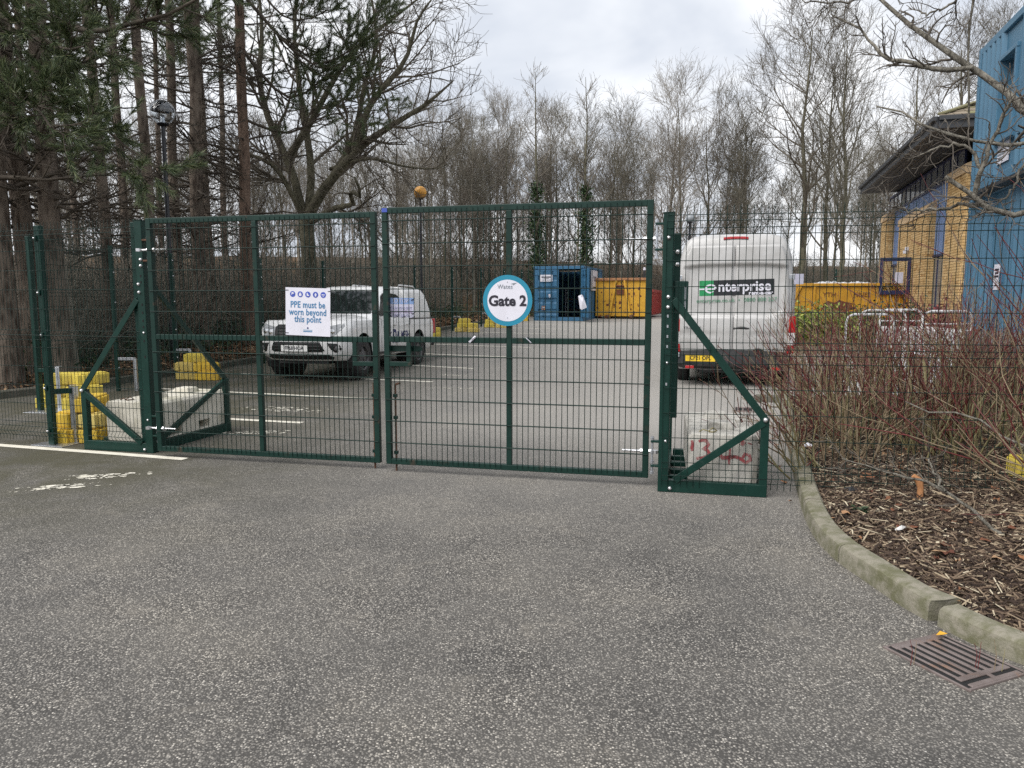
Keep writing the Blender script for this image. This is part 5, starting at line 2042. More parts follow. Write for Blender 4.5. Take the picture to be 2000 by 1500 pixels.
# stacked site cabins -------------------------------------------------------
def cabins():
    C0 = Vector((8.50, 14.05, 0))
    L, H, Wd = 8.2, 2.55, 2.8
    m = MAT['cabin_blue']
    for lvl, lab in ((0, 'lower blue steel site cabin with a paper notice on its door'), (1, 'upper blue steel site cabin with a recessed window')):
        z0 = 0.90 + lvl * (H + 0.05)
        o = thing('site_cabin', lab, 'site cabin', (C0.x, C0.y, z0), BANG)
        b = MB()
        for xx in (0.07, L - 0.07):
            for yy in (0.07, Wd - 0.07):
                b.box((xx, yy, H / 2), (0.14, 0.14, H))
        b.build_each('corner_post', m, o, bevel=0.012)
        b = MB()
        b.box((L / 2, 0.06, H - 0.06), (L - 0.28, 0.10, 0.12))
        b.box((L / 2, 0.06, 0.07), (L - 0.28, 0.10, 0.14))
        b.box((L / 2, Wd - 0.06, H - 0.06), (L - 0.28, 0.10, 0.12))
        b.build_each('frame_rail', m, o, bevel=0.01)
        b = MB()
        corr(b, (0.14, 0.09), (1.35, 0.09), 0.14, H - 0.12, pitch=0.24, dep=0.095, out=-1)
        corr(b, (2.15, 0.09), (L - 0.14, 0.09), 0.14, H - 0.12, pitch=0.24, dep=0.095, out=-1)
        b.build_each('corrugated_wall', m, o)
        b = MB()
        corr(b, (0.06, Wd - 0.14), (0.06, 0.14), 0.1, H - 0.1, pitch=0.24, dep=0.04, out=-1)
        b.build_each('corrugated_wall', m, o)
        b = MB()
        b.box((L / 2, Wd / 2, H - 0.02), (L - 0.2, Wd - 0.2, 0.04))
        b.box((L / 2, Wd / 2, 0.05), (L - 0.2, Wd - 0.2, 0.04))
        b.box((L / 2, Wd - 0.1, H / 2), (L - 0.3, 0.04, H - 0.2))
        b.build('roof', m, o)
        if lvl:
            b = MB()
            b.box((1.75, 0.16, 1.32), (0.80, 0.02, 1.30))
            b.build('window_pane', MAT['bglass'], o)
            for c, d in (((1.75, 0.06, 1.99), (0.86, 0.20, 0.07)), ((1.75, 0.06, 0.65), (0.86, 0.20, 0.07)), ((1.36, 0.06, 1.32), (0.06, 0.20, 1.27)), ((2.14, 0.06, 1.32), (0.06, 0.20, 1.27)), ((1.75, 0.13, 1.32), (0.04, 0.05, 1.27))):
                b = MB()
                b.box(c, d)
                b.build('window_frame', m, o, bevel=0.006)
            b = MB()
            b.box((1.75, 0.09, 2.2), (0.86, 0.05, 0.45))
            b.box((1.75, 0.09, 0.38), (0.86, 0.05, 0.48))
            b.build_each('flat_panel', m, o)
            b = MB()
            b.box((2.36, 0.015, 1.32), (0.55, 0.03, 1.45))
            b.build('shutter', m, o, bevel=0.01)
            b = MB()
            b.box((1.55, 0.045, 0.50), (0.62, 0.012, 0.42))
            n = b.build('white_notice', MAT['sign'], o)
            b = MB()
            b.box((1.55, 0.037, 0.44), (0.4, 0.004, 0.03))
            b.box((1.55, 0.037, 0.38), (0.3, 0.004, 0.03))
            b.build_each('print_line', MAT['grey_ink'], n)
        else:
            b = MB()
            b.box((1.75, 0.07, 1.10), (0.74, 0.05, 1.95))
            b.build('door', m, o, bevel=0.008)
            b = MB()
            b.box((1.75, 0.085, 2.26), (0.80, 0.05, 0.33))
            b.build_each('flat_panel', m, o)
            b = MB()
            for z_ in (0.35, 1.1, 1.85):
                b.box((1.42, 0.03, z_), (0.05, 0.05, 0.14))
            b.box((2.02, 0.03, 1.0), (0.05, 0.06, 0.16))
            b.build_each('door_fitting', m, o, bevel=0.005)
            b = MB()
            b.box((1.75, 0.040, 1.02), (0.30, 0.006, 0.42))
            n = b.build('paper_notice', MAT['sign'], o)
            b = MB()
            for k in range(3):
                b.box((1.75, 0.0355, 1.14 - 0.055 * k), (0.20 - 0.03 * (k == 1), 0.003, 0.035))
            b.box((1.75, 0.0355, 0.88), (0.14, 0.003, 0.02))
            b.build_each('print_line', MAT['ink'], n)
            b = MB()
            b.bar((0.3, -0.10, 2.47), (L, -0.10, 2.47), 0.20, 0.05)
            b.build('canopy', MAT['black'], o)
            b = MB()
            b.box((L / 2, 0.03, -0.10), (L - 0.06, 0.10, 0.18))
            b.box((L / 2, Wd - 0.05, -0.10), (L - 0.06, 0.10, 0.18))
            b.build_each('base_beam', MAT['cabin_base'], o, bevel=0.01)
            for xx in (0.25, 2.6, 5.2, L - 0.3):
                for yy in (0.15, Wd - 0.15):
                    b = MB()
                    b.box((xx, yy, -0.55), (0.30, 0.30, 0.70))
                    b.build('support_block', MAT['concrete_grey'], o, bevel=0.01)


cabins()


# white trailer with tube rails, bulk bags ------------------------------------
def hoop(b, x0, x1, y, z0, z1, r=0.019, mid=None):
    k = 0.12
    b.tube([(x0, y, z0), (x0, y, z1 - k), (x0 + k * 0.3, y, z1 - k * 0.3), (x0 + k, y, z1), (x1 - k, y, z1), (x1 - k * 0.3, y, z1 - k * 0.3), (x1, y, z1 - k), (x1, y, z0)], r, 8)
    if mid:
        b.tube([(x0, y, mid), (x1, y, mid)], r * 0.8, 6)


t = thing('white_trailer', 'white flat trailer with tubular end rails and a red lamp behind the red stemmed shrubs', 'trailer', (7.16, 12.2, 0), R(-6))
b = MB()
b.box((0.0, 0.9, 0.84), (0.86, 1.9, 0.42))
b.build('body', MAT['white_rail'], t, bevel=0.03)
b = MB()
b.box((0.0, -0.08, 0.50), (0.80, 0.05, 0.30))
b.build('tail_board', MAT['white_rail'], t, bevel=0.01)
b = MB()
hoop(b, -0.39, 0.37, -0.02, 0.6, 1.36, mid=1.15)
b.build('rail', MAT['white_rail'], t, smooth=40)
b = MB()
hoop(b, -0.39, 0.37, 1.8, 0.6, 1.36, mid=1.15)
b.build('rail', MAT['white_rail'], t, smooth=40)
b = MB()
b.box((0.415, -0.07, 0.98), (0.06, 0.05, 0.17))
b.build('tail_lamp', MAT['red_lens'], t, bevel=0.01)
b = MB()
for s in (-1, 1):
    b.lathe([(0.14, -0.07), (0.25, -0.075), (0.27, -0.03), (0.27, 0.03), (0.25, 0.075), (0.14, 0.07)], 24, (s * 0.50, 1.0, 0.27), 'x')
b.build_each('tyre', MAT['rubber'], t, smooth=40)
for i, (x, y, z1, lab) in enumerate(((5.68, 12.6, 1.30, 'left white tubular barrier hoop behind the shrubs'), (6.20, 13.2, 1.36, 'white tubular barrier hoop between the left hoop and the trailer'))):
    t = thing('barrier_hoop', lab, 'barrier', (x, y, 0), R(-3))
    b = MB()
    hoop(b, 0, 0.78, 0, 0.02, z1)
    b.build('tube', MAT['white_rail'], t, smooth=40)
    b = MB()
    for xx in (0.0, 0.78):
        b.box((xx, 0, 0.012), (0.14, 0.4, 0.02))
    b.build_each('foot', MAT['white_rail'], t)
for i, (x, y, sc, lab) in enumerate(((6.35, 11.7, 0.82, 'white bulk bag left of the trailer behind the shrubs'), (7.0, 11.35, 0.72, 'white bulk bag in front of the trailer behind the shrubs'))):
    t = thing('bulk_bag', lab, 'bag', (x, y, 0), R(12 * i))
    b = MB()
    rg = []
    for k, (z, w) in enumerate(((0.01, 0.40), (0.12, 0.47), (0.4, 0.48), (0.7, 0.46), (0.86, 0.43), (0.84, 0.36), (0.70, 0.30))):
        rg.append([((w * (abs(math.cos(a)) ** 0.5) * math.copysign(1, math.cos(a)) + 0.02 * math.sin(a * 5 + z * 7)) * sc, (w * (abs(math.sin(a)) ** 0.5) * math.copysign(1, math.sin(a)) + 0.02 * math.cos(a * 4 + z * 9)) * sc, z * sc) for a in [2 * PI * q / 32 for q in range(32)]])
    b.loft(rg)
    b.build('bag', MAT['sheeting'], t, smooth=60)
    b = MB()
    for sx in (-1, 1):
        for sy in (-1, 1):
            b.tube([(sx * 0.36 * sc, sy * 0.36 * sc, 0.80 * sc), (sx * 0.30 * sc, sy * 0.30 * sc, 1.0 * sc), (sx * 0.40 * sc, sy * 0.22 * sc, 0.82 * sc)], 0.016, 5)
    b.build_each('lifting_loop', MAT['sheeting'], t)

t = thing('site_dumper', 'dark site dumper with a grey hood under the blue cabins', 'dumper', (6.95, 9.6, 0), R(-60))
b = MB()
b.loft([[(x, y * w, z) for y, z in ((-0.45, 0.55), (-0.45, 0.95), (-0.3, 1.12), (0.3, 1.12), (0.45, 0.95), (0.45, 0.55))] for x, w in ((-0.9, 0.8), (-0.3, 1.0), (0.5, 1.0), (0.8, 0.85))])
b.build('hood', MAT['rim'], t, bevel=0.03)
b = MB()
b.box((0, 0, 0.48), (1.9, 0.7, 0.22))
b.build('chassis', MAT['black'], t, bevel=0.02)
for xx in (-0.65, 0.65):
    for s in (-1, 1):
        wheel(t, xx, s * 0.52, 0.36, 0.24, s)

# shrub bed beyond the van -----------------------------------------------------
b = MB()
P_ = [(7.5, 19.9), (15.0, 17.6), (16.5, 22.4), (8.9, 24.7)]
b.prism(P_, 0.0, 0.30)
struct(b.build('shrub_bed', MAT['soil'], None))
for p, q in ((P_[0], P_[1]), (P_[3], P_[0])):
    L = math.hypot(q[0] - p[0], q[1] - p[1])
    n = int(L / 0.915)
    holder = struct(D.objects.new('shrub_bed_kerb', None))
    COL.objects.link(holder)
    nn = Vector((q[1] - p[1], -(q[0] - p[0]), 0)).normalized() * 0.07
    for k in range(n):
        a, e = k / n, (k + 0.985) / n
        b = MB()
        b.bar((p[0] + (q[0] - p[0]) * a + nn.x, p[1] + (q[1] - p[1]) * a + nn.y, 0.20), (p[0] + (q[0] - p[0]) * e + nn.x, p[1] + (q[1] - p[1]) * e + nn.y, 0.20), 0.13, 0.22)
        b.build('kerb_stone', MAT['kerb'], holder, bevel=0.015, seg=1)


def leafy(name, x, y, rx, h, m, label, seed, n=420, size=0.055, per=6, z=None):
    rng = np.random.default_rng(seed)
    o = thing(name, label, 'shrub', (x, y, (ramp(y) + 0.1) if z is None else z))
    st = rng.normal(0, rx * 0.12, (14, 2))
    P = np.zeros((14, 2, 3))
    P[:, 0, :2] = st
    P[:, 1, :2] = st * 1.1
    P[:, 1, 2] = 0.15
    P1, R1 = grow(rng, P, np.full((14, 2), 0.02), 4, 0.2, 1, 0.5, 0.25, h * 1.0, 6, 0.15, 0.04, 0.5, 0.007, 0.4, 0.0)
    C = P1.reshape(-1, 3)
    pick = rng.integers(0, len(C), n)
    Cc = C[pick] + rng.normal(0, rx * 0.22, (n, 3)) * np.array([1, 1, 0.7])
    Cc = Cc[(Cc[:, 2] > 0.05)]
    mesh_np('stems', *tubes_np(P1, R1, 4), MAT['stem_brown'], o)
    mesh_np('leaves', *fan_leaves(rng, Cc, size, per, 0.10, 1.1), MAT[m], o, smooth=False)


leafy('lime_shrub', 8.3, 20.4, 0.7, 0.85, 'shrub_lime', 'lime green leafy shrub beside the van wing mirror', 81, 520)
leafy('lime_shrub', 9.2, 20.6, 0.65, 0.75, 'shrub_lime', 'lime green shrub right of the brightest one, in front of the amber skip', 82, 420)
leafy('evergreen_shrub', 10.1, 21.2, 0.75, 0.78, 'shrub_dark', 'dark green shrub under the amber skip lettering', 83, 520)
leafy('evergreen_shrub', 11.2, 21.0, 0.75, 0.80, 'shrub_dark', 'dark green shrub below the right end of the amber skip', 84, 520)
leafy('evergreen_shrub', 8.9, 22.6, 0.6, 0.65, 'shrub_dark', 'dark green shrub behind the lime green pair', 85, 400)
leafy('red_leaved_shrub', 11.7, 20.0, 0.5, 0.95, 'shrub_red', 'red leaved shrub before the brick wall under the open window', 86, 460)
leafy('red_leaved_shrub', 12.5, 19.6, 0.5, 0.85, 'shrub_red', 'dull red shrub before the brick wall right of the open window', 87, 380)
# ------------------------------------------------------------------ gate, posts and mesh fences
def wires(polys, r, n=4):
    """list of polylines (all the same length) -> verts, quads"""
    P = np.array(polys, float)
    return tubes_np(P, np.full(P.shape[:2], r), n)


def vmesh_data(w, h, pitch, folds, r=0.0026, spike=0.03, rh=0.003):
    """welded mesh panel with V folds, standing on z = 0 along x"""
    zs = [0.0]
    for f in folds:
        zs += [f - 0.05, f, f + 0.05]
    zs += [h + spike]
    nv = int(round(w / pitch))
    vert = []
    for i in range(nv + 1):
        x = w * i / nv
        vert.append([(x, (-0.032 if any(abs(z - f) < 1e-6 for f in folds) else 0.0), z) for z in zs])
    hz = [z for z in np.arange(0.2, h, 0.2) if all(abs(z - f) > 0.09 for f in folds)]
    hor = [[(0, 0.004, z), (w / 2, 0.004, z), (w, 0.004, z)] for z in hz]
    for f in folds:
        hor += [[(0, -0.036, f), (w / 2, -0.036, f), (w, -0.036, f)], [(0, 0.004, f - .05), (w / 2, 0.004, f - .05), (w, 0.004, f - .05)], [(0, 0.004, f + .05), (w / 2, 0.004, f + .05), (w, 0.004, f + .05)]]
    return join_np([wires(vert, r), wires(hor, rh)])


FOLDS = (0.10, 1.13, 2.16)


def bolt_head(b, p, r=0.014, ax=(0, -1, 0), n=10):
    a = Vector(ax).normalized()
    p = Vector(p)
    b.tube([p, p + a * r * 0.5, p + a * r * 0.95, p + a * r * 1.15], [r, r * 0.95, r * 0.6, r * 0.1], n)


# left mesh fence --------------------------------------------------------
LF = Vector((-3.72, 7.395, 0))
LD = Vector((-1.16, 0.345, 0)).normalized()         # leftwards along the fence
lang = math.atan2(-LD.y, -LD.x)


def fence_panel(p_left, ang, w, label, h=2.26, folds=FOLDS, pitch=0.05, group=None, z=0.05, me=None):
    o = thing('mesh_fence_panel', label, 'fence panel', (p_left[0], p_left[1], z), ang, group)
    if me is None:
        d = vmesh_data(w, h, pitch, folds)
        me = make_mesh('wire_mesh', d, MAT['wire'], True)
    k = put('wire_mesh', me, o)
    stuff(k)
    return o, me


q1 = LF + LD * 1.22
fence_panel(q1, lang, 1.22, 'green wire mesh panel between the left gate post and the plated fence post', pitch=0.046)
q2 = q1 + LD * 2.5
fence_panel(q2, lang, 2.47, 'green wire mesh panel running off the left edge of the photo', pitch=0.046)


def fence_post(p, ang, label, h=2.38, brace=True, full=True, group=None, z=0.0, kick=(0.10, 0.30)):
    o = thing('fence_post', label, 'fence post', (p[0], p[1], z), ang, group)
    b = MB()
    b.box((0, 0.0, h / 2 + 0.01), (0.075, 0.055, h))
    b.build('post', MAT['green'], o, bevel=0.006)
    if full:
        b = MB()
        b.box((0.0, 0.12, 0.005), (0.42, 0.42, 0.010))
        b.build('base_plate', MAT['galv'], o, bevel=0.002)
        for zz in (0.16, 0.62, 1.18, 1.62, 2.18):
            b = MB()
            b.box((-0.01, -0.037, zz), (0.035, 0.018, 0.05))
            b.build_each('clip', MAT['green'], o, bevel=0.003)
            b = MB()
            bolt_head(b, (-0.012, -0.047, zz), 0.012)
            b.build('bolt', MAT['zinc'], o, smooth=True)
    if brace:
        b = MB()
        kx, ky = kick
        b.bar((kx, ky, 0.01), (kx, ky, 0.62), 0.055, 0.012, up=(0, 1, 0))
        b.bar((kx + 0.028, ky + 0.03, 0.01), (kx + 0.028, ky + 0.03, 0.62), 0.008, 0.06, up=(0, 1, 0))
        b.bar((kx - 0.028, ky + 0.028, 0.63), (kx + 0.03, ky + 0.028, 0.63), 0.06, 0.006)
        b.build_each('kicker_bracket', MAT['galv'], o, bevel=0.002)
        b = MB()
        b.bar((0.02, 0.03, 0.575), (kx, ky, 0.575), 0.045, 0.055)
        b.build('clamp', MAT['green'], o, bevel=0.004)
    return o


fp = fence_post(q1 + Vector((-0.02, 0.05, 0)), lang, 'green fence post bolted to a galvanised base plate at the left', h=2.30, kick=(0.115, 0.16))
fence_post(q2 + Vector((0, 0.05, 0)), lang, 'green fence post beyond the left edge of the photo', h=2.30)
fence_post((-6.60, 10.25), R(-100), 'green post behind the left fence beside the back pile of yellow blocks', h=2.40, full=True, kick=(0.0, 0.3))

# gate posts with their ballast frames ------------------------------------------
GD1 = Vector((2.305, -0.552, 0)).normalized()
GD2 = Vector((2.247, -0.535, 0)).normalized()
g1a = math.atan2(GD1.y, GD1.x)
g2a = math.atan2(GD2.y, GD2.x)


def gate_post(p, ang, side, label, arm=0.80, back=1.30, h=2.32, w=0.085):
    """post with a braced steel base that carries a concrete block; side = +1 arm to the right, -1 to the left"""
    o = thing('gate_post', label, 'gate post', (p[0], p[1], 0), ang)
    s = side
    g = MAT['green']
    b = MB()
    b.box((0, 0, h / 2), (w, 0.09, h))
    b.build('post', g, o, bevel=0.006)
    b = MB()
    if s < 0:
        b.box((s * 0.075, 0.005, h / 2 + 0.02), (0.058, 0.05, h - 0.06))
    else:
        b.box((0.065, 0.17, 1.33), (0.055, 0.05, 1.5))
    b.build('back_post', g, o, bevel=0.005)
    # base frame
    b = MB()
    b.bar((s * 0.0, -0.01, 0.05), (s * arm, -0.01, 0.05), 0.06, 0.10)
    b.build('front_rail', g, o, bevel=0.005)
    b = MB()
    b.bar((s * 0.01, 0.03, 0.05), (s * 0.01, back, 0.05), 0.06, 0.10)
    b.build('side_rail', g, o, bevel=0.005)
    b = MB()
    b.bar((s * 0.05, back - 0.03, 0.05), (s * arm, back - 0.03, 0.05), 0.06, 0.10)
    b.build('rear_rail', g, o, bevel=0.005)
    for yy in (0.25, 0.48, 0.80, 1.05):
        b = MB()
        b.bar((s * 0.045, yy, 0.055), (s * arm, yy, 0.055), 0.05, 0.045)
        b.build('cross_member', g, o, bevel=0.004)
    b = MB()
    b.box((s * (arm - 0.03), -0.012, 0.33), (0.062, 0.055, 0.60))
    b.build('upright', g, o, bevel=0.004)
    b = MB()
    b.box((s * 0.01, back - 0.032, 0.33), (0.055, 0.062, 0.60))
    b.build('upright', g, o, bevel=0.004)
    zt = 1.55
    for name, pa, pb in (('brace', (s * 0.05, -0.045, zt), (s * (arm - 0.03), -0.045, 0.62)), ('brace', (s * (arm - 0.04), -0.045, 0.60), (s * 0.09, -0.045, 0.10)),
                         ('brace', (s * 0.01, 0.05, zt + 0.22), (s * 0.01, back - 0.03, 0.62)), ('brace', (s * 0.01, back - 0.05, 0.60), (s * 0.01, 0.12, 0.10))):
        b = MB()
        if abs(pa[1] - pb[1]) < 0.01:
            b.bar(pa, pb, 0.012, 0.058, up=(0, 0, 1))
            b.bar((pa[0], pa[1] + 0.022, pa[2] + 0.018), (pb[0], pb[1] + 0.022, pb[2] + 0.018), 0.05, 0.008, up=(0, 0, 1))
        else:
            b.bar(pa, pb, 0.03, 0.055, up=(0, 0, 1))
        b.build(name, g, o, bevel=0.003)
    if s > 0:
        b = MB()
        b.box((0.105, 0.0, 1.565), (0.10, 0.012, 0.26))
        b.box((0.135, -0.014, 1.565), (0.050, 0.012, 0.25))
        b.build('slotted_plate', g, o, bevel=0.003)
        b = MB()
        b.box((0.137, -0.021, 1.60), (0.012, 0.003, 0.10))
        b.box((0.137, -0.021, 1.51), (0.012, 0.003, 0.06))
        b.build_each('slot', MAT['galv'], o)
        b = MB()
        for zz in (1.93, 1.83):
            bolt_head(b, (0.07, 0.14, zz), 0.02)
        b.build('bolt', MAT['zinc'], o, smooth=True)
    spots = [(0.008, 1.57), (0.008, 1.49), (0.01, 1.05), (0.012, 0.42), (0.0, 2.03)] if s > 0 else [(0.02, 1.94), (0.018, 1.88), (-0.02, 1.70), (-0.018, 1.62), (0.01, 1.22), (0.0, 0.34)]
    for xx, zz in spots:
        b = MB()
        bolt_head(b, (xx, -0.045, zz), 0.017 if zz > 1.4 else 0.012)
        b.build('bolt', MAT['zinc'], o, smooth=True)
    b = MB()
    bolt_head(b, (s * (arm - 0.03), -0.052, 0.62), 0.02)
    bolt_head(b, (s * 0.055, -0.045, 0.035), 0.016)
    b.build('bolt', MAT['zinc'], o, smooth=True)
    b = MB()
    hs = [1.42, 1.34, 1.26, 1.18, 0.88] if s > 0 else [1.78, 1.72, 1.50, 1.42, 1.34, 1.28, 1.14, 0.98]
    for zz in hs:
        b.box((0.008, -0.0462, zz), (0.013, 0.003, 0.022))
    b.build_each('slot_hole', MAT['dark'] if s < 0 else MAT['galv'], o)
    # hinge lugs, pins and eye bolts towards the leaf
    hx = -s * 0.092
    for zc in ((2.03, 0.30) if s > 0 else (2.02, 0.27)):
        for dz in (0.11, -0.09):
            b = MB()
            b.bar((-s * 0.03, -0.02, zc + dz), (hx - s * 0.012, -0.02, zc + dz), 0.045, 0.018)
            b.build('hinge_lug', g if (s > 0 or zc < 1) else MAT['rust'], o, bevel=0.003)
        b = MB()
        b.tube([(hx, -0.02, zc - 0.16), (hx, -0.02, zc + 0.15)], 0.009, 8)
        for dz in (0.13, 0.02, -0.06, -0.15):
            b.tube([(hx, -0.02, zc + dz - 0.01), (hx, -0.02, zc + dz + 0.012)], 0.017, 6)
        b.build('hinge_pin', MAT['galv'], o, smooth=True)
    b = MB()
    b.box((0, 0, h + 0.003), (w + 0.008, 0.098, 0.006))
    b.build('cap', g, o)
    return o


lp = gate_post((-3.665, 7.42), g1a, -1, 'left gate post with bolted hinges and a braced base under the pale concrete block')
rp = gate_post((1.232, 5.90), g2a, 1, 'right gate post with round bolts and a braced base under the red sprayed block', h=2.22)


def ballast_block(p, ang, w, d, h, m, label, spray=False, z=0.075):
    o = thing('concrete_block', label, 'concrete block', (p[0], p[1], z), ang)
    b = MB()
    c = 0.03
    prof = [(-w / 2 + 0.01, 0), (w / 2 - 0.01, 0), (w / 2, 0.02), (w / 2, h - c), (w / 2 - c, h), (-w / 2 + c, h), (-w / 2, h - c), (-w / 2, 0.02)]
    b.prism(prof, 0, d, lambda a, b_, c_: (a, c_, b_))
    body = b.build('block', m, o)
    cut = []
    for yy in (d * 0.26, d * 0.66):
        k = MB()
        k.box((0, yy, 0.08), (w * 3, 0.19, 0.085))
        cut.append(quick(k))
    for c_ in cut:
        c_.parent = o
    bpy.context.view_layer.update()
    boolean(body, cut)
    bv = body.modifiers.new('bevel', 'BEVEL')
    bv.width = 0.008
    bv.segments = 2
    bv.limit_method = 'ANGLE'
    shade(body.data, 30)
    for yy in (d * 0.30, d * 0.74):
        k = MB()
        e, t = 0.11, 0.085
        k.add([(-e, yy - e, h - 0.004), (e, yy - e, h - 0.004), (e, yy + e, h - 0.004), (-e, yy + e, h - 0.004),
               (-t, yy - t, h + 0.055), (t, yy - t, h + 0.055), (t, yy + t, h + 0.055), (-t, yy + t, h + 0.055)],
              [(0, 3, 2, 1), (4, 5, 6, 7), (0, 1, 5, 4), (1, 2, 6, 5), (2, 3, 7, 6), (3, 0, 4, 7)])
        k.build('locating_knob', m, o, bevel=0.012)
    k = MB()
    k.tube([(-w * 0.34, 0.10, h + 0.002), (-w * 0.28, 0.11, h + 0.018), (-w * 0.2, 0.08, h + 0.012), (-w * 0.14, 0.11, h + 0.035), (-w * 0.08, 0.12, h + 0.01), (-w * 0.13, 0.07, h + 0.008), (-w * 0.2, 0.09, h + 0.004)], 0.006, 6)
    k.build('lifting_loop', MAT['rust'] if not spray else MAT['stem_olive'], o, smooth=True)
    if spray:
        def stroke(name, pts, r):
            """a sprayed line as a skin of paint"""
            P = [Vector((x, 0, z_)) for x, z_ in pts]
            kk = MB()
            n = len(P)
            vs = []
            for i in range(n):
                t = (P[min(i + 1, n - 1)] - P[max(i - 1, 0)]).normalized()
                nn = Vector((-t.z, 0, t.x)) * r * (0.75 if i in (0, n - 1) else 1.0)
                vs += [tuple(P[i] + nn + Vector((0, -0.0025, 0))), tuple(P[i] - nn + Vector((0, -0.0025, 0)))]
            kk.add(vs, [(2 * i, 2 * i + 1, 2 * i + 3, 2 * i + 2) for i in range(n - 1)])
            kk.build(name, MAT['red_spray'], o)
        stroke('spray_mark', [(-0.245, h * .86), (-0.238, h * .78), (-0.245, h * .70), (-0.240, h * .64)], 0.012)
        stroke('spray_mark', [(-0.19, h * .84), (-0.165, h * .88), (-0.13, h * .86), (-0.115, h * .79), (-0.13, h * .73), (-0.155, h * .70), (-0.125, h * .67), (-0.105, h * .61), (-0.12, h * .54), (-0.16, h * .50), (-0.205, h * .49)], 0.014)
        stroke('spray_mark', [(-0.03, h * .60), (0.0, h * .52), (0.06, h * .54), (0.10, h * .56)], 0.016)
        stroke('spray_mark', [(0.055, h * .72), (0.055, h * .6), (0.05, h * .48), (0.053, h * .38)], 0.009)
        stroke('spray_mark', [(0.05, h * .56), (0.11, h * .55), (0.15, h * .50), (0.18, h * .44), (0.215, h * .50), (0.205, h * .60), (0.17, h * .62), (0.155, h * .54)], 0.014)
        stroke('spray_mark', [(0.13, h * .86), (0.15, h * .89), (0.165, h * .85), (0.15, h * .81), (0.135, h * .83)], 0.012)
        stroke('spray_mark', [(0.19, h * .85), (0.225, h * .82)], 0.006)
    return o


RDIR = g2a
ballast_block((1.70, 5.86), g2a + R(2), 0.545, 1.22, 0.395, MAT['concrete_grey'], 'concrete block with red spray marks on the base of the right gate post', True)
ballast_block((-3.97, 7.60), g1a - R(1), 0.60, 1.18, 0.42, MAT['concrete'], 'long pale concrete block on the base of the left gate post')


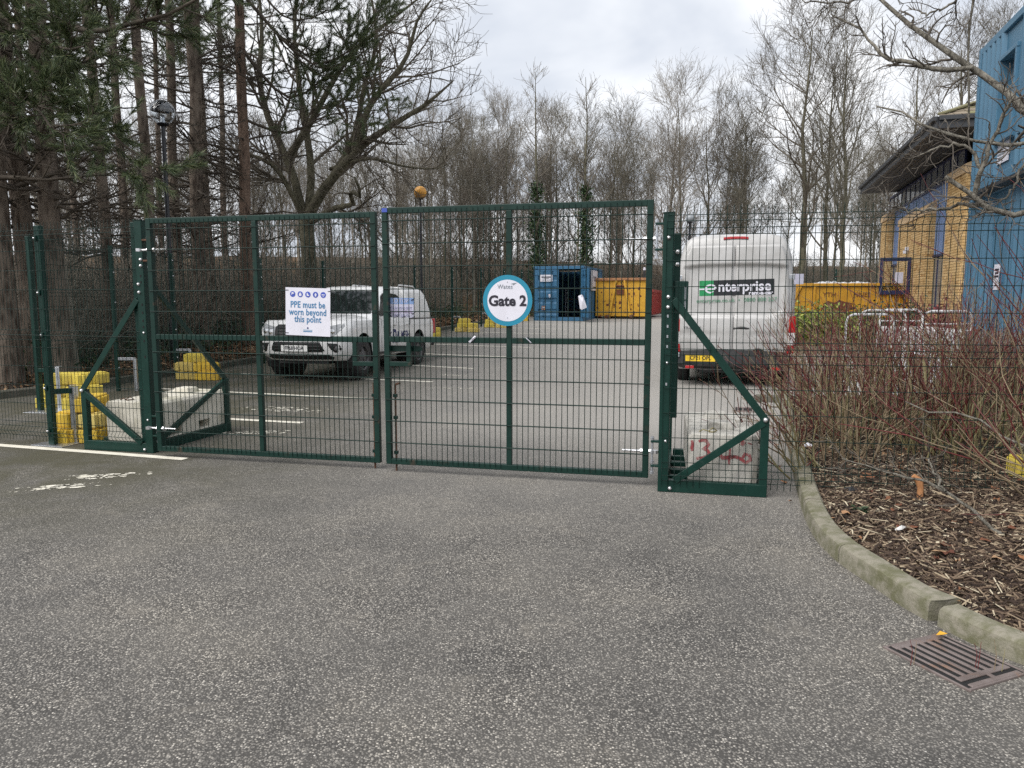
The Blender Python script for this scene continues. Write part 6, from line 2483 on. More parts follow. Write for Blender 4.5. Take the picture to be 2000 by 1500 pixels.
# gate leaves -----------------------------------------------------------
def gate_leaf(p, ang, L, H, label, hinge, mid, z0=0.06):
    o = thing('gate_leaf', label, 'gate', (p[0], p[1], z0), ang)
    g = MAT['green_rust']
    S = 0.05
    b = MB()
    b.box((S / 2, 0, H / 2), (S, S, H))
    b.build('stile', g, o, bevel=0.004)
    b = MB()
    b.box((L - S / 2, 0, H / 2), (S, S, H))
    b.build('stile', g, o, bevel=0.004)
    b = MB()
    b.box((L / 2, 0, H - S / 2), (L - 2 * S, S - 0.002, S))
    b.build('top_rail', g, o, bevel=0.004)
    b = MB()
    b.box((L / 2, 0, S / 2), (L - 2 * S, S - 0.002, S))
    b.build('bottom_rail', g, o, bevel=0.004)
    zm = 1.155 - S / 2
    b = MB()
    b.box(((S + mid - S / 2) / 2, 0, zm), (mid - S / 2 - S, S - 0.002, S))
    b.build('middle_rail', g, o, bevel=0.004)
    b = MB()
    b.box(((mid + S / 2 + L - S) / 2, 0, zm), (L - S - mid - S / 2, S - 0.002, S))
    b.build('middle_rail', g, o, bevel=0.004)
    b = MB()
    b.box((mid, 0, H / 2), (S * 0.92, S - 0.004, H - 2 * S))
    b.build('middle_stile', g, o, bevel=0.004)
    # wire infill, left out at the lock opening
    ox0, ox1 = (L - S - 0.20, L - S) if hinge == 'left' else (S, S + 0.20)
    oz0, oz1 = zm - 0.24, zm - S / 2
    nv = int(round(L / 0.0490))
    va, vb = [], []
    for i in range(1, nv):
        x = L * i / nv
        if abs(x - mid) < 0.03 or x < S or x > L - S:
            continue
        j = RNG.uniform(-.003, .003)
        if ox0 - 0.005 < x < ox1 + 0.005:
            va.append([(x, -0.026, S * 0.6), (x, -0.026, oz0)])
            va.append([(x, -0.026, oz1), (x, -0.026, H - S * 0.4)])
        else:
            va.append([(x, -0.026, S * 0.4), (x + j, -0.026, H - S * 0.4)])
    hz, hs = [], []
    zz = 0.20
    while zz < H - 0.08:
        if abs(zz - zm) > 0.06:
            hz.append([(0.008, -0.031, zz), (L / 2, -0.031, zz + RNG.uniform(-.002, .002)), (L - 0.008, -0.031, zz)])
            hz.append([(0.008, -0.021, zz), (L / 2, -0.021, zz), (L - 0.008, -0.021, zz)])
        zz += 0.196
    d = join_np([wires(va, 0.0033), wires(hz, 0.0042)])
    k = put('wire_mesh', make_mesh('wire_mesh', d, MAT['wire'], True), o)
    stuff(k)
    # lock opening frame and drop bolt
    b = MB()
    b.box(((ox0 + ox1) / 2, 0, oz0 + 0.02), (ox1 - ox0, 0.046, 0.04))
    xv = ox0 + 0.02 if hinge == 'left' else ox1 - 0.02
    b.box((xv, 0.001, (oz0 + 0.04 + oz1) / 2), (0.042, 0.044, oz1 - oz0 - 0.04))
    b.build_each('lock_frame', g, o, bevel=0.003)
    xb = L - S - 0.022 if hinge == 'left' else S + 0.028
    b = MB()
    b.tube([(xb, 0.03, -0.075), (xb, 0.03, 0.72)], 0.010, 8)
    b.tube([(xb, 0.03, 0.72), (xb + (0.0 if hinge == 'left' else 0.05), 0.028, 0.735)], 0.009, 8)
    b.build('drop_bolt', MAT['rust'], o, smooth=True)
    b = MB()
    for z_ in (0.10, 0.42, 0.62):
        b.box((xb, 0.03, z_), (0.036, 0.03, 0.03))
    b.build_each('bolt_keeper', g, o, bevel=0.003)
    if hinge == 'right':
        b = MB()
        b.box((0.17, 0.045, zm - 0.085), (0.30, 0.02, 0.052))
        b.box((0.32, 0.045, zm - 0.085), (0.04, 0.03, 0.034))
        b.build('slide_bolt', g, o, bevel=0.003)
        b = MB()
        b.box((0.03, -0.0262, H - 0.022), (0.05, 0.004, 0.035))
        b.build('blue_tape', MAT['icon_blue'], o)
    # hinge eye bolts
    for z_ in (1.965, 0.225):
        b = MB()
        if hinge == 'left':
            b.tube([(-0.095, 0, z_), (0.20, 0, z_)], 0.009, 8)
            b.tube([(-0.012, 0, z_), (0.0, 0, z_)], 0.020, 6)
            b.tube([(S, 0, z_), (S + 0.022, 0, z_)], 0.021, 6)
            b.lathe([(0.012, -0.016), (0.026, -0.014), (0.026, 0.014), (0.012, 0.016)], 12, (-0.10, -0.012, z_))
        else:
            b.tube([(L + 0.06, 0, z_), (L - 0.22, 0, z_)], 0.009, 8)
            b.tube([(L, 0, z_), (L + 0.02, 0, z_)], 0.019, 6)
            b.tube([(L - S - 0.022, 0, z_), (L - S, 0, z_)], 0.020, 6)
            b.lathe([(0.012, -0.016), (0.025, -0.014), (0.025, 0.014), (0.012, 0.016)], 12, (L + 0.058, -0.012, z_))
        b.build('hinge_bolt', MAT['zinc'], o, smooth=True)
    return o


GA, GB = Vector((-3.505, 7.225, 0)), Vector((-1.135, 6.602, 0))
m1, _ = hit(505, 640, GA, GD1)
m2, _ = hit(995, 700, GB, GD2)
L1, _ = hit(739, 640, GA, GD1)
L2, _ = hit(1272, 640, GB, GD2)
leaf1 = gate_leaf(GA, g1a, L1, 2.262, 'left leaf of the double mesh gate, carrying the white PPE notice', 'left', m1)
leaf2 = gate_leaf(GB, g2a, L2, 2.275, 'right leaf of the double mesh gate, carrying the round Gate 2 sign', 'right', m2, 0.07)


def on_leaf(px, py, A, d, off):
    t, z = hit(px, py, A, d)
    n = Vector((d.y, -d.x, 0))
    return A + d * t + n * off + Vector((0, 0, z)), t, z


# PPE notice --------------------------------------------------------------
def ppe_notice():
    c, t0, z0 = on_leaf(605.5, 609, GA, GD1, 0.040)
    w = (hit(649, 609, GA, GD1)[0] - hit(562.5, 609, GA, GD1)[0])
    h = (hit(605, 563, GA, GD1)[1] - hit(605, 656, GA, GD1)[1])
    o = thing('notice_board', 'white square notice reading PPE must be worn beyond this point', 'sign', c, g1a)
    o.rotation_euler = (0, R(1.8), g1a)
    b = MB()
    b.box((0, 0, 0), (w, 0.004, h))
    b.build('panel', MAT['sign'], o)
    y = -0.0025
    for s, zz, sp in (('PPE must be', 0.062, 0.092), ('worn beyond', -0.006, 0.092), ('this point', -0.070, 0.092)):
        text('lettering', s, 0.082, MAT['blue_ink'], o, (0, y, zz), bold=0.0018, sx=0.80, space=1.06)
    k = w / 0.43
    for i in range(5):
        x = (-0.145 + 0.0735 * i) * k
        zc = 0.158
        b = MB()
        b.lathe([(0.0268, -0.0035), (0.0268, -0.002)], 24, (x, 0, zc), 'y')
        ring = b.build('safety_icon', MAT['icon_blue'], o)
        b = MB()

        def pl(pts):
            b.prism([(x + a, zc + c_) for a, c_ in pts], -0.0045, -0.0036, lambda a, c_, d_: (a, d_, c_))
        if i == 0:
            pl([(-.013, .002), (.013, .002), (.011, .013), (0, .019), (-.011, .013)])
            pl([(-.010, -.014), (-.004, -.004), (-.012, -.002)])
        elif i == 1:
            pl([(-.013, -.015), (.013, -.015), (.013, .004), (.006, .008), (.006, .015), (-.006, .015), (-.006, .008), (-.013, .004)])
        elif i == 2:
            pl([(-.010, .014), (-.001, .014), (.001, .002), (.013, -.006), (.013, -.013), (-.011, -.013)])
        elif i == 3:
            pl([(-.006, -.016), (.007, -.016), (.011, .0), (.008, .013), (.004, .004), (.003, .016), (-.001, .016), (-.002, .005), (-.006, .013), (-.008, .002)])
        else:
            pl([(-.016, .005), (.016, .005), (.014, -.004), (.004, -.004), (0, .0), (-.004, -.004), (-.014, -.004)])
            pl([(-.008, -.012), (.008, -.012), (.005, -.016), (-.005, -.016)])
        b.build('pictogram', MAT['sign'], ring)
    b = MB()
    b.lathe([(0.0085, -0.0035), (0.0085, -0.002)], 16, (0, 0, -0.148), 'y')
    b.build('emblem', MAT['navy'], o)
    b = MB()
    b.box((0, -0.0028, -0.166), (0.09, 0.001, 0.004))
    b.build('emblem_line', MAT['teal'], o)
    b = MB()
    b.box((0, -0.0028, -0.179), (0.09, 0.001, 0.009))
    b.build('emblem_line', MAT['blue_ink'], o)
    for x, zz in ((-w / 2 + 0.012, h / 2 - 0.025), (w / 2 - 0.006, h / 2 - 0.025), (-w / 2 + 0.012, -h / 2 + 0.02)):
        b = MB()
        b.box((x, -0.004, zz), (0.034, 0.003, 0.005))
        b.build('cable_tie', MAT['ink'], o)


ppe_notice()


def gate2_sign():
    c, t0, z0 = on_leaf(993.5, 587, GB, GD2, 0.043)
    r = (hit(1041, 587, GB, GD2)[0] - hit(946, 587, GB, GD2)[0]) / 2
    r = (r + (hit(994, 537, GB, GD2)[1] - hit(994, 637, GB, GD2)[1]) / 2) / 2
    o = thing('round_sign', 'round white sign with a teal rim reading Gate 2', 'sign', c, g2a)
    b = MB()
    b.lathe([(r, -0.002), (r, 0.003)], 56, axis='y')
    b.build('rim', MAT['teal'], o)
    b = MB()
    b.lathe([(r * 0.815, -0.0032), (r * 0.815, -0.001)], 56, axis='y')
    b.build('face', MAT['sign'], o)
    y = -0.0044
    text('lettering', 'Gate 2', 0.122, MAT['ink'], o, (0, y, -0.006), bold=0.0042, sx=0.98, space=1.0)
    text('lettering', 'Wates', 0.052, MAT['grey_ink'], o, (-0.020, y, 0.116), bold=0.0, sx=0.92, space=1.05)
    b = MB()
    b.prism([(0.028, 0.139), (0.052, 0.146), (0.082, 0.148), (0.062, 0.136), (0.052, 0.127), (0.047, 0.137)], -0.0048, -0.0036, lambda a, c_, d_: (a, d_, c_))
    b.build('bird_emblem', MAT['grey_ink'], o)
    for zz in (0.155, -0.145):
        b = MB()
        bolt_head(b, (0.0, -0.003, zz), 0.004)
        b.build('screw', MAT['grey_ink'], o)


gate2_sign()


def reverse_notice():
    c, t0, z0 = on_leaf(781, 601, GB, GD2, -0.030)
    w = hit(807, 601, GB, GD2)[0] - hit(756, 601, GB, GD2)[0]
    h = hit(780, 583.5, GB, GD2)[1] - hit(780, 622, GB, GD2)[1]
    o = thing('see_through_notice', 'pale lilac notice seen from behind, NOTICE lettering reversed', 'sign', c, g2a)
    o.rotation_euler = (0, R(0.8), g2a)
    b = MB()
    b.box((0, 0, 0), (w, 0.003, h))
    b.build('panel', MAT['sign_pale'], o)
    b = MB()
    b.box((0, -0.002, h * 0.345), (w, 0.001, h * 0.31))
    b.build('header_band', MAT['pale_blue'], o)
    for s, zz, sz, m in (('NOTICE', h * 0.345, 0.050, 'sign_pale'), ('THIS GATE MUST', -0.004, 0.031, 'ghost'), ('BE KEPT LOCKED', -0.036, 0.031, 'ghost_red'), ('AT ALL TIMES', -0.068, 0.031, 'ghost')):
        t = text('lettering', s, sz, MAT[m], o, (0, -0.0032, zz), sx=-0.86, bold=0.0006)
        t.data.flip_normals()
    b = MB()
    for x, zz in ((w * 0.46, h * 0.44), (w * 0.46, -h * 0.47), (w * 0.1, -h * 0.47), (-w * 0.2, -h * 0.48), (-w * 0.42, -h * 0.46), (w * 0.48, -h * 0.25)):
        b.bar((x - 0.018, -0.006, zz - 0.01), (x + 0.018, -0.008, zz + 0.006), 0.006, 0.004)
    b.build_each('cable_tie', MAT['ink'], o)


reverse_notice()


def torn_label(px, py, poly, label, off=0.036, d=0.0):
    c, _, _ = on_leaf(px, py, GB, GD2, off)
    o = thing('torn_label', label, 'torn label', c, g2a)
    b = MB()
    n = len(poly)
    vs = [(a, 0.006 * math.sin(a * 90 + c_ * 50), c_) for a, c_ in poly]
    b.add(vs + [(0.0, -0.012, 0.0)], [(i, (i + 1) % n, n) for i in range(n)])
    b.build('paper', MAT['sign'], o, solid=0.0012)
    b = MB()
    b.bar((-0.012, -0.008, poly[0][1]), (0.012, -0.008, poly[0][1] + 0.004), 0.004)
    b.build('tie', MAT['ink'], o)


torn_label(1139, 590, [(-.036, .050), (-.010, .062), (.004, .052), (.036, -.044), (-.006, -.064), (-.022, -.054)], 'largest torn white label hanging in front of the container doorway')
torn_label(1074, 578, [(-.005, .012), (.010, .016), (.012, -.006), (.006, -.018), (-.001, -.010)], 'small white scrap tied in front of the closed container door')
torn_label(925, 661, [(-.040, -.026), (-.026, -.022), (.018, .026), (.032, .020), (.028, .006), (-.012, -.028), (-.026, -.036)], 'folded white scrap on the middle rail left of the round sign')
torn_label(1034, 664, [(-.026, .022), (-.018, .020), (.020, -.014), (.026, -.026), (.014, -.022)], 'thin white strip on the middle rail right of the round sign')

# right mesh fence ----------------------------------------------------------
RA = Vector((1.205, 5.842, 0))
RD = Vector((2.37, -0.39, 0)).normalized()
rang = math.atan2(RD.y, RD.x)
fence_panel(RA, rang, 2.74, 'green wire mesh panel from the right gate post into the planting bed', h=2.19, folds=(0.10, 1.115, 2.10))
RB = RA + RD * 2.80
fence_panel(RB, rang, 2.50, 'green wire mesh panel over the shrubs off to the right edge', h=2.19, folds=(0.10, 1.115, 2.10))
fence_post(RB + Vector((0.0, 0.05, 0)), rang, 'green fence post among the shrubs near the right edge', h=2.35, full=True, z=0.1)
fence_post(RA + RD * 5.4 + Vector((0.0, 0.05, 0)), rang, 'green fence post beyond the right edge of the photo', h=2.35, full=True, z=0.1)

# far fence round the yard ----------------------------------------------------
far_panel = make_mesh('wire_mesh', vmesh_data(2.5, 2.38, 0.05, (0.10, 0.85, 1.6, 2.28), 0.0025), MAT['wire'], True)
yard = [(-6.60, 10.25), (-6.74, 12.5), (-6.72, 14.65), (-5.87, 17.3), (-5.03, 19.75), (-4.20, 22.3), (-3.30, 25.0), (-2.30, 28.3), (-1.32, 31.0), (-0.40, 33.6), (0.42, 36.0), (1.3, 38.5), (2.1, 41.0), (3.0, 43.6)]
back = [(3.0, 43.6), (5.3, 44.6), (7.7, 45.4), (9.9, 44.0), (11.4, 41.9), (12.7, 39.7), (14.0, 37.4), (15.3, 35.2), (16.6, 33.0), (17.9, 30.8)]


def far_fence(pts, gname, plabel, mlabel):
    for i, (x, y) in enumerate(pts):
        if i < len(pts) - 1:
            x2, y2 = pts[i + 1]
            a = math.atan2(y2 - y, x2 - x)
            o = thing('mesh_fence_panel', mlabel, 'fence panel', (x, y, ramp(y) + 0.05), a, gname + ' panels')
            L = math.hypot(x2 - x, y2 - y)
            o.scale = (L / 2.5, 1, 1)
            stuff(put('wire_mesh', far_panel, o))
        if i == 0:
            continue
        o = thing('fence_post', plabel, 'fence post', (x, y, ramp(y)), math.atan2(pts[i][1] - pts[i - 1][1], pts[i][0] - pts[i - 1][0]), gname + ' posts')
        b = MB()
        b.box((0, -0.04, 1.22), (0.07, 0.055, 2.44))
        b.build('post', MAT['green'], o, bevel=0.005, seg=1)
        b = MB()
        for z_ in (0.4, 0.95, 1.5, 2.0, 2.3):
            bolt_head(b, (0.0, -0.068, z_), 0.016, (0, -1, 0), 6)
        b.build_each('bolt', MAT['zinc'], o)
        b = MB()
        b.bar((0.0, -0.34, 0.0), (0.0, -0.34, 0.55), 0.06, 0.05)
        b.bar((0.0, -0.34, 0.55), (0.0, -0.06, 0.55), 0.05, 0.05)
        b.build_each('kicker_bracket', MAT['galv'], o, bevel=0.004, seg=1)


far_fence(yard, 'yard fence along the trees', 'green post of the mesh fence in front of the trees', 'green wire mesh panel in front of the trees')
far_fence(back, 'yard fence behind the skips', 'green post of the mesh fence behind the skips', 'green wire mesh panel behind the skips')


# yellow ballast blocks -----------------------------------------------------------
def block_mesh():
    b = MB()
    L, W, H = 0.46, 0.25, 0.165
    # ribbed hollow moulding: stepped ends, notched long sides
    prof = [(-L / 2, -W / 2 + 0.03), (-L / 2 + 0.05, -W / 2 + 0.03), (-L / 2 + 0.05, -W / 2), (-0.08, -W / 2), (-0.08, -W / 2 + 0.025), (0.0, -W / 2 + 0.025), (0.0, -W / 2), (0.10, -W / 2), (0.10, -W / 2 + 0.02),
            (L / 2 - 0.05, -W / 2 + 0.02), (L / 2, -W / 2 + 0.06), (L / 2, W / 2 - 0.06), (L / 2 - 0.05, W / 2 - 0.02), (0.10, W / 2 - 0.02), (0.10, W / 2), (0.0, W / 2), (0.0, W / 2 - 0.025), (-0.08, W / 2 - 0.025),
            (-0.08, W / 2), (-L / 2 + 0.05, W / 2), (-L / 2 + 0.05, W / 2 - 0.03), (-L / 2, W / 2 - 0.03)]
    b.prism(prof, 0.0, H - 0.02)
    b.prism([(x * 0.80, y * 0.72) for x, y in [(-L / 2, -W / 2), (L / 2, -W / 2), (L / 2, W / 2), (-L / 2, W / 2)]], H - 0.021, H)
    return b


BLK = {}
for k in ('yellow', 'yellow_warm', 'yellow_pale'):
    o_ = block_mesh().build('ballast', MAT[k], None)
    BLK[k] = o_.data
    D.objects.remove(o_)


def ballast(x, y, lvl, rz, m, label, group, tilt=0.0, z=None):
    o = D.objects.new('ballast_block', BLK[m])
    COL.objects.link(o)
    o.location = (x, y, (ramp(y) if z is None else z) + 0.003 + lvl * 0.166)
    o.rotation_euler = (tilt, 0, rz)
    bv = o.modifiers.new('bevel', 'BEVEL')
    bv.width = 0.013
    bv.segments = 2
    bv.limit_method = 'ANGLE'
    tag(o, label, 'ballast block', group)
    return o


PILES = [
    ('the pile at the foot of the left fence post', 'blocks by the left fence post', [
        (-4.86, 8.08, 0, 1.45, 'yellow_warm', 'lowest left yellow block of'), (-4.60, 8.10, 0, 1.65, 'yellow_warm', 'lowest right yellow block of'),
        (-4.84, 8.16, 1, 1.3, 'yellow_warm', 'middle left yellow block of'), (-4.59, 8.12, 1, 1.55, 'yellow_pale', 'middle right yellow block of'), (-4.66, 8.14, 2, 1.7, 'yellow_warm', 'topmost yellow block of')]),
    ('the pile by the back post behind the left fence', 'blocks by the back left post', [
        (-6.62, 10.62, 0, 0.25, 'yellow', 'lowest left yellow block of'), (-6.18, 10.50, 0, 0.35, 'yellow', 'lowest right yellow block of'), (-6.5, 10.95, 0, 0.2, 'yellow', 'lowest rear yellow block of'),
        (-6.60, 10.64, 1, 0.15, 'yellow', 'middle left yellow block of'), (-6.14, 10.55, 1, 0.5, 'yellow', 'middle right yellow block of'), (-6.42, 10.66, 2, 0.1, 'yellow', 'topmost left yellow block of'), (-6.12, 10.70, 2, 1.0, 'yellow', 'topmost right yellow block of')]),
    ('the pile behind the left gate leaf', 'blocks behind the left gate leaf', [
        (-6.30, 14.35, 0, -0.2, 'yellow_pale', 'lowest left yellow block of'), (-5.86, 14.22, 0, -0.15, 'yellow_warm', 'lowest right yellow block of'), (-6.25, 14.62, 0, -0.1, 'yellow_pale', 'lowest rear yellow block of'),
        (-6.34, 14.36, 1, -0.3, 'yellow_pale', 'middle left yellow block of'), (-5.92, 14.30, 1, 0.0, 'yellow_warm', 'middle right yellow block of'), (-6.16, 14.42, 2, -0.1, 'yellow', 'topmost yellow block of')]),
    ('the loose pile behind the pickup by the fence', 'blocks behind the pickup', [
        (-1.92, 28.0, 0, 0.4, 'yellow_pale', 'lowest left yellow block of'), (-1.45, 27.8, 0, -0.2, 'yellow_pale', 'lowest right yellow block of'), (-1.86, 28.05, 1, 0.3, 'yellow', 'upper left yellow block of'), (-1.50, 27.9, 1, -0.5, 'yellow', 'upper right yellow block of'),
        (-1.80, 28.1, 2, 0.1, 'yellow', 'topmost yellow block of')]),
    ('the pile left of the round sign', 'blocks left of the round sign', [
        (-0.92, 30.55, 0, -0.1, 'yellow', 'lowest left yellow block of'), (-0.42, 30.4, 0, -0.3, 'yellow_pale', 'lowest right yellow block of'), (-0.88, 30.6, 1, 0.1, 'yellow', 'upper left yellow block of'), (-0.45, 30.5, 1, -0.2, 'yellow', 'upper right yellow block of'),
        (-0.75, 30.6, 2, 0.0, 'yellow', 'topmost yellow block of')]),
    ('the pile at the left end of the container', 'blocks left of the container', [
        (0.55, 35.4, 0, -0.3, 'yellow_warm', 'lower yellow block of'), (0.62, 35.5, 1, -0.3, 'yellow_warm', 'upper yellow block of')]),
    ('the pair by the fence behind the pickup bonnet', 'blocks by the pickup bonnet', [
        (-5.55, 17.5, 0, 0.3, 'yellow_pale', 'lower yellow block of'), (-5.58, 17.52, 1, 0.2, 'yellow_pale', 'upper yellow block of')]),
    ('the low pair beyond the pickup tail', 'blocks beyond the pickup tail', [
        (-2.62, 25.3, 0, 0.9, 'yellow', 'lower yellow block of'), (-2.66, 25.35, 1, 0.8, 'yellow', 'upper yellow block of')]),
]
for where, grp, lst in PILES:
    for x, y, lv, rz, m_, lab in lst:
        ballast(x, y, lv, rz, m_, lab + ' ' + where, grp)
for x, y, lv, rz, lab in ((4.12, 5.74, 0, 1.45, 'lowest left yellow block in the shrubs at the right edge'), (4.40, 5.70, 0, 1.5, 'lowest right yellow block in the shrubs at the right edge'),
                          (4.25, 5.74, 1, 1.35, 'upper yellow block in the shrubs at the right edge'), (4.33, 5.76, 2, 1.6, 'topmost yellow block in the shrubs at the right edge')):
    ballast(x, y, lv, rz, 'yellow', lab, 'blocks in the shrubs', z=0.13)

# lamp columns -----------------------------------------------------------------
def lamp(x, y, h, r, label, kind):
    z = land(x, y) if x < kerb_x(y) else ramp(y)
    o = thing('lamp_post', label, 'lamp post', (x, y, z))
    b = MB()
    b.lathe([(0.085, -0.1), (0.085, 0.9), (0.06, 0.95), (0.052, 1.0), (0.040, h - r * 1.05)], 14)
    b.build('column', MAT['lamp_black'], o, smooth=40)
    b = MB()
    b.lathe([(0.05, h - r * 1.12), (0.10, h - r * 1.05), (0.125, h - r * 0.92), (0.10, h - r * 0.86)], 20)
    b.build('collar', MAT['lamp_black'], o, smooth=40)
    pr = [(max(0.004, r * math.sin(PI * k / 20)), h - r * math.cos(PI * k / 20)) for k in range(21)]
    if kind == 'clear':
        b = MB()
        b.lathe(pr, 36, cap=False)
        g = b.build('globe', MAT['globe'], o, smooth=60)
        so = g.modifiers.new('solid', 'SOLIDIFY')
        so.thickness = 0.006
        b = MB()
        b.lathe([(max(0.003, r * 0.93 * math.sin(PI * k / 24)), h - r * 0.93 * math.cos(PI * k / 24)) for k in range(13, 25)], 30)
        b.build('reflector', MAT['lamp_black'], o, smooth=60)
        b = MB()
        b.lathe([(0.055, h - r * 0.85), (0.045, h - r * 0.35), (0.03, h - r * 0.2)], 14)
        b.build('lamp_holder', MAT['galv'], o, smooth=40)
    else:
        b = MB()
        b.lathe(pr, 30, cap=False)
        b.build('globe', MAT[kind], o, smooth=60)
    return o


lamp(col(332, 16.0) - 0.02, 16.0, 5.28, 0.255, 'tall black lamp post with a clear globe among the pines', 'clear')
lamp(-3.42, 28.2, 5.05, 0.235, 'lamp post with an amber globe behind the gate top', 'globe_orange')
lamp(6.62, 28.0, 4.20, 0.16, 'lamp post with a small grey globe just above the van', 'globe_grey')
# ------------------------------------------------------------------ vehicles
def plan_ring(xf, xr, hw, z, bowf=0.1, bowr=0.04, rc=0.12, nf=6, ns=10, rcr=None):
    """closed plan outline at height z, nose to +x"""
    rcr = rc if rcr is None else rcr
    half = []

    def xfr(y):
        return xf - bowf * (y / hw) ** 2

    def xre(y):
        return xr + bowr * (y / hw) ** 2
    yc = hw - rc
    for k in range(nf + 1):
        y = yc * k / nf
        half.append((xfr(y), y))
    x0 = xfr(yc)
    for k in range(1, 5):
        a = PI / 2 * k / 4
        half.append((x0 - rc * (1 - math.cos(a)) - (bowf * 0.35) * (k / 4), yc + rc * math.sin(a)))
    xs = half[-1][0]
    ycr = hw - rcr
    xe = xre(ycr) + rcr
    for k in range(1, ns + 1):
        half.append((xs + (xe - xs) * k / ns, hw))
    for k in range(1, 5):
        a = PI / 2 * k / 4
        half.append((xe - rcr * math.sin(a), ycr + rcr * math.cos(a)))
    for k in range(1, nf + 1):
        y = ycr * (1 - k / nf)
        half.append((xre(y), y))
    full = half + [(x, -y) for x, y in reversed(half[1:-1])]
    return [(x, y, z) for x, y in full]


def pickup():
    P = MAT['white_paint']
    o = thing('pickup_truck', 'white pickup truck with a white canopy parked behind the gate, number plate FP68 HOA', 'pickup truck', (-3.40, 15.92, ramp(15.9)), math.atan2(-0.973, -0.222))
    o.rotation_euler = (0, R(-0.9), o.rotation_euler.z)
    # lower body
    rings = [plan_ring(2.30, -2.62, 0.80, 0.36, 0.20, 0.03, 0.16), plan_ring(2.46, -2.70, 0.87, 0.46, 0.24, 0.03, 0.2), plan_ring(2.53, -2.74, 0.905, 0.62, 0.26, 0.03, 0.22),
             plan_ring(2.53, -2.76, 0.915, 0.80, 0.27, 0.03, 0.22), plan_ring(2.47, -2.76, 0.915, 0.95, 0.27, 0.03, 0.22), plan_ring(2.40, -2.75, 0.905, 1.04, 0.28, 0.03, 0.22), plan_ring(2.34, -2.74, 0.88, 1.10, 0.28, 0.03, 0.22)]
    b = MB()
    b.loft(rings)
    body = b.build('body', P, o)
    cuts = []
    for xw in (1.54, -1.545):
        for s in (1, -1):
            k = MB()
            k.lathe([(0.455, s * 0.50), (0.455, s * 1.2)], 32, (xw, 0, 0.41), 'y')
            cuts.append(quick(k))
    for c in cuts:
        c.parent = o
    bpy.context.view_layer.update()
    boolean(body, cuts)
    shade(body.data, 32)
    for xw in (1.54, -1.545):
        for s in (1, -1):
            b = MB()
            # liner: back wall and hood of the arch
            for k in range(14):
                a0, a1 = PI * (-0.15 + 1.3 * k / 14), PI * (-0.15 + 1.3 * (k + 1) / 14)
                q = [(xw + 0.449 * math.cos(a), 0.41 + 0.449 * math.sin(a)) for a in (a0, a1)]
                b.add([(q[0][0], s * 0.895, q[0][1]), (q[1][0], s * 0.895, q[1][1]), (q[1][0], s * 0.51, q[1][1]), (q[0][0], s * 0.51, q[0][1])], [(0, 1, 2, 3)])
            b.lathe([(0.449, s * 0.508), (0.01, s * 0.508)], 24, (xw, 0, 0.41), 'y', cap=False)
            b.build('arch_liner', MAT['black'], o)
    b = MB()
    b.box((-0.1, 0, 0.38), (4.6, 1.0, 0.16))
    b.box((-0.1, 0, 0.32), (0.9, 1.1, 0.12))
    b.tube([(1.54, -0.7, 0.40), (1.54, 0.7, 0.40)], 0.05, 8)
    b.tube([(-1.545, -0.7, 0.40), (-1.545, 0.7, 0.40)], 0.06, 8)
    b.build('chassis', MAT['black'], o)
    for xw in (1.54, -1.545):
        for s in (1, -1):
            wheel(o, xw, s * 0.785, 0.385, 0.255, s)
    # bonnet with its crown and swage
    b = MB()

    def bon(u, v):
        y = -0.885 + 1.77 * u
        a = abs(y) / 0.885
        x = 0.98 + (2.36 - 0.98 - 0.27 * a * a) * v
        z = 1.215 - 0.105 * v - 0.02 * v * v - 0.075 * a ** 3 - 0.06 * a ** 8 - 0.05 * max(0, v - 0.8) / 0.2 * 1.0
        if 0.45 < a < 0.62:
            z += 0.012 * math.sin((a - 0.45) / 0.17 * PI)
        if u in (0, 1) or v in (0, 1):
            z -= 0.06
        return (x, y, z)
    b.grid(36, 22, bon)
    b.build('bonnet', P, o, smooth=50)
    # cab and canopy: greenhouse
    def gh(z):
        """front x, half width at height z"""
        t = (z - 1.08) / 0.72
        return 1.10 - 0.92 * t - 0.10 * t * t, 0.855 - 0.165 * t - 0.02 * t * t

    rg = []
    for z in (1.06, 1.2, 1.4, 1.6, 1.72):
        xf, hw = gh(z)
        rg.append(plan_ring(xf, -0.98, hw, z, 0.15, 0.02, 0.10))
    rg.append(plan_ring(0.16, -0.96, 0.655, 1.775, 0.14, 0.02, 0.12))
    rg.append(plan_ring(0.02, -0.93, 0.57, 1.800, 0.12, 0.02, 0.12))
    rg.append(plan_ring(-0.12, -0.9, 0.35, 1.812, 0.08, 0.02, 0.12))
    b = MB()
    b.loft(rg)
    b.build('cab', P, o, smooth=38)
    rg = []
    for z, hw, xr in ((1.10, 0.868, -2.70), (1.22, 0.86, -2.69), (1.5, 0.80, -2.60), (1.68, 0.755, -2.50), (1.775, 0.70, -2.42), (1.815, 0.62, -2.36), (1.832, 0.40, -2.3)):
        rg.append(plan_ring(-1.02, xr, hw, z, 0.0, 0.06, 0.06, rcr=0.16))
    b = MB()
    b.loft(rg)
    b.build('canopy', P, o, smooth=38)
    b = MB()
    for s in (1, -1):
        b.bar((-1.0, s * 0.883, 1.115), (-2.62, s * 0.878, 1.115), 0.012, 0.022)
    b.build_each('canopy_seal', MAT['black'], o)
    b = MB()
    for s in (1, -1):
        b.tube([(-1.15, s * 0.56, 1.83), (-1.2, s * 0.56, 1.868), (-2.1, s * 0.56, 1.868), (-2.2, s * 0.56, 1.82)], 0.016, 8)
    b.build_each('roof_rail', MAT['white_rail'], o, smooth=True)
    # windscreen
    b = MB()

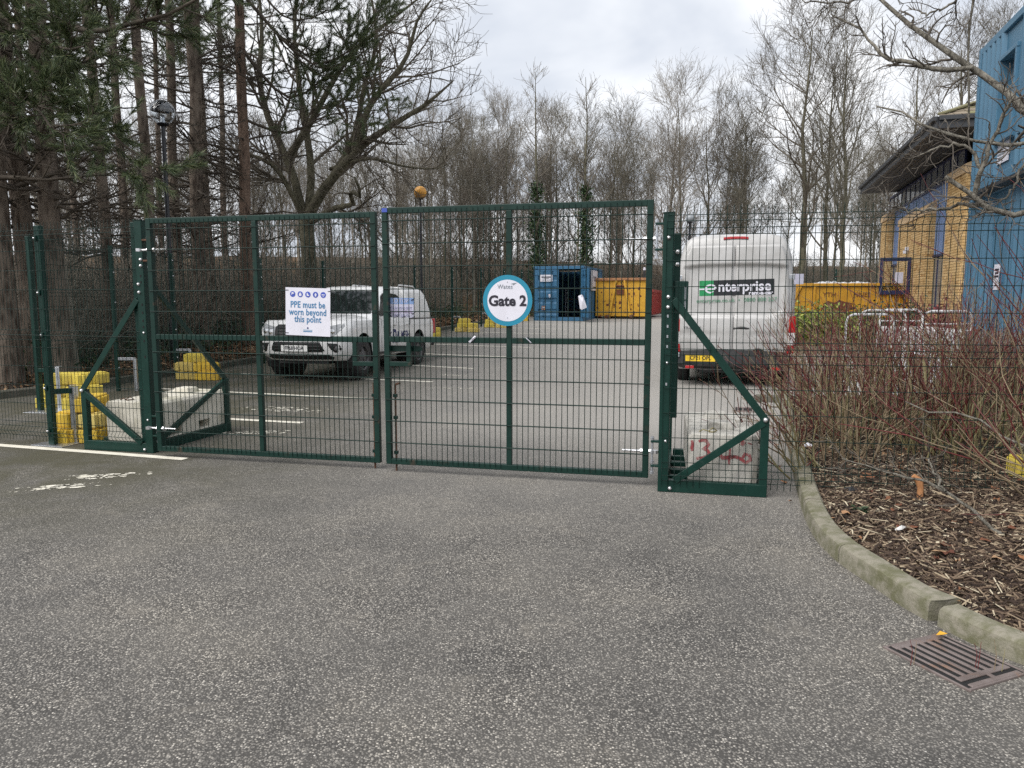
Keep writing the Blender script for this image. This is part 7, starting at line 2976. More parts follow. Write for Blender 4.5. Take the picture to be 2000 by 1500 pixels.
    def ws(u, v):
        z = 1.225 + 0.47 * v
        xf, hw = gh(z)
        hw -= 0.085
        y = -hw + 2 * hw * u
        _, hw0 = gh(z)
        return (xf - 0.15 * (y / hw0) ** 2 + 0.006, y, z + 0.004)
    b.grid(16, 10, ws)
    b.build('windscreen', MAT['glass'], o, smooth=60)

    def side_y(z):
        return gh(z)[1]
    for s in (1, -1):
        for nm, poly in (('side_window', [(0.62, 1.19), (0.22, 1.60), (0.10, 1.655), (-0.12, 1.665), (-0.13, 1.19)]), ('side_window', [(-0.20, 1.19), (-0.20, 1.665), (-0.62, 1.645), (-0.80, 1.56), (-0.90, 1.19)])):
            b = MB()
            n = len(poly)
            vs = [(x, s * (side_y(z) + 0.004), z) for x, z in poly] + [(x, s * (side_y(z) - 0.02), z) for x, z in poly]
            b.add(vs, [tuple(range(n)), tuple(range(2 * n - 1, n - 1, -1))] + [(k, (k + 1) % n, n + (k + 1) % n, n + k) for k in range(n)])
            b.build(nm, MAT['glass'], o)
        b = MB()
        for pa, pb in (((0.66, 0.48), (0.66, 1.12)), ((-0.165, 0.48), (-0.165, 1.13)), ((-0.93, 0.62), (-0.95, 1.10)), ((-1.0, 0.50), (-1.0, 1.10))):
            b.bar((pa[0], s * 0.9165, pa[1]), (pb[0], s * 0.908, pb[1]), 0.004, 0.006, up=(0, 1, 0))
        b.build_each('door_seam', MAT['black'], o)
        b = MB()
        b.box((-0.03, s * 0.925, 1.0), (0.17, 0.02, 0.035))
        b.box((-0.78, s * 0.925, 1.0), (0.15, 0.02, 0.035))
        b.build_each('door_handle', P, o, bevel=0.006)
        b = MB()
        b.loft([[(0.62 + 0.07 * math.cos(a) * q - 0.02 * q, s * yy, 1.235 + 0.085 * math.sin(a) * q) for a in [2 * PI * k / 10 for k in range(10)]] for yy, q in ((0.93, 0.55), (0.99, 0.95), (1.09, 1.0), (1.13, 0.7))])
        b.bar((0.60, s * 0.86, 1.19), (0.60, s * 0.95, 1.215), 0.05, 0.04)
        b.build('wing_mirror', MAT['black'], o, smooth=50)
        # sill and bonnet-edge gap line
        b = MB()
        b.bar((1.05, s * 0.85, 0.43), (-1.02, s * 0.85, 0.43), 0.06, 0.05)
        b.build('side_step', MAT['black'], o, bevel=0.015)
        # tail lamp
        b = MB()
        b.box((-2.68, s * 0.865, 0.92), (0.11, 0.11, 0.36))
        b.build('tail_lamp', MAT['red_lens'], o, bevel=0.02)

    def nose(y, z):
        """nose surface of the lower body"""
        zz = [0.36, 0.46, 0.62, 0.80, 0.95, 1.04, 1.10]
        xf = [2.30, 2.46, 2.53, 2.53, 2.47, 2.40, 2.34]
        hw = [0.80, 0.87, 0.905, 0.915, 0.915, 0.905, 0.88]
        bw = [0.20, 0.24, 0.26, 0.27, 0.27, 0.28, 0.28]
        i = max(j for j in range(6) if zz[j] <= max(z, 0.36))
        t = (z - zz[i]) / (zz[i + 1] - zz[i])
        L = lambda A: A[i] + (A[i + 1] - A[i]) * t
        y = abs(y)
        h = L(hw)
        rc = 0.2
        if y <= h - rc:
            return L(xf) - L(bw) * (y / h) ** 2
        x0 = L(xf) - L(bw) * ((h - rc) / h) ** 2
        q = min((y - (h - rc)) / rc, 0.999)
        return x0 - rc * (1 - math.sqrt(1 - q * q)) - L(bw) * 0.35 * q

    def patch(name, m, poly, off, thick=0.03, parent=o):
        """a shaped inset following the nose; poly in (y, z)"""
        n = len(poly)
        bm = bmesh.new()
        vs = [bm.verts.new((0, y, z)) for y, z in poly]
        f = bm.faces.new(vs)
        bmesh.ops.triangulate(bm, faces=[f])
        bmesh.ops.subdivide_edges(bm, edges=bm.edges[:], cuts=4, use_grid_fill=True)
        for v in bm.verts:
            v.co.x = nose(v.co.y, v.co.z) + off
        r = bmesh.ops.extrude_face_region(bm, geom=bm.faces[:])
        for v in [g for g in r['geom'] if isinstance(g, bmesh.types.BMVert)]:
            v.co.x -= thick
        bmesh.ops.recalc_face_normals(bm, faces=bm.faces)
        me = D.meshes.new(name)
        bm.to_mesh(me)
        bm.free()
        me.materials.append(m)
        shade(me, 35)
        q = D.objects.new(name, me)
        COL.objects.link(q)
        q.parent = parent
        return q
    # face: grille between the headlamps, lower intake, fog recesses
    gr = patch('grille', MAT['black'], [(-0.40, 1.03), (0.40, 1.03), (0.46, 0.98), (0.42, 0.78), (0.36, 0.755), (-0.36, 0.755), (-0.42, 0.78), (-0.46, 0.98)], 0.008)
    for k in range(4):
        zc = 0.80 + 0.055 * k
        b = MB()
        pts = [(nose(y, zc) + 0.012, y, zc) for y in np.linspace(-0.38, 0.38, 9)]
        b.tube(pts, 0.008, 6)
        b.build('grille_bar', MAT['bumper'], gr)
    b = MB()
    pts = [(nose(y, 0.90) + 0.016, y, 0.90) for y in np.linspace(-0.10, 0.10, 5)]
    b.tube(pts, 0.03, 8)
    b.build('emblem', MAT['chrome'], gr, smooth=True)
    for s in (1, -1):
        hl = patch('headlight', MAT['headlight'], [(s * 0.45, 0.985), (s * 0.60, 1.005), (s * 0.79, 1.05), (s * 0.855, 1.045), (s * 0.80, 0.93), (s * 0.70, 0.83), (s * 0.56, 0.79), (s * 0.44, 0.80)], 0.010)
        for yy, zz, rr in ((0.53, 0.885, 0.062), (0.66, 0.90, 0.052)):
            b = MB()
            b.lathe([(rr, 0.0), (rr * 0.9, 0.012), (rr * 0.55, 0.016), (0.004, 0.018)], 20, (nose(s * yy, zz) + 0.008, s * yy, zz), 'x')
            b.build('headlight_bowl', MAT['chrome'], hl, smooth=50)
        fg = patch('fog_lamp_recess', MAT['black'], [(s * 0.58, 0.695), (s * 0.76, 0.685), (s * 0.80, 0.64), (s * 0.84, 0.53), (s * 0.70, 0.52), (s * 0.65, 0.57)], 0.008)
        b = MB()
        b.lathe([(0.045, 0), (0.04, 0.012), (0.004, 0.016)], 16, (nose(s * 0.73, 0.60) + 0.006, s * 0.73, 0.60), 'x')
        b.build('fog_lamp', MAT['rim'], fg, smooth=50)
    lo = patch('lower_intake', MAT['black'], [(-0.46, 0.715), (0.46, 0.715), (0.53, 0.56), (0.48, 0.53), (-0.48, 0.53), (-0.53, 0.56)], 0.008)
    for zc in (0.58, 0.635, 0.685):
        b = MB()
        b.tube([(nose(y, zc) + 0.011, y, zc) for y in np.linspace(-0.46, 0.46, 9)], 0.007, 6)
        b.build('intake_bar', MAT['bumper'], lo)
    patch('lower_valance', MAT['bumper'], [(-0.60, 0.47), (0.60, 0.47), (0.66, 0.43), (0.62, 0.385), (-0.62, 0.385), (-0.66, 0.43)], 0.012)
    # number plate
    b = MB()
    xp = nose(0, 0.60) + 0.030
    b.box((xp, 0.0, 0.60), (0.012, 0.52, 0.111))
    pl = b.build('number_plate', MAT['plate_white'], o)
    text('lettering', 'FP68 HOA', 0.098, MAT['ink'], pl, (xp + 0.008, 0, 0.60), (0, 1, 0), (0, 0, 1), bold=0.0016, sx=0.86)
    # livery on the sides
    for s in (1, -1):
        r = (-s, 0, 0) if s > 0 else (1, 0, 0)
        yb = s * 0.918
        text('lettering', 'OK', 0.23, MAT['navy'], o, (0.27 if s > 0 else -0.49, yb, 0.76), r, (0, 0, 1), bold=0.001, sx=0.9)
        text('lettering', 'MESH', 0.23, MAT['navy'], o, (-0.66 if s > 0 else 0.40, yb, 0.76), r, (0, 0, 1), bold=0.004, sx=0.9)
        b = MB()
        c = -0.10
        k = -s
        fr = lambda a, z_, d_: (c + k * a, yb + s * d_, 0.75 + z_)
        b.prism([(-.17, -.14), (-.10, -.14), (-.10, .08), (-.02, .08), (-.02, -.02), (.03, -.02), (.03, .10), (-.02, .15), (-.17, .15)], -0.001, 0.0015, fr)
        b.prism([(-.02, -.14), (.17, -.14), (.17, .10), (.10, .10), (.10, -.07), (.05, -.07), (.05, -.05), (-.02, -.05)], -0.001, 0.0015, fr)
        b.build('logo', MAT['navy'], o)
    b = MB()
    b.tube([(0.05, 0.15, 1.80), (-0.01, 0.15, 1.90)], 0.012, 6)
    b.build('aerial', MAT['black'], o)
    b = MB()
    b.tube([(1.02, 0.45, 1.235), (0.86, 0.05, 1.30)], 0.008, 5)
    b.tube([(1.04, -0.1, 1.245), (0.88, -0.5, 1.30)], 0.008, 5)
    b.build_each('wiper', MAT['black'], o)
    # rear bumper
    b = MB()
    b.box((-2.78, 0, 0.52), (0.12, 1.7, 0.16))
    b.build('rear_bumper', MAT['bumper'], o, bevel=0.02)
    return o


pickup()


def van():
    P = MAT['van_paint']
    a = R(90 - 15.5)
    o = thing('panel_van', 'dusty white high roof van seen from behind with lettered doors and yellow plate', 'van', (3.915, 13.12, 0.0), a)
    W = 1.02
    lev = [(0.30, 5.30, 0.93, 0.04), (0.45, 5.45, 0.985, 0.03), (0.70, 5.50, 1.02, 0.02), (1.00, 5.45, 1.028, 0.012), (1.18, 5.25, 1.028, 0.012), (1.30, 4.85, 1.022, 0.016), (1.60, 4.55, 1.012, 0.025), (1.9, 4.22, 0.992, 0.040),
           (2.12, 3.95, 0.968, 0.055), (2.34, 3.62, 0.932, 0.075), (2.50, 3.30, 0.885, 0.095), (2.60, 3.0, 0.83, 0.12), (2.665, 2.7, 0.74, 0.16), (2.70, 2.4, 0.58, 0.24), (2.715, 2.1, 0.34, 0.38)]

    def hw(z):
        for i in range(len(lev) - 1):
            if lev[i][0] <= z <= lev[i + 1][0]:
                t = (z - lev[i][0]) / (lev[i + 1][0] - lev[i][0])
                return lev[i][2] + (lev[i + 1][2] - lev[i][2]) * t
        return lev[0][2] if z < lev[0][0] else lev[-1][2]

    def xr(z):
        for i in range(len(lev) - 1):
            if lev[i][0] <= z <= lev[i + 1][0]:
                t = (z - lev[i][0]) / (lev[i + 1][0] - lev[i][0])
                return lev[i][3] + (lev[i + 1][3] - lev[i][3]) * t
        return lev[0][3]
    rings = [plan_ring(xf, x0, h, z, 0.25 if z < 2 else 0.18, 0.035, 0.2 if z < 2.2 else 0.15, rcr=0.09) for z, xf, h, x0 in lev]
    b = MB()
    b.loft(rings)
    body = b.build('body', P, o)
    cuts = []
    for xw in (1.02, 4.32):
        for s in (1, -1):
            k = MB()
            k.lathe([(0.42, s * 0.60), (0.42, s * 1.3)], 28, (xw, 0, 0.36), 'y')
            cuts.append(quick(k))
    for c in cuts:
        c.parent = o
    bpy.context.view_layer.update()
    boolean(body, cuts)
    shade(body.data, 35)
    b = MB()
    b.box((2.6, 0, 0.34), (5.0, 1.15, 0.2))
    for xw in (1.02, 4.32):
        for s in (1, -1):
            b.lathe([(0.415, s * 0.605), (0.01, s * 0.605)], 20, (xw, 0, 0.36), 'y', cap=False)
    b.tube([(1.02, -0.8, 0.35), (1.02, 0.8, 0.35)], 0.07, 8)
    b.tube([(0.15, 0.5, 0.28), (1.6, 0.45, 0.30)], 0.04, 8)
    b.build('chassis', MAT['black'], o)
    for xw in (1.02, 4.32):
        for s in (1, -1):
            wheel(o, xw, s * 0.89, 0.345, 0.235, s)
    # windscreen and cab windows
    b = MB()

    def ws(u, v):
        z = 1.36 + 0.70 * v
        i = max(j for j in range(len(lev) - 1) if lev[j][0] <= z)
        t = (z - lev[i][0]) / (lev[i + 1][0] - lev[i][0])
        xf = lev[i][1] + (lev[i + 1][1] - lev[i][1]) * t
        h = hw(z)
        y = (-h + 0.17) + (2 * h - 0.34) * u
        return (xf - 0.25 * (y / h) ** 2 + 0.012, y, z)
    b.grid(14, 8, ws)
    b.build('windscreen', MAT['glass'], o, smooth=60)
    for s in (1, -1):
        b = MB()
        poly = [(3.35, 1.34), (4.32, 1.34), (3.98, 1.86), (3.35, 1.92)]
        b.add([(x, s * (hw(z) + 0.004), z) for x, z in poly], [(0, 1, 2, 3)])
        b.build('side_window', MAT['glass'], o, solid=0.006)
        b = MB()
        b.loft([[(4.28 + 0.055 * math.cos(q) * k, s * yy, 1.44 + 0.20 * math.sin(q) * k) for q in [2 * PI * i / 12 for i in range(12)]] for yy, k in ((1.10, 0.6), (1.16, 0.95), (1.26, 1.0), (1.32, 0.85), (1.335, 0.5))])
        b.bar((4.30, s * 1.0, 1.32), (4.30, s * 1.12, 1.36), 0.08, 0.08)
        mi = b.build('wing_mirror', MAT['black'], o, smooth=50)
        b = MB()
        b.add([(4.215, s * 1.15, 1.33), (4.215, s * 1.30, 1.33), (4.215, s * 1.30, 1.56), (4.215, s * 1.15, 1.56)], [(0, 1, 2, 3)])
        b.add([(4.214, s * 1.16, 1.27), (4.214, s * 1.30, 1.27), (4.214, s * 1.30, 1.315), (4.214, s * 1.16, 1.315)], [(0, 1, 2, 3)])
        b.build('mirror_glass', MAT['glass'], mi)
        # tail lamp stack on the corner
        for nm, m_, z0, z1 in (('red_tail_lamp', 'red_lens', 0.98, 1.26), ('indicator_lamp', 'clear_lens', 0.76, 0.975), ('lower_tail_lamp', 'red_lens', 0.62, 0.755)):
            b = MB()
            pr = []
            for z_ in np.linspace(z0, z1, 5):
                wv = 0.105 if z_ < 1.2 else 0.07
                pr.append([(0.14, s * (hw(z_) + 0.012), z_), (-0.012, s * (hw(z_) + 0.006), z_), (-0.030, s * (hw(z_) - 0.05), z_), (-0.024, s * (hw(z_) - wv), z_), (0.06, s * (hw(z_) - wv), z_), (0.14, s * (hw(z_) - 0.06), z_)])
            b.loft(pr)
            b.build(nm, MAT[m_], o, smooth=30)
        # door hinges
        for z_ in (1.94, 0.56):
            b = MB()
            b.box((-0.02, s * (hw(z_) - 0.045), z_), (0.03, 0.085, 0.075))
            b.tube([(-0.03, s * (hw(z_) - 0.01), z_ - 0.05), (-0.03, s * (hw(z_) - 0.01), z_ + 0.05)], 0.016, 8)
            b.build('door_hinge', MAT['galv'], o, bevel=0.004)
    # the two rear doors
    Z0, Z1 = 0.60, 2.50

    def relief(y, z):
        d = 0.0
        a_ = abs(y)
        # upper brow, window panel pressed in, waist bulge
        top = 2.145 - 0.05 * (a_ / 0.9) ** 4
        if z > top:
            d += 0.040 * min(1, (z - top) / 0.03)
        side = 0.84 - 0.03 * (z - 1.2)
        bot = 1.235 + 0.16 * max(0, (a_ - 0.5) / 0.4) ** 2
        if bot < z < top and a_ < side:
            e = min((z - bot) / 0.05, (top - z) / 0.018, (side - a_) / 0.03, 1)
            d -= 0.022 * max(0, e)
        if z <= 1.25:
            t = (z - 0.60) / 0.65
            d += 0.045 * math.sin(min(1, max(0, t)) * PI * 0.72 + 0.1) * (1 - 0.3 * a_)
        if 0.86 < z < 1.0:
            d -= 0.010 * math.sin((z - 0.86) / 0.14 * PI) * (0.4 if a_ < 0.3 else 1)
        return d
    for s, e0, e1 in ((1, 0.006, None), (-1, 0.006, None)):
        b = MB()
        NZ, NY = 84, 30

        def dr(u, v):
            z = Z0 + (Z1 - Z0) * v
            h = hw(z) - 0.085 - 0.03 * max(0, (z - 2.3) / 0.2)
            y = s * (0.005 + (h - 0.005) * u)
            x = xr(z) + 0.035 * (y / hw(z)) ** 2 - 0.038 - relief(y, z)
            if v in (0.0, 1.0) or u in (0.0, 1.0):
                x += 0.03
            return (x, y, z)
        b.grid(NY, NZ, dr)
        b.build('rear_door', P, o, smooth=60)
    # door fittings
    b = MB()
    b.tube([(-0.055, y, 1.045 + 0.01 * (1 if abs(y + 0.13) < 0.06 else 0)) for y in np.linspace(-0.27, 0.0, 7)], [0.016, 0.022, 0.026, 0.028, 0.026, 0.022, 0.014], 8)
    b.box((-0.045, -0.135, 1.075), (0.03, 0.12, 0.04))
    b.build('door_handle', MAT['black'], o, smooth=40)
    b = MB()
    b.lathe([(0.085, -0.062), (0.085, -0.052)], 24, (0, 0, 0), 'x')
    for i, v in enumerate(b.v):
        b.v[i] = (v[0], v[1], v[2] * 0.45)
    b.v = [(x, y - 0.43, z + 0.66) for x, y, z in b.v]
    bd = b.build('badge', MAT['chrome'], o, smooth=40)
    b = MB()
    b.lathe([(0.074, -0.0635), (0.074, -0.055)], 24, (0, 0, 0), 'x')
    b.v = [(x, y - 0.43, z * 0.42 + 0.66) for x, y, z in b.v]
    b.build('badge_face', MAT['black'], bd)
    yl = (0, -1, 0)
    text('lettering', 'TRANSIT', 0.062, MAT['rim'], o, (-0.076, 0.70, 1.045), yl, (0, 0, 1), bold=0.001, sx=1.25)
    # livery panel, slightly askew
    g = D.objects.new('livery', None)
    COL.objects.link(g)
    g.parent = o
    g.location = (0, 0, 1.76)
    g.rotation_euler = (R(-1.4), 0, 0)
    xl = 0.0
    for nm, m_, y0, y1, z0, z1 in (('green_panel', 'ent_green', 0.60, 0.355, -0.135, 0.135), ('black_panel', 'ent_black', 0.355, -0.665, -0.135, 0.135)):
        b = MB()
        ny = 14

        def pn(u, v):
            y = y0 + (y1 - y0) * u
            z = z0 + (z1 - z0) * v
            x = xr(1.76 + z) + 0.035 * (y / hw(1.76)) ** 2 - 0.038 + 0.022 - 0.0015
            return (x, y, z)
        b.grid(ny, 4, pn)
        b.build(nm, MAT[m_], g, solid=0.001)

    def lx(y, z):
        return xr(z) + 0.035 * (y / hw(1.76)) ** 2 - 0.038 + 0.022 - 0.0045
    tx = lx(0.3, 1.76)
    ringb = MB()
    for k in range(20):
        a0, a1 = PI * (0.02 + 1.72 * k / 20), PI * (0.02 + 1.72 * (k + 1) / 20)
        for r0, r1 in ((0.054, 0.082),):
            q = [(0.405 - r * math.cos(a_) * 1.25, -0.012 + r * math.sin(a_)) for a_, r in ((a0, r0), (a0, r1), (a1, r1), (a1, r0))]
            ringb.add([(tx, y, z) for y, z in q], [(0, 1, 2, 3)])
    ringb.add([(tx - 0.0004, 0.60, -0.028), (tx - 0.0004, 0.325, -0.028), (tx - 0.0004, 0.325, -0.002), (tx - 0.0004, 0.60, -0.002)], [(0, 1, 2, 3)])
    ringb.build('letter_e', MAT['sign'], g)
    wtx = lx(-0.15, 1.76)
    text('lettering', 'nterprise', 0.245, MAT['sign'], g, (wtx - 0.004, -0.165, 0.012), yl, (0, 0, 1), bold=0.0058, sx=0.99, space=1.0)
    text('lettering', 'rent-a-car', 0.088, MAT['sign'], g, (wtx - 0.004, -0.44, -0.105), yl, (0, 0, 1), bold=0.0036, sx=1.12)
    text('lettering', 'enterprise.co.uk  \u2022  0800 800 227', 0.098, MAT['url_green'], g, (lx(0.0, 1.54) - 0.003, -0.03, -0.222), yl, (0, 0, 1), bold=0.0004, sx=1.02)
    # high brake light
    b = MB()
    b.loft([[(xr(2.63) + 0.0 + dx, y, 2.622 + dz + 0.012 * (1 - (y / 0.21) ** 2)) for dx, dz in ((0.03, -0.022), (-0.035, -0.02), (-0.035, 0.02), (0.05, 0.03))] for y in np.linspace(-0.21, 0.21, 7)])
    b.build('high_brake_lamp', MAT['red_lens'], o, bevel=0.004)
    # bumper, step and plate
    b = MB()
    rr = [plan_ring(0.9, xq, h_, z_, 0.0, 0.05, 0.05, rcr=0.14) for z_, xq, h_ in ((0.30, 0.05, 0.90), (0.36, -0.07, 0.985), (0.415, -0.10, 1.02), (0.43, -0.10, 1.02), (0.445, -0.045, 1.02), (0.60, -0.035, 1.03), (0.665, -0.03, 1.03))]
    b.loft(rr)
    b.build('rear_bumper', MAT['bumper'], o, smooth=30)
    for s in (1, -1):
        b = MB()
        b.box((-0.055 + (0.012 if s > 0 else 0.012), s * 0.73, 0.345), (0.05, 0.15, 0.05))
        b.build('reflector', MAT['red_lens'], o, bevel=0.004)
    b = MB()
    b.box((-0.060, 0.53, 0.505), (0.05, 0.62, 0.17))
    b.build('plate_holder', MAT['black'], o, bevel=0.01)
    b = MB()
    b.box((-0.088, 0.545, 0.51), (0.010, 0.52, 0.115))
    pl = b.build('number_plate', MAT['plate_yellow'], o)
    text('lettering', 'CF21 OPL', 0.100, MAT['ink'], pl, (-0.0948, 0.545, 0.51), yl, (0, 0, 1), bold=0.0016, sx=0.86)
    b = MB()
    b.tube([(-0.12, -0.55, 0.24), (-0.05, -0.50, 0.27), (0.2, -0.5, 0.27)], 0.03, 8)
    b.tube([(-0.05, 0.55, 0.30), (-0.04, 0.35, 0.30)], 0.02, 8)
    b.build_each('towing_eye', MAT['rubber'], o, smooth=40)
    return o


van()
# ------------------------------------------------------------------ shrubs and the foreground tree in the planting bed
def dogwood(x, y, label, group, seed, n=26, h=1.45, lean=(-0.12, -0.05), spread=0.5, sw=0.16, z=None, twig=3):
    rng = np.random.default_rng(seed)
    zb = bed_z(x, y) if z is None else z
    o = thing('dogwood_shrub', label, 'shrub', (x, y, zb), 0, group)
    b0 = rng.normal(0, sw, (n, 2))
    N = 8
    P = np.zeros((n, N, 3))
    d = nrm(np.stack([b0[:, 0] / sw * 0.16 * spread * 2 + lean[0] + rng.normal(0, 0.26, n), b0[:, 1] / sw * 0.16 * spread * 2 + lean[1] + rng.normal(0, 0.22, n), np.ones(n)], -1))
    L = h * rng.uniform(0.6, 1.15, n)
    P[:, 0, :2] = b0
    P[:, 0, 2] = -0.05
    for k in range(1, N):
        d = nrm(d + rng.normal(0, 0.10, (n, 3)))
        P[:, k] = P[:, k - 1] + d * (L / (N - 1))[:, None]
    R0 = rng.uniform(0.006, 0.013, n)[:, None] * np.linspace(1, 0.3, N)[None]
    P1, R1 = grow(rng, P, R0, twig, 0.15, 0.9, 0.55, 0.22, 0.55 * h, 6, 0.11, 0.06, 0.75, 0.0032, 0.55, 0.5)
    P2, R2 = grow(rng, P1, R1, 2, 0.2, 0.9, 0.45, 0.15, 0.24 * h, 4, 0.08, 0.06, 0.75, 0.0026, 0.6, 0.4)
    low = P[:, :6]
    top = P[:, 5:]
    mesh_np('stems', *tubes_np(low, R0[:, :6], 5), MAT['stem_brown'] if seed % 2 else MAT['stem_olive'], o)
    mesh_np('red_shoots', *join_np([tubes_np(top, R0[:, 5:], 4), tubes_np(P1[len(P1) // 2:], R1[len(P1) // 2:], 4), tubes_np(P2[::2], R2[::2], 3)]), MAT['stem_red'], o)
    mesh_np('brown_shoots', *join_np([tubes_np(P1[:len(P1) // 2], R1[:len(P1) // 2], 4), tubes_np(P2[1::2], R2[1::2], 3)]), MAT['stem_brown'], o)
    return o


spots = [(3.35, 7.4, 1.15), (3.05, 6.75, 0.95), (3.75, 8.3, 1.3), (4.25, 7.9, 1.35), (3.9, 7.1, 1.3), (4.5, 9.0, 1.4), (3.9, 9.4, 1.15), (5.0, 8.4, 1.45), (4.6, 7.2, 1.35), (5.3, 9.3, 1.4), (5.1, 7.6, 1.3), (5.7, 8.5, 1.35), (4.0, 6.6, 1.05)]
for i, (x, y, h) in enumerate(spots):
    dogwood(x, y, 'leafless red stemmed shrub growing in the planting bed behind the right fence', 'red stemmed shrubs behind the right fence', 300 + i, 27, h + 0.12, lean=(-0.16, -0.04), sw=0.20)
dogwood(4.35, 5.25, 'tall arching red stemmed shrub in front of the blue cabin at the right edge', None, 331, 20, 2.15, lean=(-0.42, 0.05), sw=0.22, twig=3)
dogwood(4.05, 4.6, 'low brown and red shrub nearest the camera at the right edge', None, 332, 22, 1.35, lean=(-0.55, 0.10), sw=0.22, twig=3)
dogwood(2.62, 6.35, 'sparse red shoots leaning over the kerb by the concrete block', None, 334, 11, 0.85, lean=(-0.50, -0.10), sw=0.10)


def limb_tree():
    rng = np.random.default_rng(90)
    bx, by = 5.05, 5.3
    o = thing('overhanging_tree', 'bare grey tree whose lichened branches reach in over the blue cabins from the right', 'tree', (bx, by, 0.1))
    base = Vector(o.location)

    def path(pts, y0, y1):
        n = len(pts)
        return [at(p[0], p[1], y0 + (y1 - y0) * i / (n - 1)) - base for i, p in enumerate(pts)]
    tp = lambda z, dx=0.0, dy=0.0: Vector((dx, dy, z))
    trunk = [tp(-0.2), tp(0.6, 0.02), tp(1.2, -0.02), tp(2.0, 0.03, -0.05), tp(2.8, 0.0, -0.1), tp(3.8, 0.1, -0.15), tp(5.0, 0.2, -0.2)]
    limbs = [
        ([tp(2.25, 0.0, -0.06)] + path([(2060, 250), (2000, 207), (1960, 175), (1900, 132), (1840, 95), (1790, 60), (1740, 20), (1700, -20)], 5.0, 5.9), 0.052, 0.012),
        (path([(1900, 132), (1850, 135), (1780, 125), (1722, 106), (1690, 70), (1640, 36), (1624, 28)], 5.35, 5.9), 0.022, 0.006),
        ([tp(1.95, 0.0, -0.05)] + path([(2060, 290), (2000, 285), (1900, 271), (1860, 260), (1820, 250), (1780, 226), (1745, 213), (1712, 208)], 4.9, 5.7), 0.026, 0.007),
        ([tp(1.45)] + path([(2080, 425), (2000, 421), (1960, 419), (1930, 406), (1910, 387), (1890, 375), (1860, 352), (1846, 345)], 4.8, 5.0), 0.046, 0.016),
        (path([(1903, 384), (1915, 340), (1940, 270), (1965, 215), (1982, 188)], 4.95, 4.7), 0.020, 0.008),
        (path([(1925, 398), (1880, 403), (1850, 406), (1800, 411), (1742, 405)], 4.95, 5.3), 0.016, 0.005),
        (path([(1918, 328), (1890, 292), (1852, 281), (1802, 300), (1776, 312)], 4.9, 5.1), 0.015, 0.005),
        ([tp(4.6, 0.1, -0.2)] + path([(1960, -60), (1905, -30), (1896, 40), (1891, 140), (1894, 205), (1892, 245)], 5.3, 5.4), 0.024, 0.007),
        (path([(1890, -20), (1850, 12), (1815, 27), (1798, 22)], 5.4, 5.6), 0.012, 0.005),
        (path([(1740, -25), (1690, -6), (1640, 4), (1590, 7), (1566, -2)], 5.8, 6.0), 0.012, 0.005),
        ([tp(0.7)] + path([(2070, 890), (2000, 872), (1978, 868), (1944, 841), (1926, 825), (1881, 806), (1833, 813), (1802, 795), (1768, 784)], 4.9, 5.35), 0.018, 0.005),
        (path([(1960, 1045), (1902, 1000), (1847, 960), (1805, 941), (1757, 927), (1715, 917), (1645, 896)], 4.35, 5.1), 0.014, 0.004),
        (path([(1847, 960), (1830, 930), (1815, 905), (1800, 890)], 4.55, 4.8), 0.010, 0.005),
        (path([(2010, 300), (1990, 330), (1975, 372), (1950, 395)], 4.8, 4.9), 0.012, 0.006),
    ]
    TP = resample(trunk, 12)[None]
    TR = np.linspace(0.12, 0.06, 12)[None]
    TR[0, 0] = 0.16
    LP = np.stack([resample(l[0], 16) for l in limbs])
    LP[:, 1:-1] += rng.normal(0, 0.008, (len(limbs), 14, 3))
    LR = np.stack([l[2] + (l[1] - l[2]) * (1 - np.linspace(0, 1, 16)) ** 0.9 for l in limbs])
    LR *= 0.84 * rng.uniform(0.92, 1.12, LR.shape)
    mesh_np('trunk', *tubes_np(TP, TR, 12), MAT['grey_limb'], o)
    mesh_np('limbs', *tubes_np(LP, LR, 9), MAT['grey_limb'], o)
    P2, R2 = grow(rng, LP, LR, [16, 15, 15, 11, 14, 13, 13, 12, 7, 8, 9, 8, 3, 9], 0.22, 0.98, 0.85, 0.2, 0.33, 7, 0.22, 0.05, 0.5, 0.0034, 0.4, 0.3)
    P3, R3 = grow(rng, P2, R2, 4, 0.2, 1.0, 0.85, 0.25, 0.12, 5, 0.22, 0.04, 0.75, 0.0032, 0.6, 0.2)
    mesh_np('twigs', *join_np([tubes_np(P2, R2, 5), tubes_np(P3, R3, 4)]), MAT['limb_twig'], o)


limb_tree()

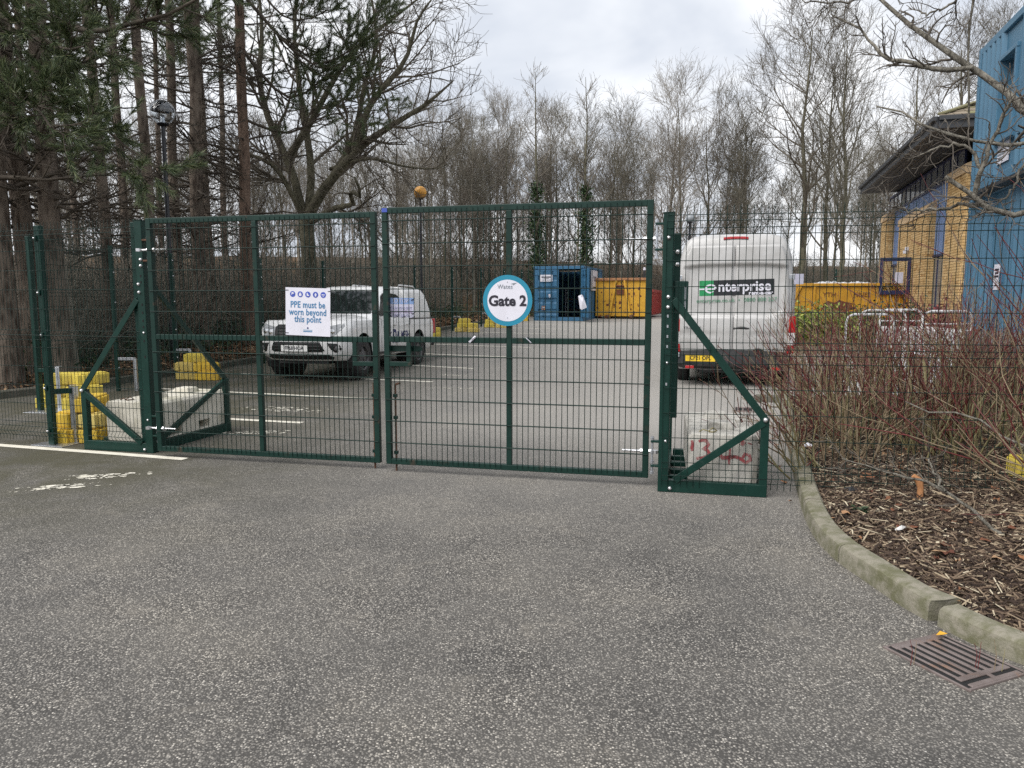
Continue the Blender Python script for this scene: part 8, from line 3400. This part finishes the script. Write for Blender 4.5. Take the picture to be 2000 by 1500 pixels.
# small things in the bed -------------------------------------------------------
def small_bits():
    t = thing('cut_stump', 'orange freshly cut stump among the red stemmed shrubs', 'stump', (2.98, 5.28, bed_z(2.98, 5.28)))
    b = MB()
    b.tube([(0, 0, -0.03), (0.005, 0, 0.09), (-0.01, 0, 0.15)], [0.024, 0.022, 0.028], 9)
    b.build('stem', MAT['stump'], t, smooth=40)
    b = MB()
    b.tube([(-0.01, 0, 0.145), (-0.05, 0.01, 0.18)], [0.026, 0.018], 8)
    b.build('stub', MAT['stump'], t, smooth=40)
    rng = np.random.default_rng(77)
    t = thing('weed', 'small green leafy weed on the mulch near the kerb', 'plant', (2.42, 5.02, bed_z(2.42, 5.02)))
    vs, fs = [], []
    for k in range(26):
        a, el = rng.uniform(0, 6.28), rng.uniform(0.1, 0.9)
        d = np.array([math.cos(a) * math.cos(el), math.sin(a) * math.cos(el), math.sin(el)])
        s = np.array([-math.sin(a), math.cos(a), 0])
        l, w = rng.uniform(0.05, 0.10), rng.uniform(0.010, 0.02)
        o_ = len(vs)
        vs += [tuple(d * l * 0.2), tuple(d * l * 0.6 + s * w), tuple(d * l - np.array([0, 0, 0.012])), tuple(d * l * 0.6 - s * w)]
        fs.append((o_, o_ + 1, o_ + 2, o_ + 3))
    mesh_np('leaves', np.array(vs), np.array(fs), MAT['shrub_dark'], t, smooth=False)
    for x, y, poly, m, lab, cat, nm in (
            (2.98, 7.30, [(-.05, -.03), (.02, -.05), (.06, .01), (.03, .06), (-.04, .04)], 'sign', 'scrap of white paper on the kerb edge by the fence', 'litter', 'paper_scrap'),
            (2.60, 5.55, [(-.04, -.035), (.045, -.03), (.05, .03), (-.035, .035)], 'black', 'small black plastic tag lying on the mulch', 'litter', 'plastic_tag'),
            (2.46, 4.55, [(-.045, -.008), (0, -.016), (.05, .0), (.01, .014), (-.03, .012)], 'plate_white', 'pale wood chip standing out on the dark mulch', 'wood chip', 'pale_chip')):
        b = MB()
        n = len(poly)
        z = bed_z(x, y) + 0.028
        b.add([(a, c, 0.012 * math.sin(a * 40)) for a, c in poly] + [(0, 0, 0.022)], [(i, (i + 1) % n, n) for i in range(n)])
        o = b.build(nm, MAT[m], None)
        o.location = (x, y, z)
        o.rotation_euler = (0.25, 0.1, 0.4)
        tag(o, lab, cat)


small_bits()


# gully grates -------------------------------------------------------------------
def grate(cx, cy, rz, L, W, label, n=7):
    """bars along x; the far end cell is split across"""
    m = MAT['iron']
    o = thing('drain_grate', label, 'drain grate', (cx, cy, ramp(cy)), rz)
    b = MB()
    b.box((0, 0, 0.0055), (L - 0.01, W - 0.01, 0.002))
    b.build('pit', MAT['dark'], o)  # near-black plate on the tarmac, painting the shade of an uncut pit
    b = MB()
    t, f, h = 0.014, 0.020, 0.013
    for s in (-1, 1):
        b.box((0, s * (W / 2 - f / 2 + 0.012), h / 2 - 0.003), (L + 0.024, f * 0.55, h))
        b.box((s * (L / 2 - f / 2 + 0.012), 0, h / 2 - 0.003), (f * 0.55, W, h))
    b.build('grate_frame', m, o, bevel=0.003)
    e = 0.055
    x0, x1 = -L / 2 + 0.035, L / 2 - 0.075
    b = MB()
    b.box((x0 - 0.012, 0, 0.0095), (0.034, W - 0.045, 0.008))
    b.box((x1 + 0.012, 0, 0.0095), (0.030, W - 0.045, 0.008))
    b.box((L / 2 - 0.012, 0, 0.0095), (0.024, W - 0.045, 0.0078))
    b.box((L / 2 - 0.042, 0.01, 0.0093), (0.05, 0.022, 0.0075))
    b.build_each('cross_bar', m, o, bevel=0.004)
    for k in range(n + 1):
        y = -W / 2 + 0.035 + (W - 0.07) * k / n
        b = MB()
        b.box(((x0 + x1) / 2, y, 0.0093), (x1 - x0 + 0.01, 0.021 if k % n else 0.014, 0.0076))
        b.build('grate_bar', m, o, bevel=0.004)
    return o


grate(1.905, 3.035, R(-67.5), 0.39, 0.345, 'rusty iron drain grate by the broken kerb in the foreground', 6)
grate(3.36, 10.32, R(73), 0.42, 0.40, 'iron drain grate on the tarmac behind the red sprayed block', 5)


def stalks():
    for i, (px, py, h, m) in enumerate(((1779, 1292, 0.10, 'stem_red'), (1785, 1290, 0.085, 'stem_brown'), (1905, 1300, 0.10, 'stem_red'), (1910, 1302, 0.11, 'stem_red'), (1942, 1306, 0.13, 'stem_brown'), (1957, 1305, 0.085, 'stem_olive'))):
        u, v = (px - 1000) / 1444.0, (750 - py) / 1444.0
        s = (0.02 - 1.55) / (v * CP - SP_)
        x, y = u * s, (CP + SP_ * v) * s
        b = MB()
        b.tube([(0, 0, -0.015), (0.004, 0, h * 0.5), (0.008 * (1 if i % 2 else -1), 0.003, h)], [0.0016, 0.0014, 0.0008], 5)
        o = b.build('dry_stalk', MAT[m], None)
        o.location = (x, y, 0.018)
        tag(o, 'thin dry weed stalk standing up through the drain grate', 'weed', 'weed stalks in the grate')
    b = MB()
    b.add([(-.028, -.01, 0), (0, -.02, .006), (.03, 0, 0.002), (.004, .016, .008)], [(0, 1, 2, 3)])
    o = b.build('yellow_leaf', MAT['skip_yellow'], None, solid=0.001)
    o.location = (1.965, 3.235, 0.028)
    tag(o, 'yellow fallen leaf at the kerb corner of the drain grate', 'leaf')


stalks()


def grit():
    """loose light stones proud of the tarmac close to the camera"""
    rng = np.random.default_rng(15)
    n = 9000
    y = 1.6 + rng.uniform(0, 1, n) ** 1.5 * 4.2
    x = rng.uniform(-1, 1, n) * (y * 0.75 + 0.3)
    keep = np.array([not in_bed(a, c) and a < 2.0 + (0.0 if c > 3.4 else 0.0) - (0.0) for a, c in zip(x, y)])
    x, y = x[keep], y[keep]
    # extra loose grit gathered along the gutter and round the grate
    k = 2600
    s = rng.uniform(KS[s_near(2.216, 5.563)], KS[s_near(2.08, 3.20)], k)
    off = rng.gamma(1.6, 0.07, k)
    ex, ey = [], []
    for a, o_ in zip(s, off):
        p, d = k_at(a)
        ex.append(p.x + d.y * o_)
        ey.append(p.y - d.x * o_)
    x, y = np.concatenate([x, ex]), np.concatenate([y, ey])
    ok = ~((np.abs(x - 1.905) < 0.27) & (np.abs(y - 3.035) < 0.27))
    x, y = x[ok], y[ok]
    n = len(x)
    r = rng.uniform(0.0016, 0.0042, n)
    a = rng.uniform(0, 6.28, n)
    c = []
    for q in range(4):
        an = a + q * PI / 2
        rr = r * rng.uniform(0.7, 1.4, n)
        c.append(np.stack([x + rr * np.cos(an), y + rr * np.sin(an), np.full(n, 0.0006)], -1))
    c.append(np.stack([x + r * 0.2, y, r * 0.75], -1))
    Vv = np.stack(c, 1).reshape(-1, 3)
    base = (np.arange(n) * 5)[:, None, None]
    F = (base + np.array([(0, 1, 4), (1, 2, 4), (2, 3, 4), (3, 0, 4)])[None]).reshape(-1, 3)
    m = rand_mat('loose_grit', [(0, (0.09, 0.085, 0.08)), (0.5, (0.19, 0.18, 0.165)), (0.9, (0.36, 0.34, 0.31)), (1, (0.55, 0.53, 0.49))], 0.8)
    o = mesh_np('loose_grit', Vv, F, m, smooth=False)
    stuff(tag(o, 'loose pale grit lying on the tarmac', 'grit'))


grit()
